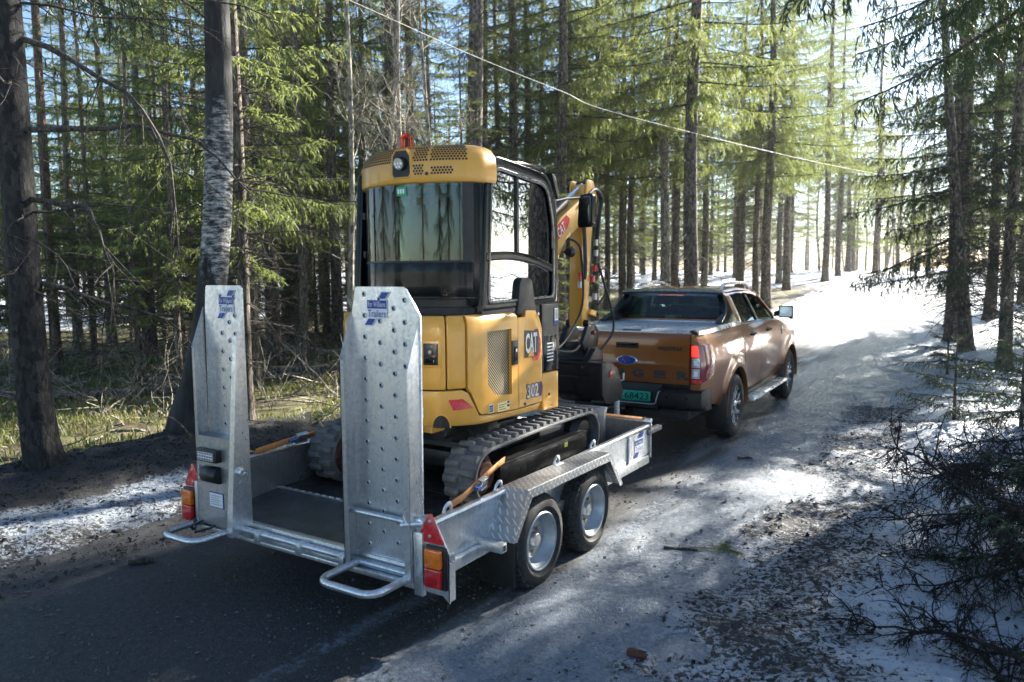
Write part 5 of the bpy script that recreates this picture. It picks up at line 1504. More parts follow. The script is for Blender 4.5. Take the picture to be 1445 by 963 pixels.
# interior: seats and dark trim seen through the glass
g = MB()
for x in (-.38, .38):
    g.box(x - .24, x + .24, .95, 1.1, 1.0, 1.52); g.box(x - .13, x + .13, .98, 1.07, 1.55, 1.68)
    g.box(x - .25, x + .25, 1.95, 2.08, .95, 1.50); g.box(x - .13, x + .13, 1.97, 2.05, 1.53, 1.67)
g.box(-.7, .7, 2.5, 2.75, .95, 1.22); g.build('seats', M['inside'], K, bevel=.03)
g = MB(); g.box(-.17, -.03, .46, .72, 1.40, 1.43); g.build('papers', M['white'], K)
g = MB()
for k in range(17): x = -.62 + k * .0775; g.box(x - .002, x + .002, .50, .504, 1.36, 1.70)
for k in range(7): z = 1.40 + k * .048; g.box(-.64, .64, .50, .504, z - .002, z + .002)
g.build('cab_mesh_guard', M['ink'], K, smooth=False)
# ------------------------------------------------------------------ ground
OFF = Vector((0, 0, 0))
_rng = np.random.RandomState(5)
_LAT = _rng.rand(256, 256)
def vnoise(x, y):
    xi = np.floor(x).astype(int); yi = np.floor(y).astype(int)
    fx = x - xi; fy = y - yi
    fx = fx * fx * (3 - 2 * fx); fy = fy * fy * (3 - 2 * fy)
    g = lambda a, b: _LAT[a & 255, b & 255]
    return (g(xi, yi) * (1 - fx) + g(xi + 1, yi) * fx) * (1 - fy) + (g(xi, yi + 1) * (1 - fx) + g(xi + 1, yi + 1) * fx) * fy
def fbm(x, y, o=4, s=1.0):
    x = np.asarray(x, float) * s; y = np.asarray(y, float) * s
    r = np.zeros(np.broadcast(x, y).shape); a = .5; t = 0
    for k in range(o):
        r = r + a * vnoise(x + 17.3 * k, y + 9.1 * k); t += a; x = x * 2.03; y = y * 2.03; a *= .5
    return r / t
def sm(a, b, x):
    t = np.clip((np.asarray(x, float) - a) / (b - a), 0, 1); return t * t * (3 - 2 * t)
def rise(y):
    return 1.80 * sm(9, 52, y)
def centre(y):
    y = np.asarray(y, float)
    return -.28 - .021 * np.clip(y, 0, 34) + np.where(y > 34, .010 * (y - 34) ** 2, 0)
def edge_r(y): return 1.72 + .0 * y + .25 * (fbm(np.asarray(y, float), 3.0, 3, .7) - .5)
def bank_r(u, y):
    t = u - edge_r(y)
    h = -.022 + .034 * sm(-.2, .9, t) + .13 * sm(.5, 2.0, t) + .16 * sm(2.2, 6, t)
    h += (fbm(u, y, 5, 1.6) - .5) * .15 * sm(0, .9, t) + (fbm(u + 40, y, 4, 6.0) - .5) * .055 * sm(-.1, .5, t) + (fbm(u, y + 9, 3, 19.0) - .5) * .022 * sm(-.1, .3, t)
    h += .04 * np.exp(-((t - .6) / .25) ** 2) * (fbm(u, y, 3, .9) - .3)
    return rise(y) + h
def bank_l(u, y):
    t = -(u + 1.75) + .3 * (fbm(y, 7.7, 3, .8) - .5)
    fade = sm(4.5, 2.0, y) * .75 + .25
    h = -.035 + .10 * sm(-.05, .7, t) * fade + .20 * np.exp(-((t - 2.15) / .62) ** 2) * sm(-4.5, -1.5, y) * sm(3.2, .6, y) - .02 * sm(2.2, 3.2, t)
    h += (fbm(u, y, 5, 2.2) - .5) * .12 * sm(0, .6, t) + (fbm(u + 40, y, 4, 8.0) - .5) * .05 * sm(-.05, .4, t) + (fbm(u, y + 3, 3, 22.0) - .5) * .02 * sm(0, .4, t)
    return rise(y) + h - .12 * sm(2.75, 3.4, t)
def floor_z(x, y):
    u = x - centre(y)
    z = rise(y) + (fbm(x, y, 4, .35) - .5) * .28 * sm(2.5, 6, np.abs(u)) + (fbm(x, y, 3, 2.3) - .5) * .09 * sm(2.5, 4, np.abs(u)) - .09 * sm(3.2, 2.2, np.abs(u))
    return z + .10 * sm(6, 10, u)
def ground_at(x, y):
    u = float(x - centre(y))
    z = float(floor_z(x, y))
    if 1.3 < u < 9: z = max(z, float(bank_r(u, y)))
    if -5 < u < -1.6: z = max(z, float(bank_l(u, y)))
    return z

def steps(segs):
    out = []
    for a, b, s in segs: out += list(np.arange(a, b - 1e-9, s))
    return np.array(out + [segs[-1][1]])
def sheet(name, us, ys, zf, mat, attrs=None, curved=True, smooth=True):
    U, Y = np.meshgrid(us, ys)
    X = U + centre(Y) if curved else U
    Z = zf(U, Y)
    V = np.stack([X, Y, Z], -1).reshape(-1, 3)
    nr, nc = U.shape
    i = (np.arange(nr - 1)[:, None] * nc + np.arange(nc - 1)[None]).ravel()
    F_ = np.stack([i, i + 1, i + nc + 1, i + nc], -1)
    me = np_mesh(name, V, F_, [mat], None, smooth)
    for k, fn in (attrs or {}).items():
        a = me.attributes.new(k, 'FLOAT', 'POINT'); a.data.foreach_set('value', fn(U, Y).astype(np.float32).ravel())
    o = link(name, me); o['kind'] = 'structure'
    return o
def attr(nt, k):
    a = nt.nodes.new('ShaderNodeAttribute'); a.attribute_name = k; return a.outputs['Fac']

# road: dark gravelled asphalt with ice films in the shade
m, nt, b = nodes('road_asphalt')
grain = noise(nt, 85, 4, 0.8); mid = noise(nt, 22, 5, 0.7); big = noise(nt, 1.1, 5, 0.6); long_ = noise(nt, 1.0, 6, 0.62, stretch=(3.2, .35, 1))
c = ramp(nt, grain, [(.34, (.004, .005, .006)), (.50, (.026, .028, .031)), (.62, (.085, .087, .09)), (.76, (.24, .24, .235))])
c = mixc(nt, math_(nt, 'MULTIPLY', ramp(nt, mid, [(.35, 0.0), (.75, 1.0)]), .45), c, (.046, .047, .048))
ice_f = math_(nt, 'ADD', attr(nt, 'ice'), math_(nt, 'ADD', math_(nt, 'MULTIPLY', math_(nt, 'SUBTRACT', long_, .5), 1.5), math_(nt, 'MULTIPLY', math_(nt, 'SUBTRACT', mid, .5), .9)))
ice = ramp(nt, ice_f, [(.42, 0.0), (.70, 1.0)])
snow_f = ramp(nt, math_(nt, 'ADD', attr(nt, 'snow'), math_(nt, 'ADD', math_(nt, 'MULTIPLY', math_(nt, 'SUBTRACT', long_, .5), 1.2), math_(nt, 'MULTIPLY', math_(nt, 'SUBTRACT', mid, .5), .8))), [(.45, 0.0), (.62, 1.0)])
icec = ramp(nt, noise(nt, 40, 4, .7), [(.3, (.11, .145, .185)), (.7, (.30, .36, .43))])
c = mixc(nt, math_(nt, 'MULTIPLY', ice, .85), c, icec)
c = mixc(nt, snow_f, c, (.78, .80, .82))
nt.links.new(c, b.inputs['Base Color'])
nt.links.new(math_(nt, 'SUBTRACT', ramp(nt, mid, [(.3, .34), (.7, .68)]), math_(nt, 'MULTIPLY', ice, .26)), b.inputs['Roughness'])
bump(nt, b, math_(nt, 'ADD', math_(nt, 'MULTIPLY', grain, 1.0), mid), .9, .016)
M['road'] = m
def ice_at(u, y):
    return .02 + .50 * sm(.8, 1.9, u) + .36 * sm(2, 12, y) + .34 * sm(-.3, 1.1, u) + .15 * np.exp(-((u + 1.5) / .35) ** 2) + .14 * (fbm(u, y, 4, .7) - .5)
def snow_at(u, y):
    return .05 + .75 * sm(19, 27, y + 3.5 * (fbm(u, y, 3, .25) - .5)) + .20 * sm(1.35, 1.9, u) + .12 * sm(8, 18, y)
sheet('road', steps([(-2.7, 2.6, .06)]), steps([(-12, -3.5, .5), (-3.5, 8, .06), (8, 25, .2), (25, 90, .8)]),
      lambda u, y: rise(y) + .004 + (fbm(u, y, 3, 1.2) - .5) * .02 + (fbm(u, y, 3, 9.0) - .5) * .008 - .012 * np.exp(-((u - .85) / .25) ** 2) + .05 * sm(1.2, 2.2, u) * (fbm(u, y, 4, 5) - .3),
      m, {'ice': ice_at, 'snow': snow_at})

# ploughed, half melted snow with bark and needle litter
def snow_mat(name, bias):
    m, nt, b = nodes(name)
    n1 = noise(nt, 1.3, 5, .6); n2 = noise(nt, 26, 5, .68, distort=.6); n3 = noise(nt, 75, 4, .7); n4 = noise(nt, 5.5, 6, .65)
    base = ramp(nt, n4, [(.28, (.27, .31, .36)), (.5, (.47, .53, .60)), (.75, (.72, .77, .82))])
    dens = math_(nt, 'ADD', math_(nt, 'ADD', attr(nt, 'dirt'), bias), math_(nt, 'MULTIPLY', math_(nt, 'SUBTRACT', n1, .5), .7))
    # coarse crumbs where the noise rises above a threshold that falls with density
    thr = math_(nt, 'ADD', n2, math_(nt, 'MULTIPLY', dens, .30))
    mk = ramp(nt, thr, [(.66, 0.0), (.715, 1.0)])
    thr2 = math_(nt, 'ADD', n3, math_(nt, 'MULTIPLY', dens, .22))
    mk2 = ramp(nt, thr2, [(.68, 0.0), (.72, 1.0)])
    mk = math_(nt, 'MAXIMUM', mk, math_(nt, 'MULTIPLY', mk2, .85))
    soil = ramp(nt, n3, [(.3, (.008, .009, .010)), (.7, (.045, .043, .042))])
    grey = mixc(nt, math_(nt, 'MULTIPLY', ramp(nt, math_(nt, 'ADD', n4, math_(nt, 'MULTIPLY', dens, .4)), [(.55, 0.0), (.85, 1.0)]), .65), base, (.22, .225, .23))
    icy = math_(nt, 'ADD', attr(nt, 'ice'), math_(nt, 'MULTIPLY', math_(nt, 'SUBTRACT', n4, .5), 1.3))
    icm = ramp(nt, icy, [(.38, 0.0), (.66, 1.0)])
    grey = mixc(nt, math_(nt, 'MULTIPLY', icm, .85), grey, ramp(nt, n2, [(.3, (.11, .13, .155)), (.7, (.30, .345, .395))]))
    c = mixc(nt, mk, grey, soil)
    nt.links.new(c, b.inputs['Base Color'])
    nt.links.new(ramp(nt, mk, [(0, .42), (1, .8)]), b.inputs['Roughness'])
    b.inputs['Subsurface Weight'].default_value = 0.0
    bump(nt, b, math_(nt, 'ADD', math_(nt, 'MULTIPLY', n2, .8), math_(nt, 'ADD', math_(nt, 'MULTIPLY', n4, 1.5), math_(nt, 'MULTIPLY', mk, .25))), .7, .03)
    return m
M['snow_r'] = snow_mat('litter_strewn_snow', 0.0)
def dirt_r(u, y):
    t = u - edge_r(y)
    return .16 + .36 * sm(.15, .7, t) * sm(2.0, 1.0, t) + .18 * sm(5, -1, y) + .9 * (fbm(u, y, 4, 1.5) - .5) - .30 * sm(7, 20, y)
def ice_r(u, y):
    t = u - edge_r(y)
    return .75 * sm(1.0, .1, t) + .24 + .9 * (fbm(u + 3, y, 4, .8) - .5) - .3 * sm(20, 30, y)
sheet('snow_bank', steps([(1.35, 4.6, .035), (4.6, 10, .2)]), steps([(-9, -3.2, .4), (-3.2, 7, .035), (7, 16, .12), (16, 75, .7)]), bank_r, M['snow_r'], {'dirt': dirt_r, 'ice': ice_r})
M['snow_l'] = snow_mat('dirty_gravel_snow', .12)
def dirt_l(u, y):
    t = -(u + 1.75)
    return .40 + 2.2 * sm(1.10, 1.6, t + .6 * (fbm(u, y, 3, 1.7) - .5)) + 1.0 * (fbm(u, y, 4, 1.9) - .5) + .5 * sm(.4, -.1, t) + .6 * sm(3, 8, y)
def ice_l(u, y):
    return .45 + .8 * (fbm(u + 3, y, 4, 1.2) - .5)
sheet('snow_verge', steps([(-5.2, -1.55, .035)]), steps([(-9, -3.2, .4), (-3.2, 5, .035), (5, 16, .2), (16, 75, .7)]), bank_l, M['snow_l'], {'dirt': dirt_l, 'ice': ice_l})

# forest floor: moss, pale dead grass, needles; old snow further off
m, nt, b = nodes('forest_floor')
n1 = noise(nt, .9, 6, .62); n2 = noise(nt, 6, 6, .7); n3 = noise(nt, 45, 4, .7, stretch=(1, 1, 1))
g1 = ramp(nt, n2, [(.25, (.035, .038, .014)), (.45, (.11, .12, .035)), (.6, (.21, .20, .08)), (.8, (.34, .30, .17))])
g2 = ramp(nt, n2, [(.3, (.03, .022, .014)), (.7, (.10, .075, .045))])
c = mixc(nt, ramp(nt, n1, [(.40, 0.0), (.58, 1.0)]), g2, g1)
c = mixc(nt, math_(nt, 'MULTIPLY', ramp(nt, n3, [(.45, 0.0), (.8, 1.0)]), .5), c, (.42, .36, .20))
sn = ramp(nt, math_(nt, 'ADD', attr(nt, 'snow'), math_(nt, 'MULTIPLY', math_(nt, 'SUBTRACT', n2, .5), .7)), [(.46, 0.0), (.54, 1.0)])
c = mixc(nt, sn, c, (.80, .82, .85))
nt.links.new(c, b.inputs['Base Color']); b.inputs['Roughness'].default_value = .85
bump(nt, b, math_(nt, 'ADD', n2, math_(nt, 'MULTIPLY', n3, .5)), .8, .05)
M['floor'] = m
def snow_floor(x, y):
    u = x - centre(y)
    return .05 + .9 * sm(17, 24, np.hypot(x * .9 + 2, (y - 3) * .55) + 5 * (fbm(x, y, 3, .12) - .5)) * sm(-1, -8, u) + .9 * sm(1, 3, u) + .85 * sm(30, 38, y) + .35 * (fbm(x, y, 4, .5) - .5)
sheet('forest_floor', steps([(-260, -60, 20), (-60, -16, 1.5), (-16, -3, .18), (-3, 12, .6), (12, 60, 3), (60, 260, 20)]),
      steps([(-60, -8, 2.5), (-8, 12, .18), (12, 60, .9), (60, 120, 4), (120, 500, 20)]), floor_z, m, {'snow': snow_floor}, curved=False)
# ------------------------------------------------------------------ vegetation
rs = np.random.RandomState(21)
def bark_mat(name, lo, hi, scale=14, moss=None):
    m, nt, b = nodes(name)
    n = noise(nt, scale, 6, .7, stretch=(1, 1, .28)); n2 = noise(nt, 2.2, 4, .6); n3 = noise(nt, scale * 4, 3, .7)
    tc = nt.nodes.new('ShaderNodeTexCoord'); mp = nt.nodes.new('ShaderNodeMapping'); mp.inputs['Scale'].default_value = (1, 1, .45); nt.links.new(tc.outputs['Object'], mp.inputs[0])
    vo = nt.nodes.new('ShaderNodeTexVoronoi'); vo.inputs['Scale'].default_value = scale * 2.2; nt.links.new(mp.outputs[0], vo.inputs['Vector'])
    sp = nt.nodes.new('ShaderNodeSeparateColor'); nt.links.new(vo.outputs['Color'], sp.inputs[0])
    n = math_(nt, 'ADD', math_(nt, 'MULTIPLY', n, .62), math_(nt, 'MULTIPLY', sp.outputs[0], .38))
    c = ramp(nt, n, [(.30, tuple(x * .40 for x in lo)), (.48, lo), (.72, hi)])
    c = mixc(nt, math_(nt, 'MULTIPLY', ramp(nt, n2, [(.5, 0.0), (.75, 1.0)]), .45), c, moss or tuple(x * .8 for x in hi))
    nt.links.new(c, b.inputs['Base Color']); b.inputs['Roughness'].default_value = .9
    bump(nt, b, math_(nt, 'ADD', n, math_(nt, 'MULTIPLY', n3, .4)), .9, .03)
    return m
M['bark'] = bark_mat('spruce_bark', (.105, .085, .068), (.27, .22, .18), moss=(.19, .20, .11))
M['bark_shaded'] = bark_mat('shaded_spruce_bark', (.018, .017, .016), (.055, .050, .047), moss=(.04, .045, .035))  # spruce bark again, with the near trunk's shade put into the colour
M['bark_red'] = bark_mat('pine_bark', (.13, .075, .05), (.27, .16, .105))
M['twig'] = bark_mat('dead_twig', (.06, .05, .042), (.15, .13, .11), 30)
M['pale_bark'] = bark_mat('pale_bark', (.26, .23, .18), (.50, .46, .38), 10, (.40, .36, .25))
# birch: white with dark horizontal bands, black and cracked towards the foot
m, nt, b = nodes('birch_bark')
n = noise(nt, 9, 5, .65, stretch=(.9, .9, 3.2)); n2 = noise(nt, 7, 6, .7, stretch=(1, 1, .35))
geo = nt.nodes.new('ShaderNodeTexCoord'); sxyz = nt.nodes.new('ShaderNodeSeparateXYZ'); nt.links.new(geo.outputs['Object'], sxyz.inputs[0])
white = ramp(nt, n, [(.42, (.02, .02, .02)), (.50, (.18, .18, .17)), (.64, (.58, .57, .54))])
dark = ramp(nt, n2, [(.35, (.006, .006, .007)), (.72, (.05, .048, .046))])
zz_ = math_(nt, 'ADD', sxyz.outputs[2], math_(nt, 'MULTIPLY', math_(nt, 'SUBTRACT', n2, .5), 2.0))
band_ = math_(nt, 'MULTIPLY', ramp(nt, math_(nt, 'MULTIPLY', zz_, .1), [(.165, 0.0), (.205, 1.0)]), ramp(nt, math_(nt, 'MULTIPLY', zz_, .1), [(.31, 1.0), (.36, .0)]))
nt.links.new(mixc(nt, band_, dark, white), b.inputs['Base Color']); b.inputs['Roughness'].default_value = .8
bump(nt, b, n2, .9, .03)
M['birch'] = m

def leaf_mat(name, col, trans=.45, hue=.25):
    m = bpy.data.materials.new(name); m.use_nodes = True
    nt = m.node_tree; nt.nodes.clear()
    out = nt.nodes.new('ShaderNodeOutputMaterial')
    f = noise(nt, 1.1, 3, .6); f2 = noise(nt, 9, 3, .6)
    oi = nt.nodes.new('ShaderNodeObjectInfo')
    k = math_(nt, 'ADD', math_(nt, 'MULTIPLY', f, .6), math_(nt, 'ADD', math_(nt, 'MULTIPLY', f2, .45), math_(nt, 'MULTIPLY', math_(nt, 'SUBTRACT', oi.outputs['Random'], .5), .25)))
    lo = (col[0] * .55, col[1] * .62, col[2] * .8); hi = (col[0] * 1.75, col[1] * 1.4, col[2] * 1.0)
    c = ramp(nt, k, [(.3, lo), (.52, col), (.8, hi)])
    d = nt.nodes.new('ShaderNodeBsdfPrincipled'); d.inputs['Roughness'].default_value = .5; d.inputs['Specular IOR Level'].default_value = .35
    t = nt.nodes.new('ShaderNodeBsdfTranslucent')
    nt.links.new(c, d.inputs['Base Color'])
    nt.links.new(mixc(nt, .35, c, (min(1, col[0] * 3.2), min(1, col[1] * 2.6), col[2] * 1.2)), t.inputs[0])
    mx = nt.nodes.new('ShaderNodeMixShader'); mx.inputs[0].default_value = trans
    nt.links.new(d.outputs[0], mx.inputs[1]); nt.links.new(t.outputs[0], mx.inputs[2]); nt.links.new(mx.outputs[0], out.inputs[0])
    return m
M['needle'] = leaf_mat('spruce_needles', (.12, .162, .068), .6)
M['needle_shaded'] = leaf_mat('spruce_needles_shaded', (.035, .060, .032), .20)  # darker copy of the needles, shade of backlit trees painted in
M['pine_needle'] = leaf_mat('pine_needles', (.085, .12, .045), .35)

class NB:
    """numpy mesh builder of quads"""
    def __init__(s): s.V = []; s.F = []; s.M = []; s.n = 0
    def quads(s, P, mi):                       # P: (n,4,3)
        n = len(P)
        if not n: return
        s.V.append(P.reshape(-1, 3)); s.F.append(np.arange(n * 4).reshape(n, 4) + s.n); s.M.append(np.full(n, mi)); s.n += n * 4
    def tube(s, pts, rad, mi, k=4):
        pts = np.asarray(pts, float); m = len(pts); rad = np.asarray(rad, float)
        d = np.gradient(pts, axis=0); d /= np.linalg.norm(d, axis=1)[:, None] + 1e-9
        ref = np.where(np.abs(d[:, 2:3]) > .9, np.array([[1., 0, 0]]), np.array([[0, 0, 1.]]))
        u = np.cross(d, ref); u /= np.linalg.norm(u, axis=1)[:, None] + 1e-9
        w = np.cross(d, u)
        a = np.arange(k) * 2 * np.pi / k
        ring = pts[:, None] + (u[:, None] * np.cos(a)[None, :, None] + w[:, None] * np.sin(a)[None, :, None]) * rad[:, None, None]
        s.V.append(ring.reshape(-1, 3))
        i = np.arange(m - 1)[:, None] * k; j = np.arange(k)[None]
        f = np.stack([i + j, i + (j + 1) % k, i + k + (j + 1) % k, i + k + j], -1).reshape(-1, 4) + s.n
        s.F.append(f); s.M.append(np.full(len(f), mi)); s.n += m * k
    def arrays(s): return np.concatenate(s.V), np.concatenate(s.F), np.concatenate(s.M)
    def add(s, A, R=None, t=None):
        V, F_, M_ = A
        if R is not None: V = V @ R.T
        if t is not None: V = V + t
        s.V.append(V); s.F.append(F_ + s.n); s.M.append(M_); s.n += len(V)
    def mesh(s, name, mats, smooth=True):
        V, F_, M_ = s.arrays(); return np_mesh(name, V, F_, mats, M_, smooth)

def unit(v): return v / (np.linalg.norm(v, axis=-1, keepdims=True) + 1e-9)
def twigs(p, d, l, w, rng, cross=True):
    """needle-clad twigs as thin lozenges: p,d (n,3), l,w (n,)"""
    n = len(p); r = unit(rng.normal(size=(n, 3))); s = unit(np.cross(d, r))
    l = l[:, None]; w = w[:, None]
    bend = np.array([[0, 0, -1.]]) * l * .12
    out = [np.stack([p, p + d * l * .42 + s * w + bend * .4, p + d * l + bend, p + d * l * .42 - s * w + bend * .4], 1)]
    if cross:
        s2 = np.cross(d, s)
        out.append(np.stack([p, p + d * l * .42 + s2 * w + bend * .4, p + d * l + bend, p + d * l * .42 - s2 * w + bend * .4], 1))
    return np.concatenate(out)
def spruce_branch(L, rng, hang=.6, dens=1.0, fine=1.0, sag=.25):
    """a bough along +X with drooping side shoots; materials 0 needles, 1 wood"""
    b = NB()
    t = np.linspace(0, 1, 9)
    stem = np.stack([L * t * (1 - .06 * t), L * .04 * np.sin(3 * t + rng.rand() * 6), -L * sag * t ** 1.5 + L * (sag * .55) * t ** 3], -1)
    b.tube(stem, .017 * L / 2 * (1 - t * .8) + .003, 1, 4)
    n = int(L / .066 * dens)
    P = []; D = []; Ln = []; Wd = []
    for i in range(n):
        f = .08 + .92 * (i + rng.rand()) / n
        q = np.array([np.interp(f, t, stem[:, k]) for k in range(3)])
        side = 1 if i % 2 else -1
        sl = (L * .32 * (1 - f * .72) + .06) * rng.uniform(.4, 1.25)
        d = unit(np.array([.5 + .4 * rng.rand(), side * (.45 + .5 * rng.rand()), -.05 - hang * .6 * rng.rand()]))
        m = max(2, int(sl / .062)); pt = q.copy(); step = sl / m
        curl = rng.normal(size=3) * .05
        for j in range(m):
            g = hang * (j + 1) / m
            d = unit(d + np.array([0, 0, -.42 * g]) + curl + rng.normal(size=3) * .10)
            P.append(pt.copy()); D.append(d); Ln.append(step * 1.35); Wd.append(.0095)
            for _ in range(3):                      # short needle-clad shoots to the sides and hanging down
                dd = unit(d * .5 + rng.normal(size=3) * .55 + np.array([0, 0, -.55 * hang]))
                P.append(pt + d * step * rng.rand()); D.append(dd); Ln.append(rng.uniform(.035, .095) * (1 + hang * .55)); Wd.append(.0075)
            pt = pt + d * step
    f = rng.rand(int(n * 1.6)) * .92 + .08
    for ff in f:
        q = np.array([np.interp(ff, t, stem[:, k]) for k in range(3)])
        P.append(q); D.append(unit(np.array([.8, rng.uniform(-.7, .7), rng.uniform(-.5, .3)]))); Ln.append(rng.uniform(.05, .12)); Wd.append(.009)
    b.quads(twigs(np.array(P), np.array(D), np.array(Ln), np.array(Wd) * rng.uniform(.75, 1.35, len(P)), rng, fine > 1), 0)
    return b.arrays()
def rot_zy(az, el):
    ca, sa, ce, se = math.cos(az), math.sin(az), math.cos(el), math.sin(el)
    return np.array([[ca, -sa, 0], [sa, ca, 0], [0, 0, 1]]) @ np.array([[ce, 0, -se], [0, 1, 0], [se, 0, ce]])
BR = [spruce_branch(L, np.random.RandomState(40 + i), hang=h, dens=dn) for i, (L, h, dn) in enumerate(((1.0, .45, 1.0), (1.6, .7, .95), (2.2, .9, .9), (2.2, 1.3, 1.0), (2.9, 1.1, .85), (2.9, 1.5, .9)))]
BRL = [1.0, 1.6, 2.2, 2.2, 2.9, 2.9]
def trunk_arr(h, r, rng, lean=(0, 0), k=14, butt=1.45, wob=.05, mi=0):
    b = NB(); n = 26
    z = h * (np.linspace(0, 1, n) ** 1.25)
    x = lean[0] * np.sqrt(z / h) + wob * np.sin(z * .55 + rng.rand() * 6) * np.minimum(1, z / 3); y = lean[1] * np.sqrt(z / h) + wob * np.cos(z * .47 + rng.rand() * 6) * np.minimum(1, z / 3)
    pts = np.stack([x, y, z - .12], -1)
    rad = r * (1 - z / h) ** .75 * (1 + (butt - 1) * np.exp(-z / .28)) + .008
    b.tube(pts, rad, mi, k)
    V, F_, M_ = b.arrays()
    ang = np.tile(np.arange(k), n)
    lob = 1 + .12 * np.sin(ang * 2 * np.pi / k * 5 + rng.rand() * 6) * np.exp(-np.repeat(z, k) / .3) + rng.normal(size=n * k) * .018
    c = np.repeat(pts, k, 0); V = c + (V - c) * lob[:, None]
    return (V, F_, M_), pts, rad
def dead_twigs(b, pts, z0, z1, n, rng, lmax=1.5, mi=1):
    for _ in range(n):
        z = rng.uniform(z0, z1); c = np.array([np.interp(z, pts[:, 2], pts[:, k]) for k in range(3)])
        a = rng.rand() * 6.28; L = rng.uniform(.25, 1) * lmax
        d = np.array([math.cos(a), math.sin(a), rng.uniform(-.45, .2)]); q = [c]; dd = d.copy()
        for k in range(5):
            dd = unit(dd + rng.normal(size=3) * .14 + np.array([0, 0, -.03])); q.append(q[-1] + dd * L / 5)
        q = np.array(q); b.tube(q, np.linspace(.011, .003, 6) * (.7 + L * .4), mi, 3)
        for k in range(int(4 * L) + 1):
            i = rng.randint(1, 5); s = unit(dd + rng.normal(size=3) * .7); l2 = L * rng.uniform(.15, .4)
            b.tube(np.array([q[i], q[i] + s * l2 * .5, q[i] + s * l2 + rng.normal(size=3) * .05]), [.005, .0035, .0015], mi, 3)

def make_spruce(seed, h, r, cb, full, spread=2.6, dead=70, hang_bias=0):
    """returns (trunk mesh, crown mesh, dead branch mesh)"""
    rng = np.random.RandomState(seed)
    ta, pts, rad = trunk_arr(h, r, rng)
    t = NB(); t.add(ta); tm = t.mesh('trunk', [M['bark']])
    c = NB(); z = cb
    while z < h - .6:
        f = (z - cb) / (h - cb)
        nb = rng.randint(3, 6) if full >= 1 else rng.randint(2, 5)
        Lw = spread * (1 - f) ** .8 * (.65 + .35 * min(1, f * 5 + .3)) + .35
        a0 = rng.rand() * 6.28
        for k in range(nb):
            L = Lw * rng.uniform(.6, 1.15)
            cand = min(range(6), key=lambda i: abs(BRL[i] - L) + rng.rand() * .5 + (0 if (i in (3, 5)) == (rng.rand() < .45 + hang_bias) else .3))
            s = L / BRL[cand]
            R = rot_zy(a0 + k * 6.28 / nb + rng.uniform(-.4, .4), rng.uniform(-.25, .12) + .35 * f) * s
            p = np.array([np.interp(z, pts[:, 2], pts[:, i]) for i in range(3)]) + np.array([0, 0, rng.uniform(-.15, .15)])
            c.add(BR[cand], R, p)
        z += rng.uniform(.26, .46) / full * (1 if f < .75 else .7)
    cm = c.mesh('crown', [M['needle'], M['twig']], smooth=False)
    d = NB(); dead_twigs(d, pts, .8, cb + 2.5, dead, rng); dm = d.mesh('dead_branches', [M['twig'], M['twig']])
    return tm, cm, dm
def make_bare(seed, h, r, mat, wide=.5, levels=4):
    rng = np.random.RandomState(seed)
    ta, pts, rad = trunk_arr(h, r, rng, lean=tuple(rng.uniform(-.5, .5, 2)), wob=.12, butt=1.3)
    t = NB(); t.add(ta); tm = t.mesh('trunk', [mat])
    c = NB()
    def grow(p, d, L, rr, lev):
        q = [p]; dd = d
        for k in range(4):
            dd = unit(dd + rng.normal(size=3) * .16 + np.array([0, 0, .06])); q.append(q[-1] + dd * L / 4)
        q = np.array(q); c.tube(q, np.linspace(rr, rr * .45, 5), 0, 4 if lev < 2 else 3)
        if lev < levels:
            for k in range(rng.randint(3, 6)):
                i = rng.randint(1, 5); grow(q[i], unit(dd + rng.normal(size=3) * .65 + np.array([0, 0, .12])), L * rng.uniform(.4, .65), rr * .5, lev + 1)
    for k in range(int(h * 1.6)):
        z = h * rng.uniform(.22, .97); p = np.array([np.interp(z, pts[:, 2], pts[:, i]) for i in range(3)])
        a = rng.rand() * 6.28
        grow(p, unit(np.array([math.cos(a) * wide, math.sin(a) * wide, rng.uniform(.2, .7)])), h * .16 * (1.15 - z / h), r * .28, 1)
    return tm, c.mesh('branches', [mat])

SPR = {'low': [make_spruce(1, 13, .15, 1.8, .6, 1.6, 110, .3), make_spruce(2, 14, .15, 2.6, .55, 1.7, 120, .2)],
       'mid': [make_spruce(3, 16, .16, 3.0, .75, 2.1, 130, .35), make_spruce(4, 17, .16, 3.8, .7, 2.0, 140, .3)],
       'high': [make_spruce(5, 17, .16, 4.8, .9, 2.6, 170, .4), make_spruce(6, 18, .16, 6.0, .8, 2.6, 180, .3)],
       'bare': [make_spruce(8, 20, .17, 9.5, .6, 2.0, 190), make_spruce(9, 20, .17, 8.0, .55, 1.9, 200)]}
PINE = make_spruce(10, 20, .14, 10, .6, 1.8, 60)
PB = [make_bare(31, 9, .055, M['pale_bark']), make_bare(32, 10, .06, M['pale_bark']), make_bare(33, 12, .09, M['pale_bark'], .6, 3)]
_used = {}
def plant(name, meshes, x, y, dia, rz, label, cat, group, dia0=.32, hs=1.0, lean=None, names=('trunk', 'crown', 'dead_branches'), mats=None):
    s = dia / dia0
    o = empty(name, (x, y, ground_at(x, y)), rz)
    tag(o, label, cat, group)
    hsz = hs * (.8 + .2 * s)
    for nm, me in zip(names, meshes):
        c = link(nm, me, o)
        c.scale = (s if nm == 'trunk' else (.75 + .25 * s), s if nm == 'trunk' else (.75 + .25 * s), hsz)
        if mats and nm == 'trunk':
            c.data = me.copy(); c.data.materials.clear(); c.data.materials.append(mats)
    if lean: o.rotation_euler = (lean[0], lean[1], rz)
    return o
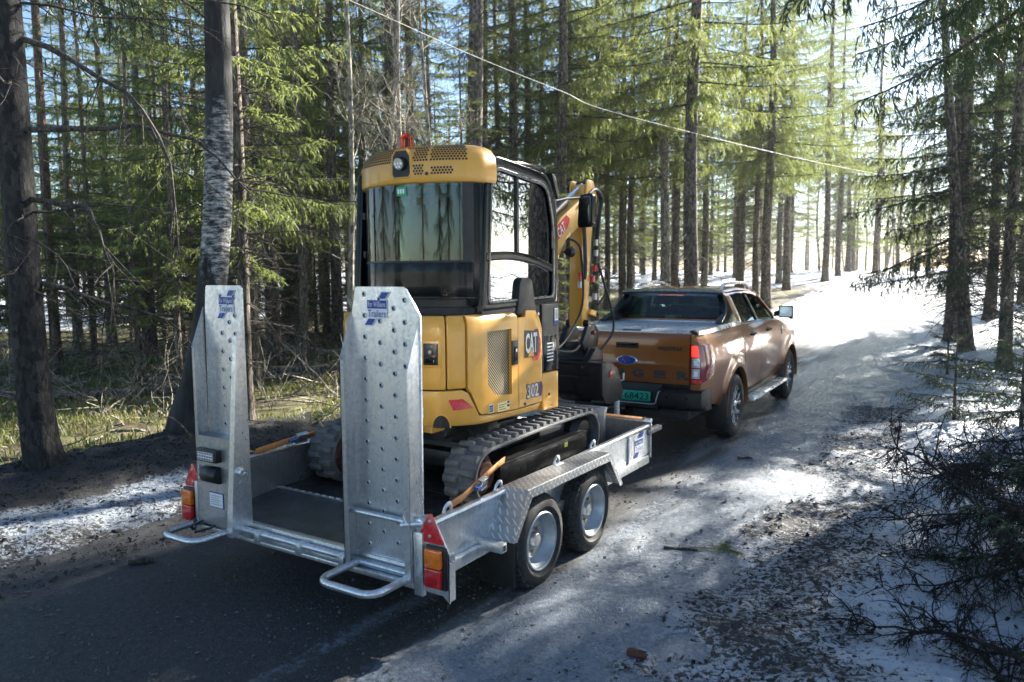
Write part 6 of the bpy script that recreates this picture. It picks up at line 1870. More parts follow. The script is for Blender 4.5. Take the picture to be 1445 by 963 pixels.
TREES = [(-14.42,4.68,.22,'pine'),(-4.62,2.17,.16,'low'),(-6.91,4.14,.2,'mid'),(-10.11,7.2,.33,'mid'),(-13.97,10.91,.3,'high'),(-16.88,13.79,.28,'high'),(-19.44,16.91,.25,'high'),(-17.05,6.56,.26,'low'),(-20.73,8.96,.2,'mid'),(-18.26,8.16,.28,'low'),(-15.5,7.56,.3,'low'),(-12.06,6.19,.24,'mid'),(-23.49,11.94,.25,'low'),(-25.43,14.26,.25,'mid'),(-17.74,10.87,.25,'low'),(-19.59,6.13,.25,'low'),(-14.47,12.96,.25,'high'),(-11.25,10.27,.3,'high'),(-12.7,12.91,.25,'high'),(-9.23,10.38,.4,'bare'),(-12.16,14.44,.25,'bare'),(-14.79,18.69,.17,'bare'),(-6.97,10.64,.42,'bare'),(-9.63,14.87,.3,'bare'),(-11.54,18.39,.25,'high'),(-8.4,14.47,.3,'bare'),(-10.66,18.96,.26,'bare'),(-12.18,22.73,.26,'high'),(-6.73,14.35,.36,'high'),(-8.92,18.88,.25,'high'),(-11.65,25.45,.2,'high'),(-8.16,19.37,.26,'high'),(-10.0,24.13,.24,'high'),(-9.06,23.54,.25,'high'),(-7.96,21.87,.26,'high'),(-5.42,18.75,.32,'birchy'),(-5.87,20.83,.27,'high'),(-3.7,16.29,.42,'high'),(-4.59,26.4,.26,'high'),(-6.79,32.12,.25,'high'),(-3.9,25.3,.38,'high'),(-5.28,44.95,.25,'pine'),(-4.9,33,.34,'high'),(-4.2,38.5,.34,'high'),(-4.3,43,.3,'high'),(-6.2,37,.3,'high'),(-2.9,47.5,.34,'high'),(-7.4,28.5,.3,'high')]
GF = 'spruces in the wood left of the road'
rng = np.random.RandomState(3)
placed = []
for i, (x, y, d, k) in enumerate(TREES):
    rz = rng.rand() * 6.28
    placed.append((x, y))
    if k == 'pine':
        near = i == 0
        plant('pine_tree', PINE, x, y, d, rz, 'slim reddish pine trunk behind the big dark trunk at left' if near else 'brown pine trunk standing in the snow beyond the pickup', 'tree', None, .28, mats=M['bark_red'])
    elif k == 'birchy':
        plant('spruce_tree', SPR['high'][0], x, y, d, rz, 'pale grey trunk left of two brown trunks above the pickup roof', 'tree', None, mats=M['pale_bark'])
    else:
        v = SPR[k][i % len(SPR[k])]
        lab = {1: 'slender spruce right beside the left loading ramp', 3: 'spruce trunk with flared foot behind the fallen logs', 22: 'thick dark bare trunk just right of the amber beacon',
               28: 'thick trunk behind the excavator boom', 37: 'thickest brown trunk directly above the pickup roof', 40: 'lone trunk in snow ahead of the pickup mirror', 19: 'broad trunk behind the amber beacon',
               2: 'thin trunk just behind the slender spruce by the left ramp', 4: 'first trunk right of the flared trunk behind the logs', 5: 'second trunk right of the flared trunk behind the logs', 6: 'third trunk right of the flared trunk behind the logs',
               11: 'drooping spruce just left of the birch with the white patch', 10: 'drooping spruce midway between big dark trunk and birch', 7: 'low branched spruce just right of the slim reddish pine trunk', 9: 'low branched spruce third right of the reddish pine trunk',
               17: 'dark trunk left of the cab above the right ramp', 23: 'thinner trunk hidden close behind the thick bare trunk above the cab', 25: 'bare trunk above the rear edge of the cab door', 26: 'slim bare trunk above the front edge of the cab door',
               29: 'trunk close right of the thick trunk behind the boom', 31: 'first slim trunk right of the excavator stick', 33: 'second slim trunk right of the excavator stick', 34: 'slim trunk just left of the pale grey trunk above the pickup',
               36: 'brown trunk between the pale grey trunk and thickest brown trunk', 38: 'slim trunk above the pickup rear door', 42: 'green spruce beyond the pickup bonnet, left of the bend', 46: 'last tall spruce left of the bright bend', 0: ''}.get(i)
        plant('spruce_tree', v, x, y, d, rz, lab or 'tall spruce with bare lower trunk among many in the wood', 'tree', None if lab else GF)
# more of the same wood, further in
n = 0; tries = 0
while n < 14 and tries < 4000:
    tries += 1
    a = rng.uniform(-1.27, -.30); d = 13 + 27 * rng.rand() ** .8
    x, y = 3.42 + d * math.sin(a), -4.08 + d * math.cos(a)
    if x - float(centre(y)) > -4.2 or y < 1.5 or min(math.hypot(x - p[0], y - p[1]) for p in placed) < 1.7: continue
    placed.append((x, y)); n += 1
    kk = ['low', 'mid', 'mid', 'bare', 'high', 'bare'][rng.randint(6)] if a < -.85 else ['bare', 'high', 'bare'][rng.randint(3)]
    plant('spruce_tree', SPR[kk][rng.randint(len(SPR[kk]))], x, y, rng.uniform(.13, .24), rng.rand() * 6.28, 'tall spruce with bare lower trunk among many in the wood', 'tree', GF)

# understorey
n = 0; tries = 0
while n < 30 and tries < 4000:
    tries += 1
    a = rng.uniform(-1.24, -.50); dd = rng.uniform(12.5, 27)
    x, y = 3.42 + dd * math.sin(a), -4.08 + dd * math.cos(a)
    if x - float(centre(y)) > -4.5 or y < 2.2 or min(math.hypot(x - p[0], y - p[1]) for p in placed) < 1.0: continue
    placed.append((x, y)); n += 1
    plant('young_spruce', SPR['low'][n % 2], x, y, rng.uniform(.10, .15), rng.rand() * 6.28, 'young spruce growing under the tall trees', 'tree', 'young spruces under the tall trees', hs=rng.uniform(.32, .8))
# the far side of the wood, lower and sunlit
n = 0; tries = 0
while n < 84 and tries < 4000:
    tries += 1
    a = rng.uniform(-1.22, -.22); dd = rng.uniform(34, 58)
    x, y = 3.42 + dd * math.sin(a), -4.08 + dd * math.cos(a)
    if x - float(centre(y)) > -5.5 or min(math.hypot(x - p[0], y - p[1]) for p in placed) < 2.0: continue
    placed.append((x, y)); n += 1
    plant('spruce_tree', SPR[['low', 'mid', 'low'][n % 3]][n // 3 % 2], x, y, rng.uniform(.2, .32), rng.rand() * 6.28, 'sunlit spruce at the far edge of the wood', 'tree', 'spruces at the far edge of the wood', hs=rng.uniform(.75, 1.05))

# the two near trunks on the left
rngb = np.random.RandomState(77)
ta, pts, rad = trunk_arr(17, .142, rngb, lean=(-.20, -.16), k=22, butt=1.18, wob=.03)
t = NB(); t.add(ta); tm = t.mesh('trunk', [M['bark_shaded']])
c = NB(); 
for k in range(26):
    z = 4.2 + k * .42; a = rngb.rand() * 6.28; q = np.array([np.interp(z, pts[:, 2], pts[:, i]) for i in range(3)])
    c.add(BR[rngb.randint(2, 6)], rot_zy(a, rngb.uniform(-.2, .15)) * rngb.uniform(.7, 1.1), q)
d = NB(); dead_twigs(d, pts, 1.2, 6.5, 46, rngb, 1.9)
# long crooked dead limbs reaching towards the trailer
for z, az, L in ((3.05, .55, 2.7), (3.9, .75, 3.2), (2.45, .35, 1.9), (4.5, .3, 2.6), (1.7, .9, 1.6)):
    q = [np.array([np.interp(z, pts[:, 2], pts[:, i]) for i in range(3)])]; dd = unit(np.array([math.cos(az), math.sin(az), -.05]))
    for k in range(9):
        dd = unit(dd + rngb.normal(size=3) * .16 + np.array([0, 0, -.075])); q.append(q[-1] + dd * L / 9)
    q = np.array(q); d.tube(q, np.linspace(.030, .005, 10), 1, 5)
    for k in range(16):
        i = rngb.randint(2, 10); s = unit(dd + rngb.normal(size=3) * .6 + np.array([0, 0, -.3])); l2 = rngb.uniform(.25, .8)
        d.tube(np.array([q[i], q[i] + s * l2 * .5 + rngb.normal(size=3) * .03, q[i] + s * l2 + np.array([0, 0, -.12 * l2])]), [.007, .005, .002], 1, 3)
plant('spruce_tree', (tm, c.mesh('crown', [M['needle_shaded'], M['twig']], False), d.mesh('dead_branches', [M['twig'], M['twig']])), -4.09, -.55, .42, 0, 'big dark spruce trunk at the left edge beside the dirty snow', 'tree', None, .42)
ta, pts, rad = trunk_arr(15, .165, rngb, lean=(.0, .0), k=22, butt=1.45, wob=.0)
V, F_, M_ = ta
zz = np.clip(V[:, 2], 0, 15); off = .50 * (1 - np.exp(-np.maximum(0, zz - .1) / 1.3)) + .10 * np.sin(zz * .5) * np.clip(zz / 6, 0, 1)
V = V + np.stack([off * .84, off * .54, 0 * off], -1)
t = NB(); t.add((V, F_, M_)); tm = t.mesh('trunk', [M['birch']])
c = NB()
for k in range(60):
    z = rngb.uniform(4.4, 11); a = rngb.rand() * 6.28
    q = np.array([.45, .28, z]); d0 = unit(np.array([math.cos(a), math.sin(a), .5]))
    P_ = [q]
    for j in range(6): d0 = unit(d0 + rngb.normal(size=3) * .15 + np.array([0, 0, -.12])); P_.append(P_[-1] + d0 * .35)
    c.tube(np.array(P_), np.linspace(.02, .003, 7), 0, 4)
plant('birch_tree', (tm, c.mesh('branches', [M['twig']])), -4.30, 1.08, .41, 0, 'birch with curved trunk, black foot and white bark patch behind the left ramp', 'tree', None, .41, names=('trunk', 'branches'))

# pale bare broadleaf saplings behind the cab
for i, (x, y, dd, v) in enumerate(((-5.7, 5.04, .11, 0), (-6.09, 6.45, .10, 1), (-5.43, 6.28, .10, 0), (-5.88, 7.77, .09, 1), (-7.6, 8.6, .1, 0))):
    plant('bare_sapling', PB[v], x, y, dd, i * 1.7, ['pale slender bare tree left of the excavator cab', 'bare pale sapling among those behind the beacon', 'bare pale sapling among those behind the beacon', 'bare pale sapling among those behind the beacon', 'bare pale sapling among those behind the beacon'][i], 'tree', None if i == 0 else 'bare saplings behind the cab', .11, names=('trunk', 'branches'))
# hazy bare trees and young spruces where the road bends
for i in range(34):
    x = -16 + 44 * (i / 33) + rng.uniform(-1, 1); y = 62 + rng.uniform(-4, 26) - abs(x) * .1
    plant('bare_tree', PB[i % 3], x, y, rng.uniform(.14, .24), rng.rand() * 6.28, 'distant pale leafless tree beyond the snowy bend', 'tree', 'far leafless trees', .13, hs=1.1, names=('trunk', 'branches'))
for i, (x, y, s) in enumerate(((.2, 44, .26), (1.9, 48, .30), (4.5, 47, .28), (-1.8, 58, .3), (7.5, 52, .3), (10, 44, .3), (14, 56, .32), (3.2, 60, .3), (-5.5, 54, .34), (-8.5, 50, .3), (-3.5, 66, .36), (6, 68, .38), (11, 64, .36), (-12, 58, .34), (17, 47, .33), (1, 74, .4), (-7.5, 70, .4))):
    plant('young_spruce', SPR['low' if i < 8 else 'mid'][i % 2], x, y, s, i * 1.3, 'dusky spruce beyond the road bend', 'tree', 'spruces beyond the bend', .32, hs=.75)

for i in range(64):
    a = -1.05 + 1.25 * (i + rng.rand()) / 64; dd = rng.uniform(74, 120)
    x, y = 3.42 + dd * math.sin(a), -4.08 + dd * math.cos(a)
    plant('spruce_tree', SPR[['low', 'mid', 'low', 'high'][i % 4]][i // 4 % 2], x, y, rng.uniform(.3, .42), rng.rand() * 6.28, 'spruce in the distant tree line across the snow field', 'tree', 'distant tree line', hs=rng.uniform(.75, 1.1))

# spruces on the right verge, their backlit darkness put into the needle colour
RT = [make_spruce(51, 13, .17, 2.2, .50, 2.5, 150, .1), make_spruce(52, 12, .15, 1.9, .48, 2.3, 150, .0), make_spruce(53, 12, .16, 2.2, .34, 1.5, 170, .1)]
for me in (RT[0][1], RT[1][1], RT[2][1]): me.materials[0] = M['needle_shaded']
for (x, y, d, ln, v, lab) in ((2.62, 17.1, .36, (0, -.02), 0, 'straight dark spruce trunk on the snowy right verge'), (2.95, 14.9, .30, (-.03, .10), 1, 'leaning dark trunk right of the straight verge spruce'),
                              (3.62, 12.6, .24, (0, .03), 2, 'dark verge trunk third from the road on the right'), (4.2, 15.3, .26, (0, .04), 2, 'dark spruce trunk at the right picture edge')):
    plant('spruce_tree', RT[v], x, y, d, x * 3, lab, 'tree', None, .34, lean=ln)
for i, (x, y, k) in enumerate(((5.3, 10.4, 'mid'), (5.1, 20.5, 'mid'), (6.9, 24, 'high'), (8, 28.5, 'high'), (2.4, 20.3, 'mid'), (7.2, 13.2, 'high'), (7.6, 15.8, 'mid'), (3.3, 22, 'high'), (4.2, 26.5, 'high'), (5.2, 29, 'mid'), (6.0, 32, 'mid'), (6.3, 21, 'mid'), (9.0, 17.5, 'mid'), (10.5, 25, 'mid'), (6.6, 8.5, 'mid'), (7.5, 4.6, 'mid'), (10.5, 11.5, 'high'), (11.5, 5.5, 'mid'), (12.5, 1.0, 'mid'), (15.5, 8, 'mid'), (9.2, -2.5, 'mid'), (17, 3, 'high'), (6.8, -5.5, 'low'))):  # mostly out of view; several added to shade road, verge and pickup
    plant('spruce_tree', SPR[k][i % len(SPR[k])], x, y, .3, i * 2.1, 'spruce in the wood right of the road, some added for shade', 'tree', 'spruces right of the road')
# trees behind the photographer, seen in the glass
for i, (x, y) in enumerate(((-6.5, -8), (-2.5, -13), (3, -12), (7, -10), (-9, -4.5), (-11, -11), (1, -18))):
    plant('spruce_tree', SPR['mid'][i % 2], x, y, .3, i * 1.1, 'spruce on the near side of the trailer', 'tree', 'spruces behind the viewpoint')


# ------------------------------------------------------------------ thin bright air towards the sun
OFF = Vector((0, 0, 0))
g = MB(); g.box(-130, 130, -45, 240, -4, 34)
hz = bpy.data.materials.new('haze'); hz.use_nodes = True; nt = hz.node_tree; nt.nodes.clear()
out = nt.nodes.new('ShaderNodeOutputMaterial'); pv = nt.nodes.new('ShaderNodeVolumePrincipled')
pv.inputs['Color'].default_value = (.95, .96, .97, 1); pv.inputs['Density'].default_value = .0005; pv.inputs['Anisotropy'].default_value = .6
nt.links.new(pv.outputs[0], out.inputs['Volume'])
h_ = g.build('haze', hz, None, smooth=False); h_['kind'] = 'stuff'
# ------------------------------------------------------------------ litter, grass, fallen wood
rg_ = np.random.RandomState(99)
def flakes(name, n, xs, ys, keep, size, mats, label, zoff=.006, elong=2.2):
    X = rg_.uniform(xs[0], xs[1], n); Y = rg_.uniform(ys[0], ys[1], n)
    k = keep(X, Y) > rg_.rand(n); X, Y = X[k], Y[k]; n = len(X)
    U = X - centre(Y)
    Z = np.where(U > 0, np.maximum(bank_r(U, Y), np.where(U < 2.5, rise(Y) + .004, -9)), np.maximum(bank_l(U, Y), np.where(U > -2.5, rise(Y) + .004, -9)))
    a = rg_.rand(n) * 6.28; s = size * rg_.lognormal(0, .5, n)
    nrm = unit(rg_.normal(size=(n, 3)) * .45 + np.array([0, 0, 1])); d = unit(np.cross(nrm, np.stack([np.cos(a), np.sin(a), 0 * a], -1))); e = np.cross(nrm, d)
    P = np.stack([X, Y, Z + zoff], -1); s = s[:, None]; w = s / elong * rg_.uniform(.4, 1.6, (n, 1)); th = nrm * s * .22
    b = NB()
    top = np.stack([P - d * s + e * w * .4, P - d * s * .3 - e * w, P + d * s - e * w * .3, P + d * s * .4 + e * w], 1)
    b.quads(top + th[:, None], 0)
    for i, j in ((0, 1), (1, 2), (2, 3), (3, 0)):
        b.quads(np.stack([top[:, i] - th, top[:, j] - th, top[:, j] + th, top[:, i] + th], 1), 0)
    o = link(name, b.mesh(name, mats, False)); tag(o, label, 'litter', kind='stuff'); return o
M['litter'] = pm('bark_flakes', (.020, .018, .016), .85, 0, .6, 20)
M['grit'] = pm('road_grit', (.10, .10, .10), .8, 0, .5, 30)
flakes('bark_litter', 52000, (1.5, 5.2), (-2.6, 9), lambda x, y: np.clip(.02 + .50 * np.clip(dirt_r(x - centre(y), y) - .25, 0, 1.2) ** 1.6 + .06, 0, 1) * sm(1.5, 2.0, x - centre(y)), .0085, [M['litter']], 'dark bark flakes and needles strewn over the right verge')
flakes('gravel_litter', 16000, (-4.6, -1.7), (-2.8, 2.2), lambda x, y: np.clip(.04 + .30 * np.clip(dirt_l(x - centre(y), y) - .1, 0, 1.6), 0, 1), .008, [M['litter'], M['grit']], 'dark gravel and bark strewn on the left verge')
flakes('road_grit', 14000, (-1.9, 1.9), (-3.2, 6), lambda x, y: .35 + .6 * (fbm(x, y, 3, 1.5) > .55), .0055, [M['grit'], M['litter']], 'loose grit lying on the road', .003, 1.3)
# straw-coloured grass on the forest floor
n = 15000
X = rg_.uniform(-15, -3.9, n); Y = rg_.uniform(-2.5, 15, n); k = (fbm(X, Y, 4, .9) + .15 * rg_.rand(n) > .48) & (X - centre(Y) < -3.7); X, Y = X[k], Y[k]; n = len(X)
Z = floor_z(X, Y) - .01
b = NB()
for j in range(5):
    a = rg_.rand(n) * 6.28; h = rg_.uniform(.03, .16, n); l = rg_.uniform(.05, .20, n)
    d = np.stack([np.cos(a), np.sin(a), 0 * a], -1); e = np.stack([-np.sin(a), np.cos(a), 0 * a], -1) * .006
    p = np.stack([X, Y, Z], -1) + rg_.normal(size=(n, 3)) * np.array([.05, .05, 0])
    q = p + d * (l * .45)[:, None] + np.array([0, 0, 1]) * h[:, None]; t_ = p + d * l[:, None] + np.array([0, 0, 1]) * (h * .55)[:, None]
    b.quads(np.stack([p - e, p + e, q + e * .8, q - e * .8], 1), (j + 1) % 2); b.quads(np.stack([q - e * .8, q + e * .8, t_ + e * .2, t_ - e * .2], 1), (j + 1) % 2)
M['straw'] = leaf_mat('straw_grass', (.25, .23, .14), .35); M['moss'] = leaf_mat('moss_grass', (.11, .15, .035), .35)
tag(link('dry_grass', b.mesh('dry_grass', [M['straw'], M['moss']], False)), 'dry straw grass on the sunlit forest floor', 'grass', kind='stuff')
# fallen twigs
b = NB()
for i in range(520):
    x, y = rg_.uniform(-15, -4.0), rg_.uniform(-2, 14)
    z = float(floor_z(x, y)); a = rg_.rand() * 6.28; L = rg_.uniform(.25, 1.5); d = np.array([math.cos(a), math.sin(a), rg_.uniform(0, .5) if rg_.rand() < .3 else .03])
    q = [np.array([x, y, z + .03])]
    for k in range(5): d = unit(d + rg_.normal(size=3) * .16); q.append(q[-1] + d * L / 5)
    b.tube(np.array(q), np.linspace(.013, .004, 6) * (.5 + L * .7), 0, 4)
tag(link('fallen_twigs', b.mesh('fallen_twigs', [M['pale_bark']])), 'bare twigs and sticks scattered on the forest floor', 'twigs', kind='stuff')
# low brush under the trees
b = NB()
for i in range(240):
    x, y = rg_.uniform(-17, -5.0), rg_.uniform(1, 15)
    if x - float(centre(y)) > -4.5: continue
    z = float(floor_z(x, y))
    for k in range(rg_.randint(2, 5)):
        a = rg_.rand() * 6.28; d = unit(np.array([math.cos(a) * .5, math.sin(a) * .5, 1])); L = rg_.uniform(.3, 1.3); q = [np.array([x, y, z])]
        for j in range(6): d = unit(d + rg_.normal(size=3) * .2 + np.array([0, 0, -.12])); q.append(q[-1] + d * L / 6)
        q = np.array(q); b.tube(q, np.linspace(.007, .002, 7), 0, 3)
        for j in range(3): s_ = unit(d + rg_.normal(size=3) * .7); i2 = rg_.randint(2, 6); b.tube(np.array([q[i2], q[i2] + s_ * L * .15, q[i2] + s_ * L * .3]), [.004, .003, .0015], 0, 3)
tag(link('bare_undergrowth', b.mesh('bare_undergrowth', [M['pale_bark']])), 'leafless brush growing under the trees', 'undergrowth', kind='stuff')
# fallen logs
def log(a, b_, r, label, mat='bark'):
    a = np.array([*a, 0.0]); b_ = np.array([*b_, 0.0]); q = np.array([a + (b_ - a) * t for t in np.linspace(0, 1, 14)])
    q[:, 2] = [float(floor_z(p[0], p[1])) + r * .75 for p in q]; q[:, :2] += rg_.normal(size=(14, 2)) * .02
    m_ = q[7].copy(); m_[2] -= r * .75
    o = empty('fallen_log', m_); tag(o, label, 'log')
    t = NB(); t.tube(q - m_, np.linspace(r, r * .7, 14) * (1 + rg_.normal(size=14) * .05), 0, 12); link('trunk', t.mesh('trunk', [M[mat]]), o)
    e = MB(); global OFF
    OFF = Vector(m_)
    for s_, rr_, nx in ((q[0], r, q[0] - q[1]), (q[-1], r * .7, q[-1] - q[-2])):
        nx = unit(nx); e.cyl(Vector(s_) , Vector(s_ + nx * .004), rr_ * .97, 12)
    e.build('cut_end', M['pale_bark'], o); OFF = Vector((0, 0, 0))
    t = NB()
    for k in range(9):
        i = rg_.randint(1, 12); d = unit(rg_.normal(size=3) + np.array([0, 0, .6])); L = rg_.uniform(.15, .7); t.tube(np.array([q[i] - m_, q[i] - m_ + d * L * .5, q[i] - m_ + d * L + rg_.normal(size=3) * .04]), [.014, .009, .004], 0, 4)
    link('branch_stubs', t.mesh('branch_stubs', [M['twig']]), o)['kind'] = 'stuff'
log((-9.6, 3.9), (-7.3, 6.35), .14, 'thick fallen log lying behind the left ramp')
log((-8.9, 3.7), (-7.0, 5.75), .10, 'thinner fallen log just nearer than the thick log')
log((-10.2, 1.0), (-7.6, 3.6), .12, 'fallen trunk lying left of the birch')
log((-13.5, 1.5), (-10.5, 3.0), .11, 'far fallen trunk behind the big dark spruce')
log((-12.5, 8.6), (-9.0, 9.9), .10, 'fallen log deeper in the wood beside the sunlit trunks', 'pale_bark')

# heap of dead boughs on the right
def bough(base, dirs, L, label, seed, r0=.016, nside=44):
    rng = np.random.RandomState(seed); b = NB(); p = np.array(base, float); d = unit(np.array(dirs, float)); q = [p]
    for k in range(11): d = unit(d + rng.normal(size=3) * .09 + np.array([0, 0, -.085])); q.append(q[-1] + d * L / 11)
    q = np.array(q); o_ = q[0].copy()
    gz = np.array([ground_at(a[0], a[1]) for a in q]); q[:, 2] = np.maximum(q[:, 2], gz + .03)
    q -= o_; b.tube(q, np.linspace(r0, .004, 12), 0, 6)
    def side(p, d, l, r, lev):
        s = [p]; w = rng.normal(size=3) * .22
        for j in range(6): d = unit(d + rng.normal(size=3) * .13 + w * .55 + np.array([0, 0, -.10])); s.append(s[-1] + d * l / 6)
        s = np.array(s); b.tube(s, np.linspace(r, r * .3, 7), 0, 3)
        if lev < 2:
            for j in range(rng.randint(4, 8)):
                i = rng.randint(1, 6); side(s[i], unit(d + rng.normal(size=3) * .75), l * rng.uniform(.25, .55), r * .55, lev + 1)
    for k in range(nside):
        i = rng.randint(1, 12); i2 = min(i, 11); dd = unit(q[i2] - q[i2 - 1]); side(q[i2], unit(dd * .5 + rng.normal(size=3) * .75), L * rng.uniform(.12, .34), r0 * .36, 0)
    o = link('dead_bough', b.mesh('dead_bough', [M['twig_shaded']])); o.location = o_; tag(o, label, 'dead branch', 'dead boughs heaped on the right verge'); return o
M['twig_shaded'] = bark_mat('shaded_dead_twig', (.012, .010, .009), (.040, .034, .030), 30)  # dead twig colour darkened to stand in for shade on the heap
for i, (bs, dr, L, lab) in enumerate((((4.0, -.3, .25), (-.75, .25, .42), 1.35, 'nearest dead bough, pointing up and left across the snow'), ((3.85, .5, .25), (-.7, .5, .5), 1.3, 'long dead bough with a pale stem arching over the snow'),
        ((4.1, 1.2, .3), (-.8, .35, .55), 1.35, 'arched dead bough in the middle of the heap'), ((4.1, 2.2, .25), (-.85, .3, .5), 1.2, 'dead bough in the upper part of the heap'), ((4.2, 3.2, .3), (-.9, .35, .45), 1.2, 'bare twiggy bough at the top of the heap'),
        ((4.3, 4.2, .25), (-.85, .2, .5), 1.2, 'farthest dead bough of the heap, below the small spruce'), ((4.1, .2, .2), (-.5, .75, .55), 1.3, 'dead bough lying deep in the heap'), ((3.95, .9, .2), (-.4, .7, .7), 1.15, 'upright dead bough at the right edge of the heap'),
        ((4.3, 2.6, .3), (-.4, -.5, .6), 1.2, 'dead bough leaning back towards the viewer'), ((3.75, -.6, .2), (-.6, .8, .1), 1.2, 'low dead bough resting on the snow near the picture corner'), ((4.0, 1.8, .15), (-.8, -.4, .3), 1.1, 'tangled dead bough under the arched one'), ((4.2, .7, .5), (-.85, .3, .25), 1.2, 'dead bough lying over the nearest ones'), ((4.3, 1.7, .55), (-.9, .1, .2), 1.25, 'high dead bough curving down over the heap'), ((4.35, 2.9, .5), (-.9, -.15, .25), 1.15, 'dead bough near the top right of the heap'), ((4.3, 3.7, .5), (-.9, .1, .25), 1.2, 'drooping dead bough at the far end of the heap'))):
    bough(bs, dr, L, lab, 300 + i)
for i, (x, y, s, rz) in enumerate(((4.25, .9, .5, 0), (4.35, 2.0, .52, 2), (4.2, 0.1, .42, 4), (4.3, 3.1, .5, 1))):
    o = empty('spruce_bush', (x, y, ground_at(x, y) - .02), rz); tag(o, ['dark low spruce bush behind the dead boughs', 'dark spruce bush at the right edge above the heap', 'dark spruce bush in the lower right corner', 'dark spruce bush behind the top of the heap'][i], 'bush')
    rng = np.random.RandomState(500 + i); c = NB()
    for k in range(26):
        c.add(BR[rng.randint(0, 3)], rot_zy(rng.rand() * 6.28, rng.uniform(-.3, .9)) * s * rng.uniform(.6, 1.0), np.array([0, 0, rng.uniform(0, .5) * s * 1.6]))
    link('crown', c.mesh('crown', [M['needle_shaded'], M['twig_shaded']], False), o)
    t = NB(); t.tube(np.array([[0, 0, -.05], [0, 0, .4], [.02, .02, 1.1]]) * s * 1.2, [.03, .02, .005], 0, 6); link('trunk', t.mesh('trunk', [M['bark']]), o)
# young spruces and long boughs on the right verge
def sapling(x, y, h, w, seed, label, mat, n=22):
    rng = np.random.RandomState(seed); o = empty('young_spruce', (x, y, ground_at(x, y) - .02), rng.rand() * 6); tag(o, label, 'tree')
    c = NB()
    for k in range(n):
        f = (k + .5) / n; L = w * (1 - f * .85) * rng.uniform(.7, 1.1); i = rng.randint(0, 3)
        c.add(BR[i], rot_zy(k * 2.4 + rng.rand(), rng.uniform(-.05, .25) + .5 * f) * L / BRL[i], np.array([0, 0, h * (.12 + .86 * f)]))
    link('crown', c.mesh('crown', [mat, M['twig']], False), o)
    t = NB(); t.tube(np.array([[0, 0, -.1], [.01, 0, h * .5], [0, .01, h]]), [.012 + .012 * h, .008 + .006 * h, .003], 0, 7); link('trunk', t.mesh('trunk', [M['bark']]), o)
sapling(3.05, 6.9, 1.15, .85, 610, 'young spruce with thin stem in front of the dark verge trunks', M['needle_shaded'])
sapling(3.75, 6.6, 1.5, 1.1, 611, 'bushy young spruce at the right edge beside a dark trunk', M['needle_shaded'])
sapling(3.9, 9.3, 1.9, 1.2, 612, 'young spruce further along the right verge', M['needle_shaded'])
sapling(2.75, 11.5, 1.2, .9, 613, 'small spruce at the foot of the straight verge trunk', M['needle_shaded'])
# spruce just outside on the right whose drooping bough hangs into view
rng = np.random.RandomState(71)
ta, pts, rad = trunk_arr(13, .19, rng); t = NB(); t.add(ta); tm = t.mesh('trunk', [M['bark']])
LB = [spruce_branch(3.0, np.random.RandomState(80 + i), hang=1.25, dens=1.15, sag=.35) for i in range(3)]
c = NB()
for z, az, el, s, i in ((5.25, 3.46, -.34, .95, 0), (5.9, 3.62, -.28, .95, 1), (6.5, 3.3, -.16, 1.2, 2), (7.0, 3.05, -.12, 1.3, 0), (5.6, 3.2, -.2, .9, 1), (4.9, 3.05, -.05, .62, 1), (6.9, 3.9, .05, .9, 0), (7.5, 3.4, .05, .9, 1), (5.2, 4.3, .0, .8, 2), (5.9, 2.4, .0, .8, 0), (7.2, 5.0, .0, .8, 2)):
    c.add(LB[i], rot_zy(az, el) * s, np.array([0, 0, z]))
for k in range(40):
    z = 7 + k * .15; i = rng.randint(2, 6); c.add(BR[i], rot_zy(rng.rand() * 6.28, rng.uniform(-.2, .2)) * (1.05 - (z - 7) / 8), np.array([0, 0, z]))
d = NB(); dead_twigs(d, pts, 1.2, 5, 50, rng, 1.4)
plant('spruce_tree', (tm, c.mesh('crown', [M['needle_shaded'], M['twig']], False), d.mesh('dead_branches', [M['twig'], M['twig']])), 4.15, 7.0, .38, 0, 'dark spruce whose long drooping bough hangs in at upper right', 'tree', None, .38)

# overhead wire
g = MB(); OFF = Vector((-4.33, 6.74, 5.73))
wp = [(-5.0, -.6, 6.2), (-4.59, 3.85, 5.93), (-4.33, 6.74, 5.73), (-3.82, 9.09, 5.49), (-3.23, 10.89, 5.25), (-.24, 18.5, 4.79), (2.98, 25.31, 4.6), (6.5, 33, 4.65)]
g.tube(catmull(wp, 8), .005, 8)
w_ = g.build('overhead_wire', pm('pale_cable', (.75, .73, .68), .4), None); w_.location = OFF; tag(w_, 'pale overhead wire sagging through the trees', 'wire'); OFF = Vector((0, 0, 0))

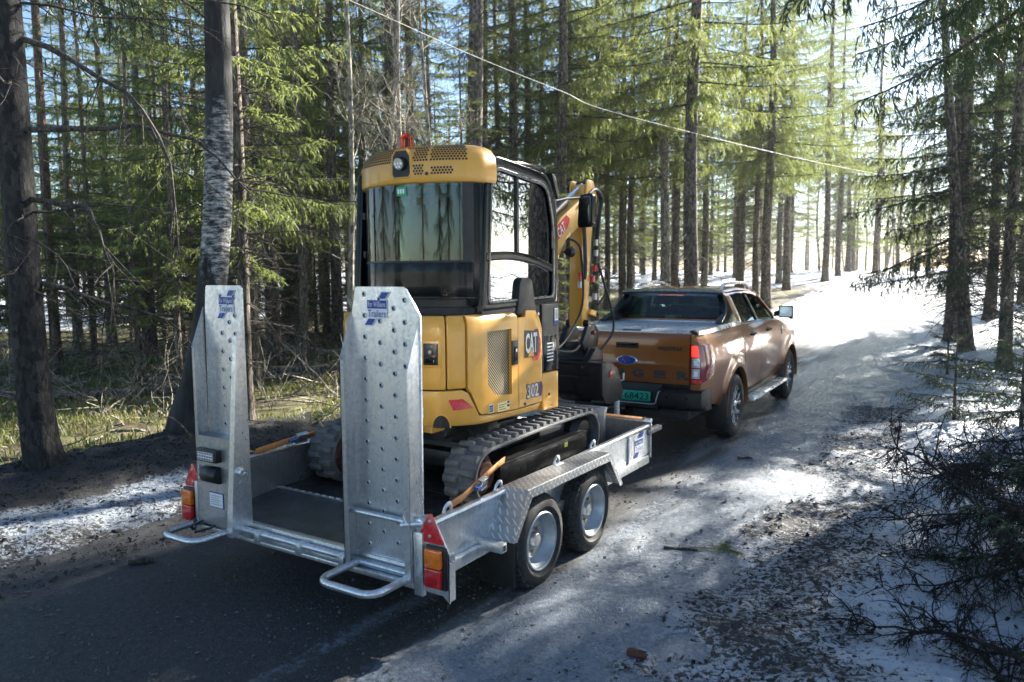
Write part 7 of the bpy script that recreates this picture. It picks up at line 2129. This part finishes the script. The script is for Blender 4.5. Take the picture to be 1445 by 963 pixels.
# small things on the road edge
def on_ground(x, y): return ground_at(x, y) if abs(x) > 1.6 else max(ground_at(x, y), float(rise(y)) + .004)
def stick(x, y, L, r, az, label, cat='stick', name='stick'):
    z = on_ground(x, y) + r; b = NB(); t = np.linspace(-.5, .5, 7); q = np.stack([t * L * math.cos(az), t * L * math.sin(az), .004 * np.sin(t * 9)], -1); b.tube(q, np.full(7, r) * (1 + rg_.normal(size=7) * .1), 0, 7)
    o = link(name, b.mesh(name, [M['twig']])); o.location = (x, y, z); tag(o, label, cat)
stick(1.58, 1.05, .24, .013, .35, 'short dark stick lying on the ice beside the trailer wheels')
stick(.5, 3.9, .10, .014, .2, 'dark bark piece on the road right of the truck shadow', 'bark piece', 'bark_piece')
stick(1.24, 3.95, .16, .016, .5, 'bark piece on the ice further from the truck', 'bark piece', 'bark_piece')
stick(-1.55, -1.16, .16, .02, .9, 'pale chip of wood on the asphalt at lower left', 'wood chip', 'wood_chip')
stick(1.62, -.12, .20, .006, 2.7, 'thin broken twig on the icy road edge')
stick(1.45, .1, .5, .004, .7, 'long thin twig across the icy edge')
z = on_ground(1.92, -.54); OFF = Vector((1.92, -.54, z))
g = MB(); g.lathe([(.0, -.055), (.018, -.05), (.024, -.02), (.021, .02), (.012, .05), (0, .06)], (1.92, -.54, z + .022), 'x', 16)
pc = g.build('cone_core', M['rust'], None); 
r = empty('spruce_cone', OFF); tag(r, 'brown spruce cone lying at the icy road edge', 'cone'); pc.parent = r
sc_me = None
for k in range(60):
    a = k * 2.4; t = -.05 + .1 * k / 60; rr_ = .024 * math.sqrt(max(.05, 1 - ((t + .01) / .062) ** 2))
    g = MB() if sc_me is None else None
    if g:
        g.add([OFF + Vector(p) for p in ((0, -.006, 0), (.012, -.004, .003), (.016, 0, .004), (.012, .004, .003), (0, .006, 0))], [(0, 1, 2, 3, 4)]); sc_me = g.build('scale', M['rust'], None); me_ = sc_me.data; bpy.data.objects.remove(sc_me); sc_me = me_
    o = link('scale', sc_me, r); o.location = (t, rr_ * math.cos(a), .022 + rr_ * math.sin(a)); o.rotation_euler = (a - math.pi / 2, 0, 0)
OFF = Vector((0, 0, 0))
sapl = NB()
for k in range(7):
    sapl.add(BR[0], rot_zy(rg_.rand() * 6.28, .25) * .16, np.array([rg_.normal() * .06, rg_.normal() * .06, .02]))
o = link('spruce_sprig', sapl.mesh('spruce_sprig', [M['needle'], M['twig']], False)); o.location = (1.85, 1.15, ground_at(1.85, 1.15)); tag(o, 'green spruce sprig lying on the dirty snow', 'sprig')
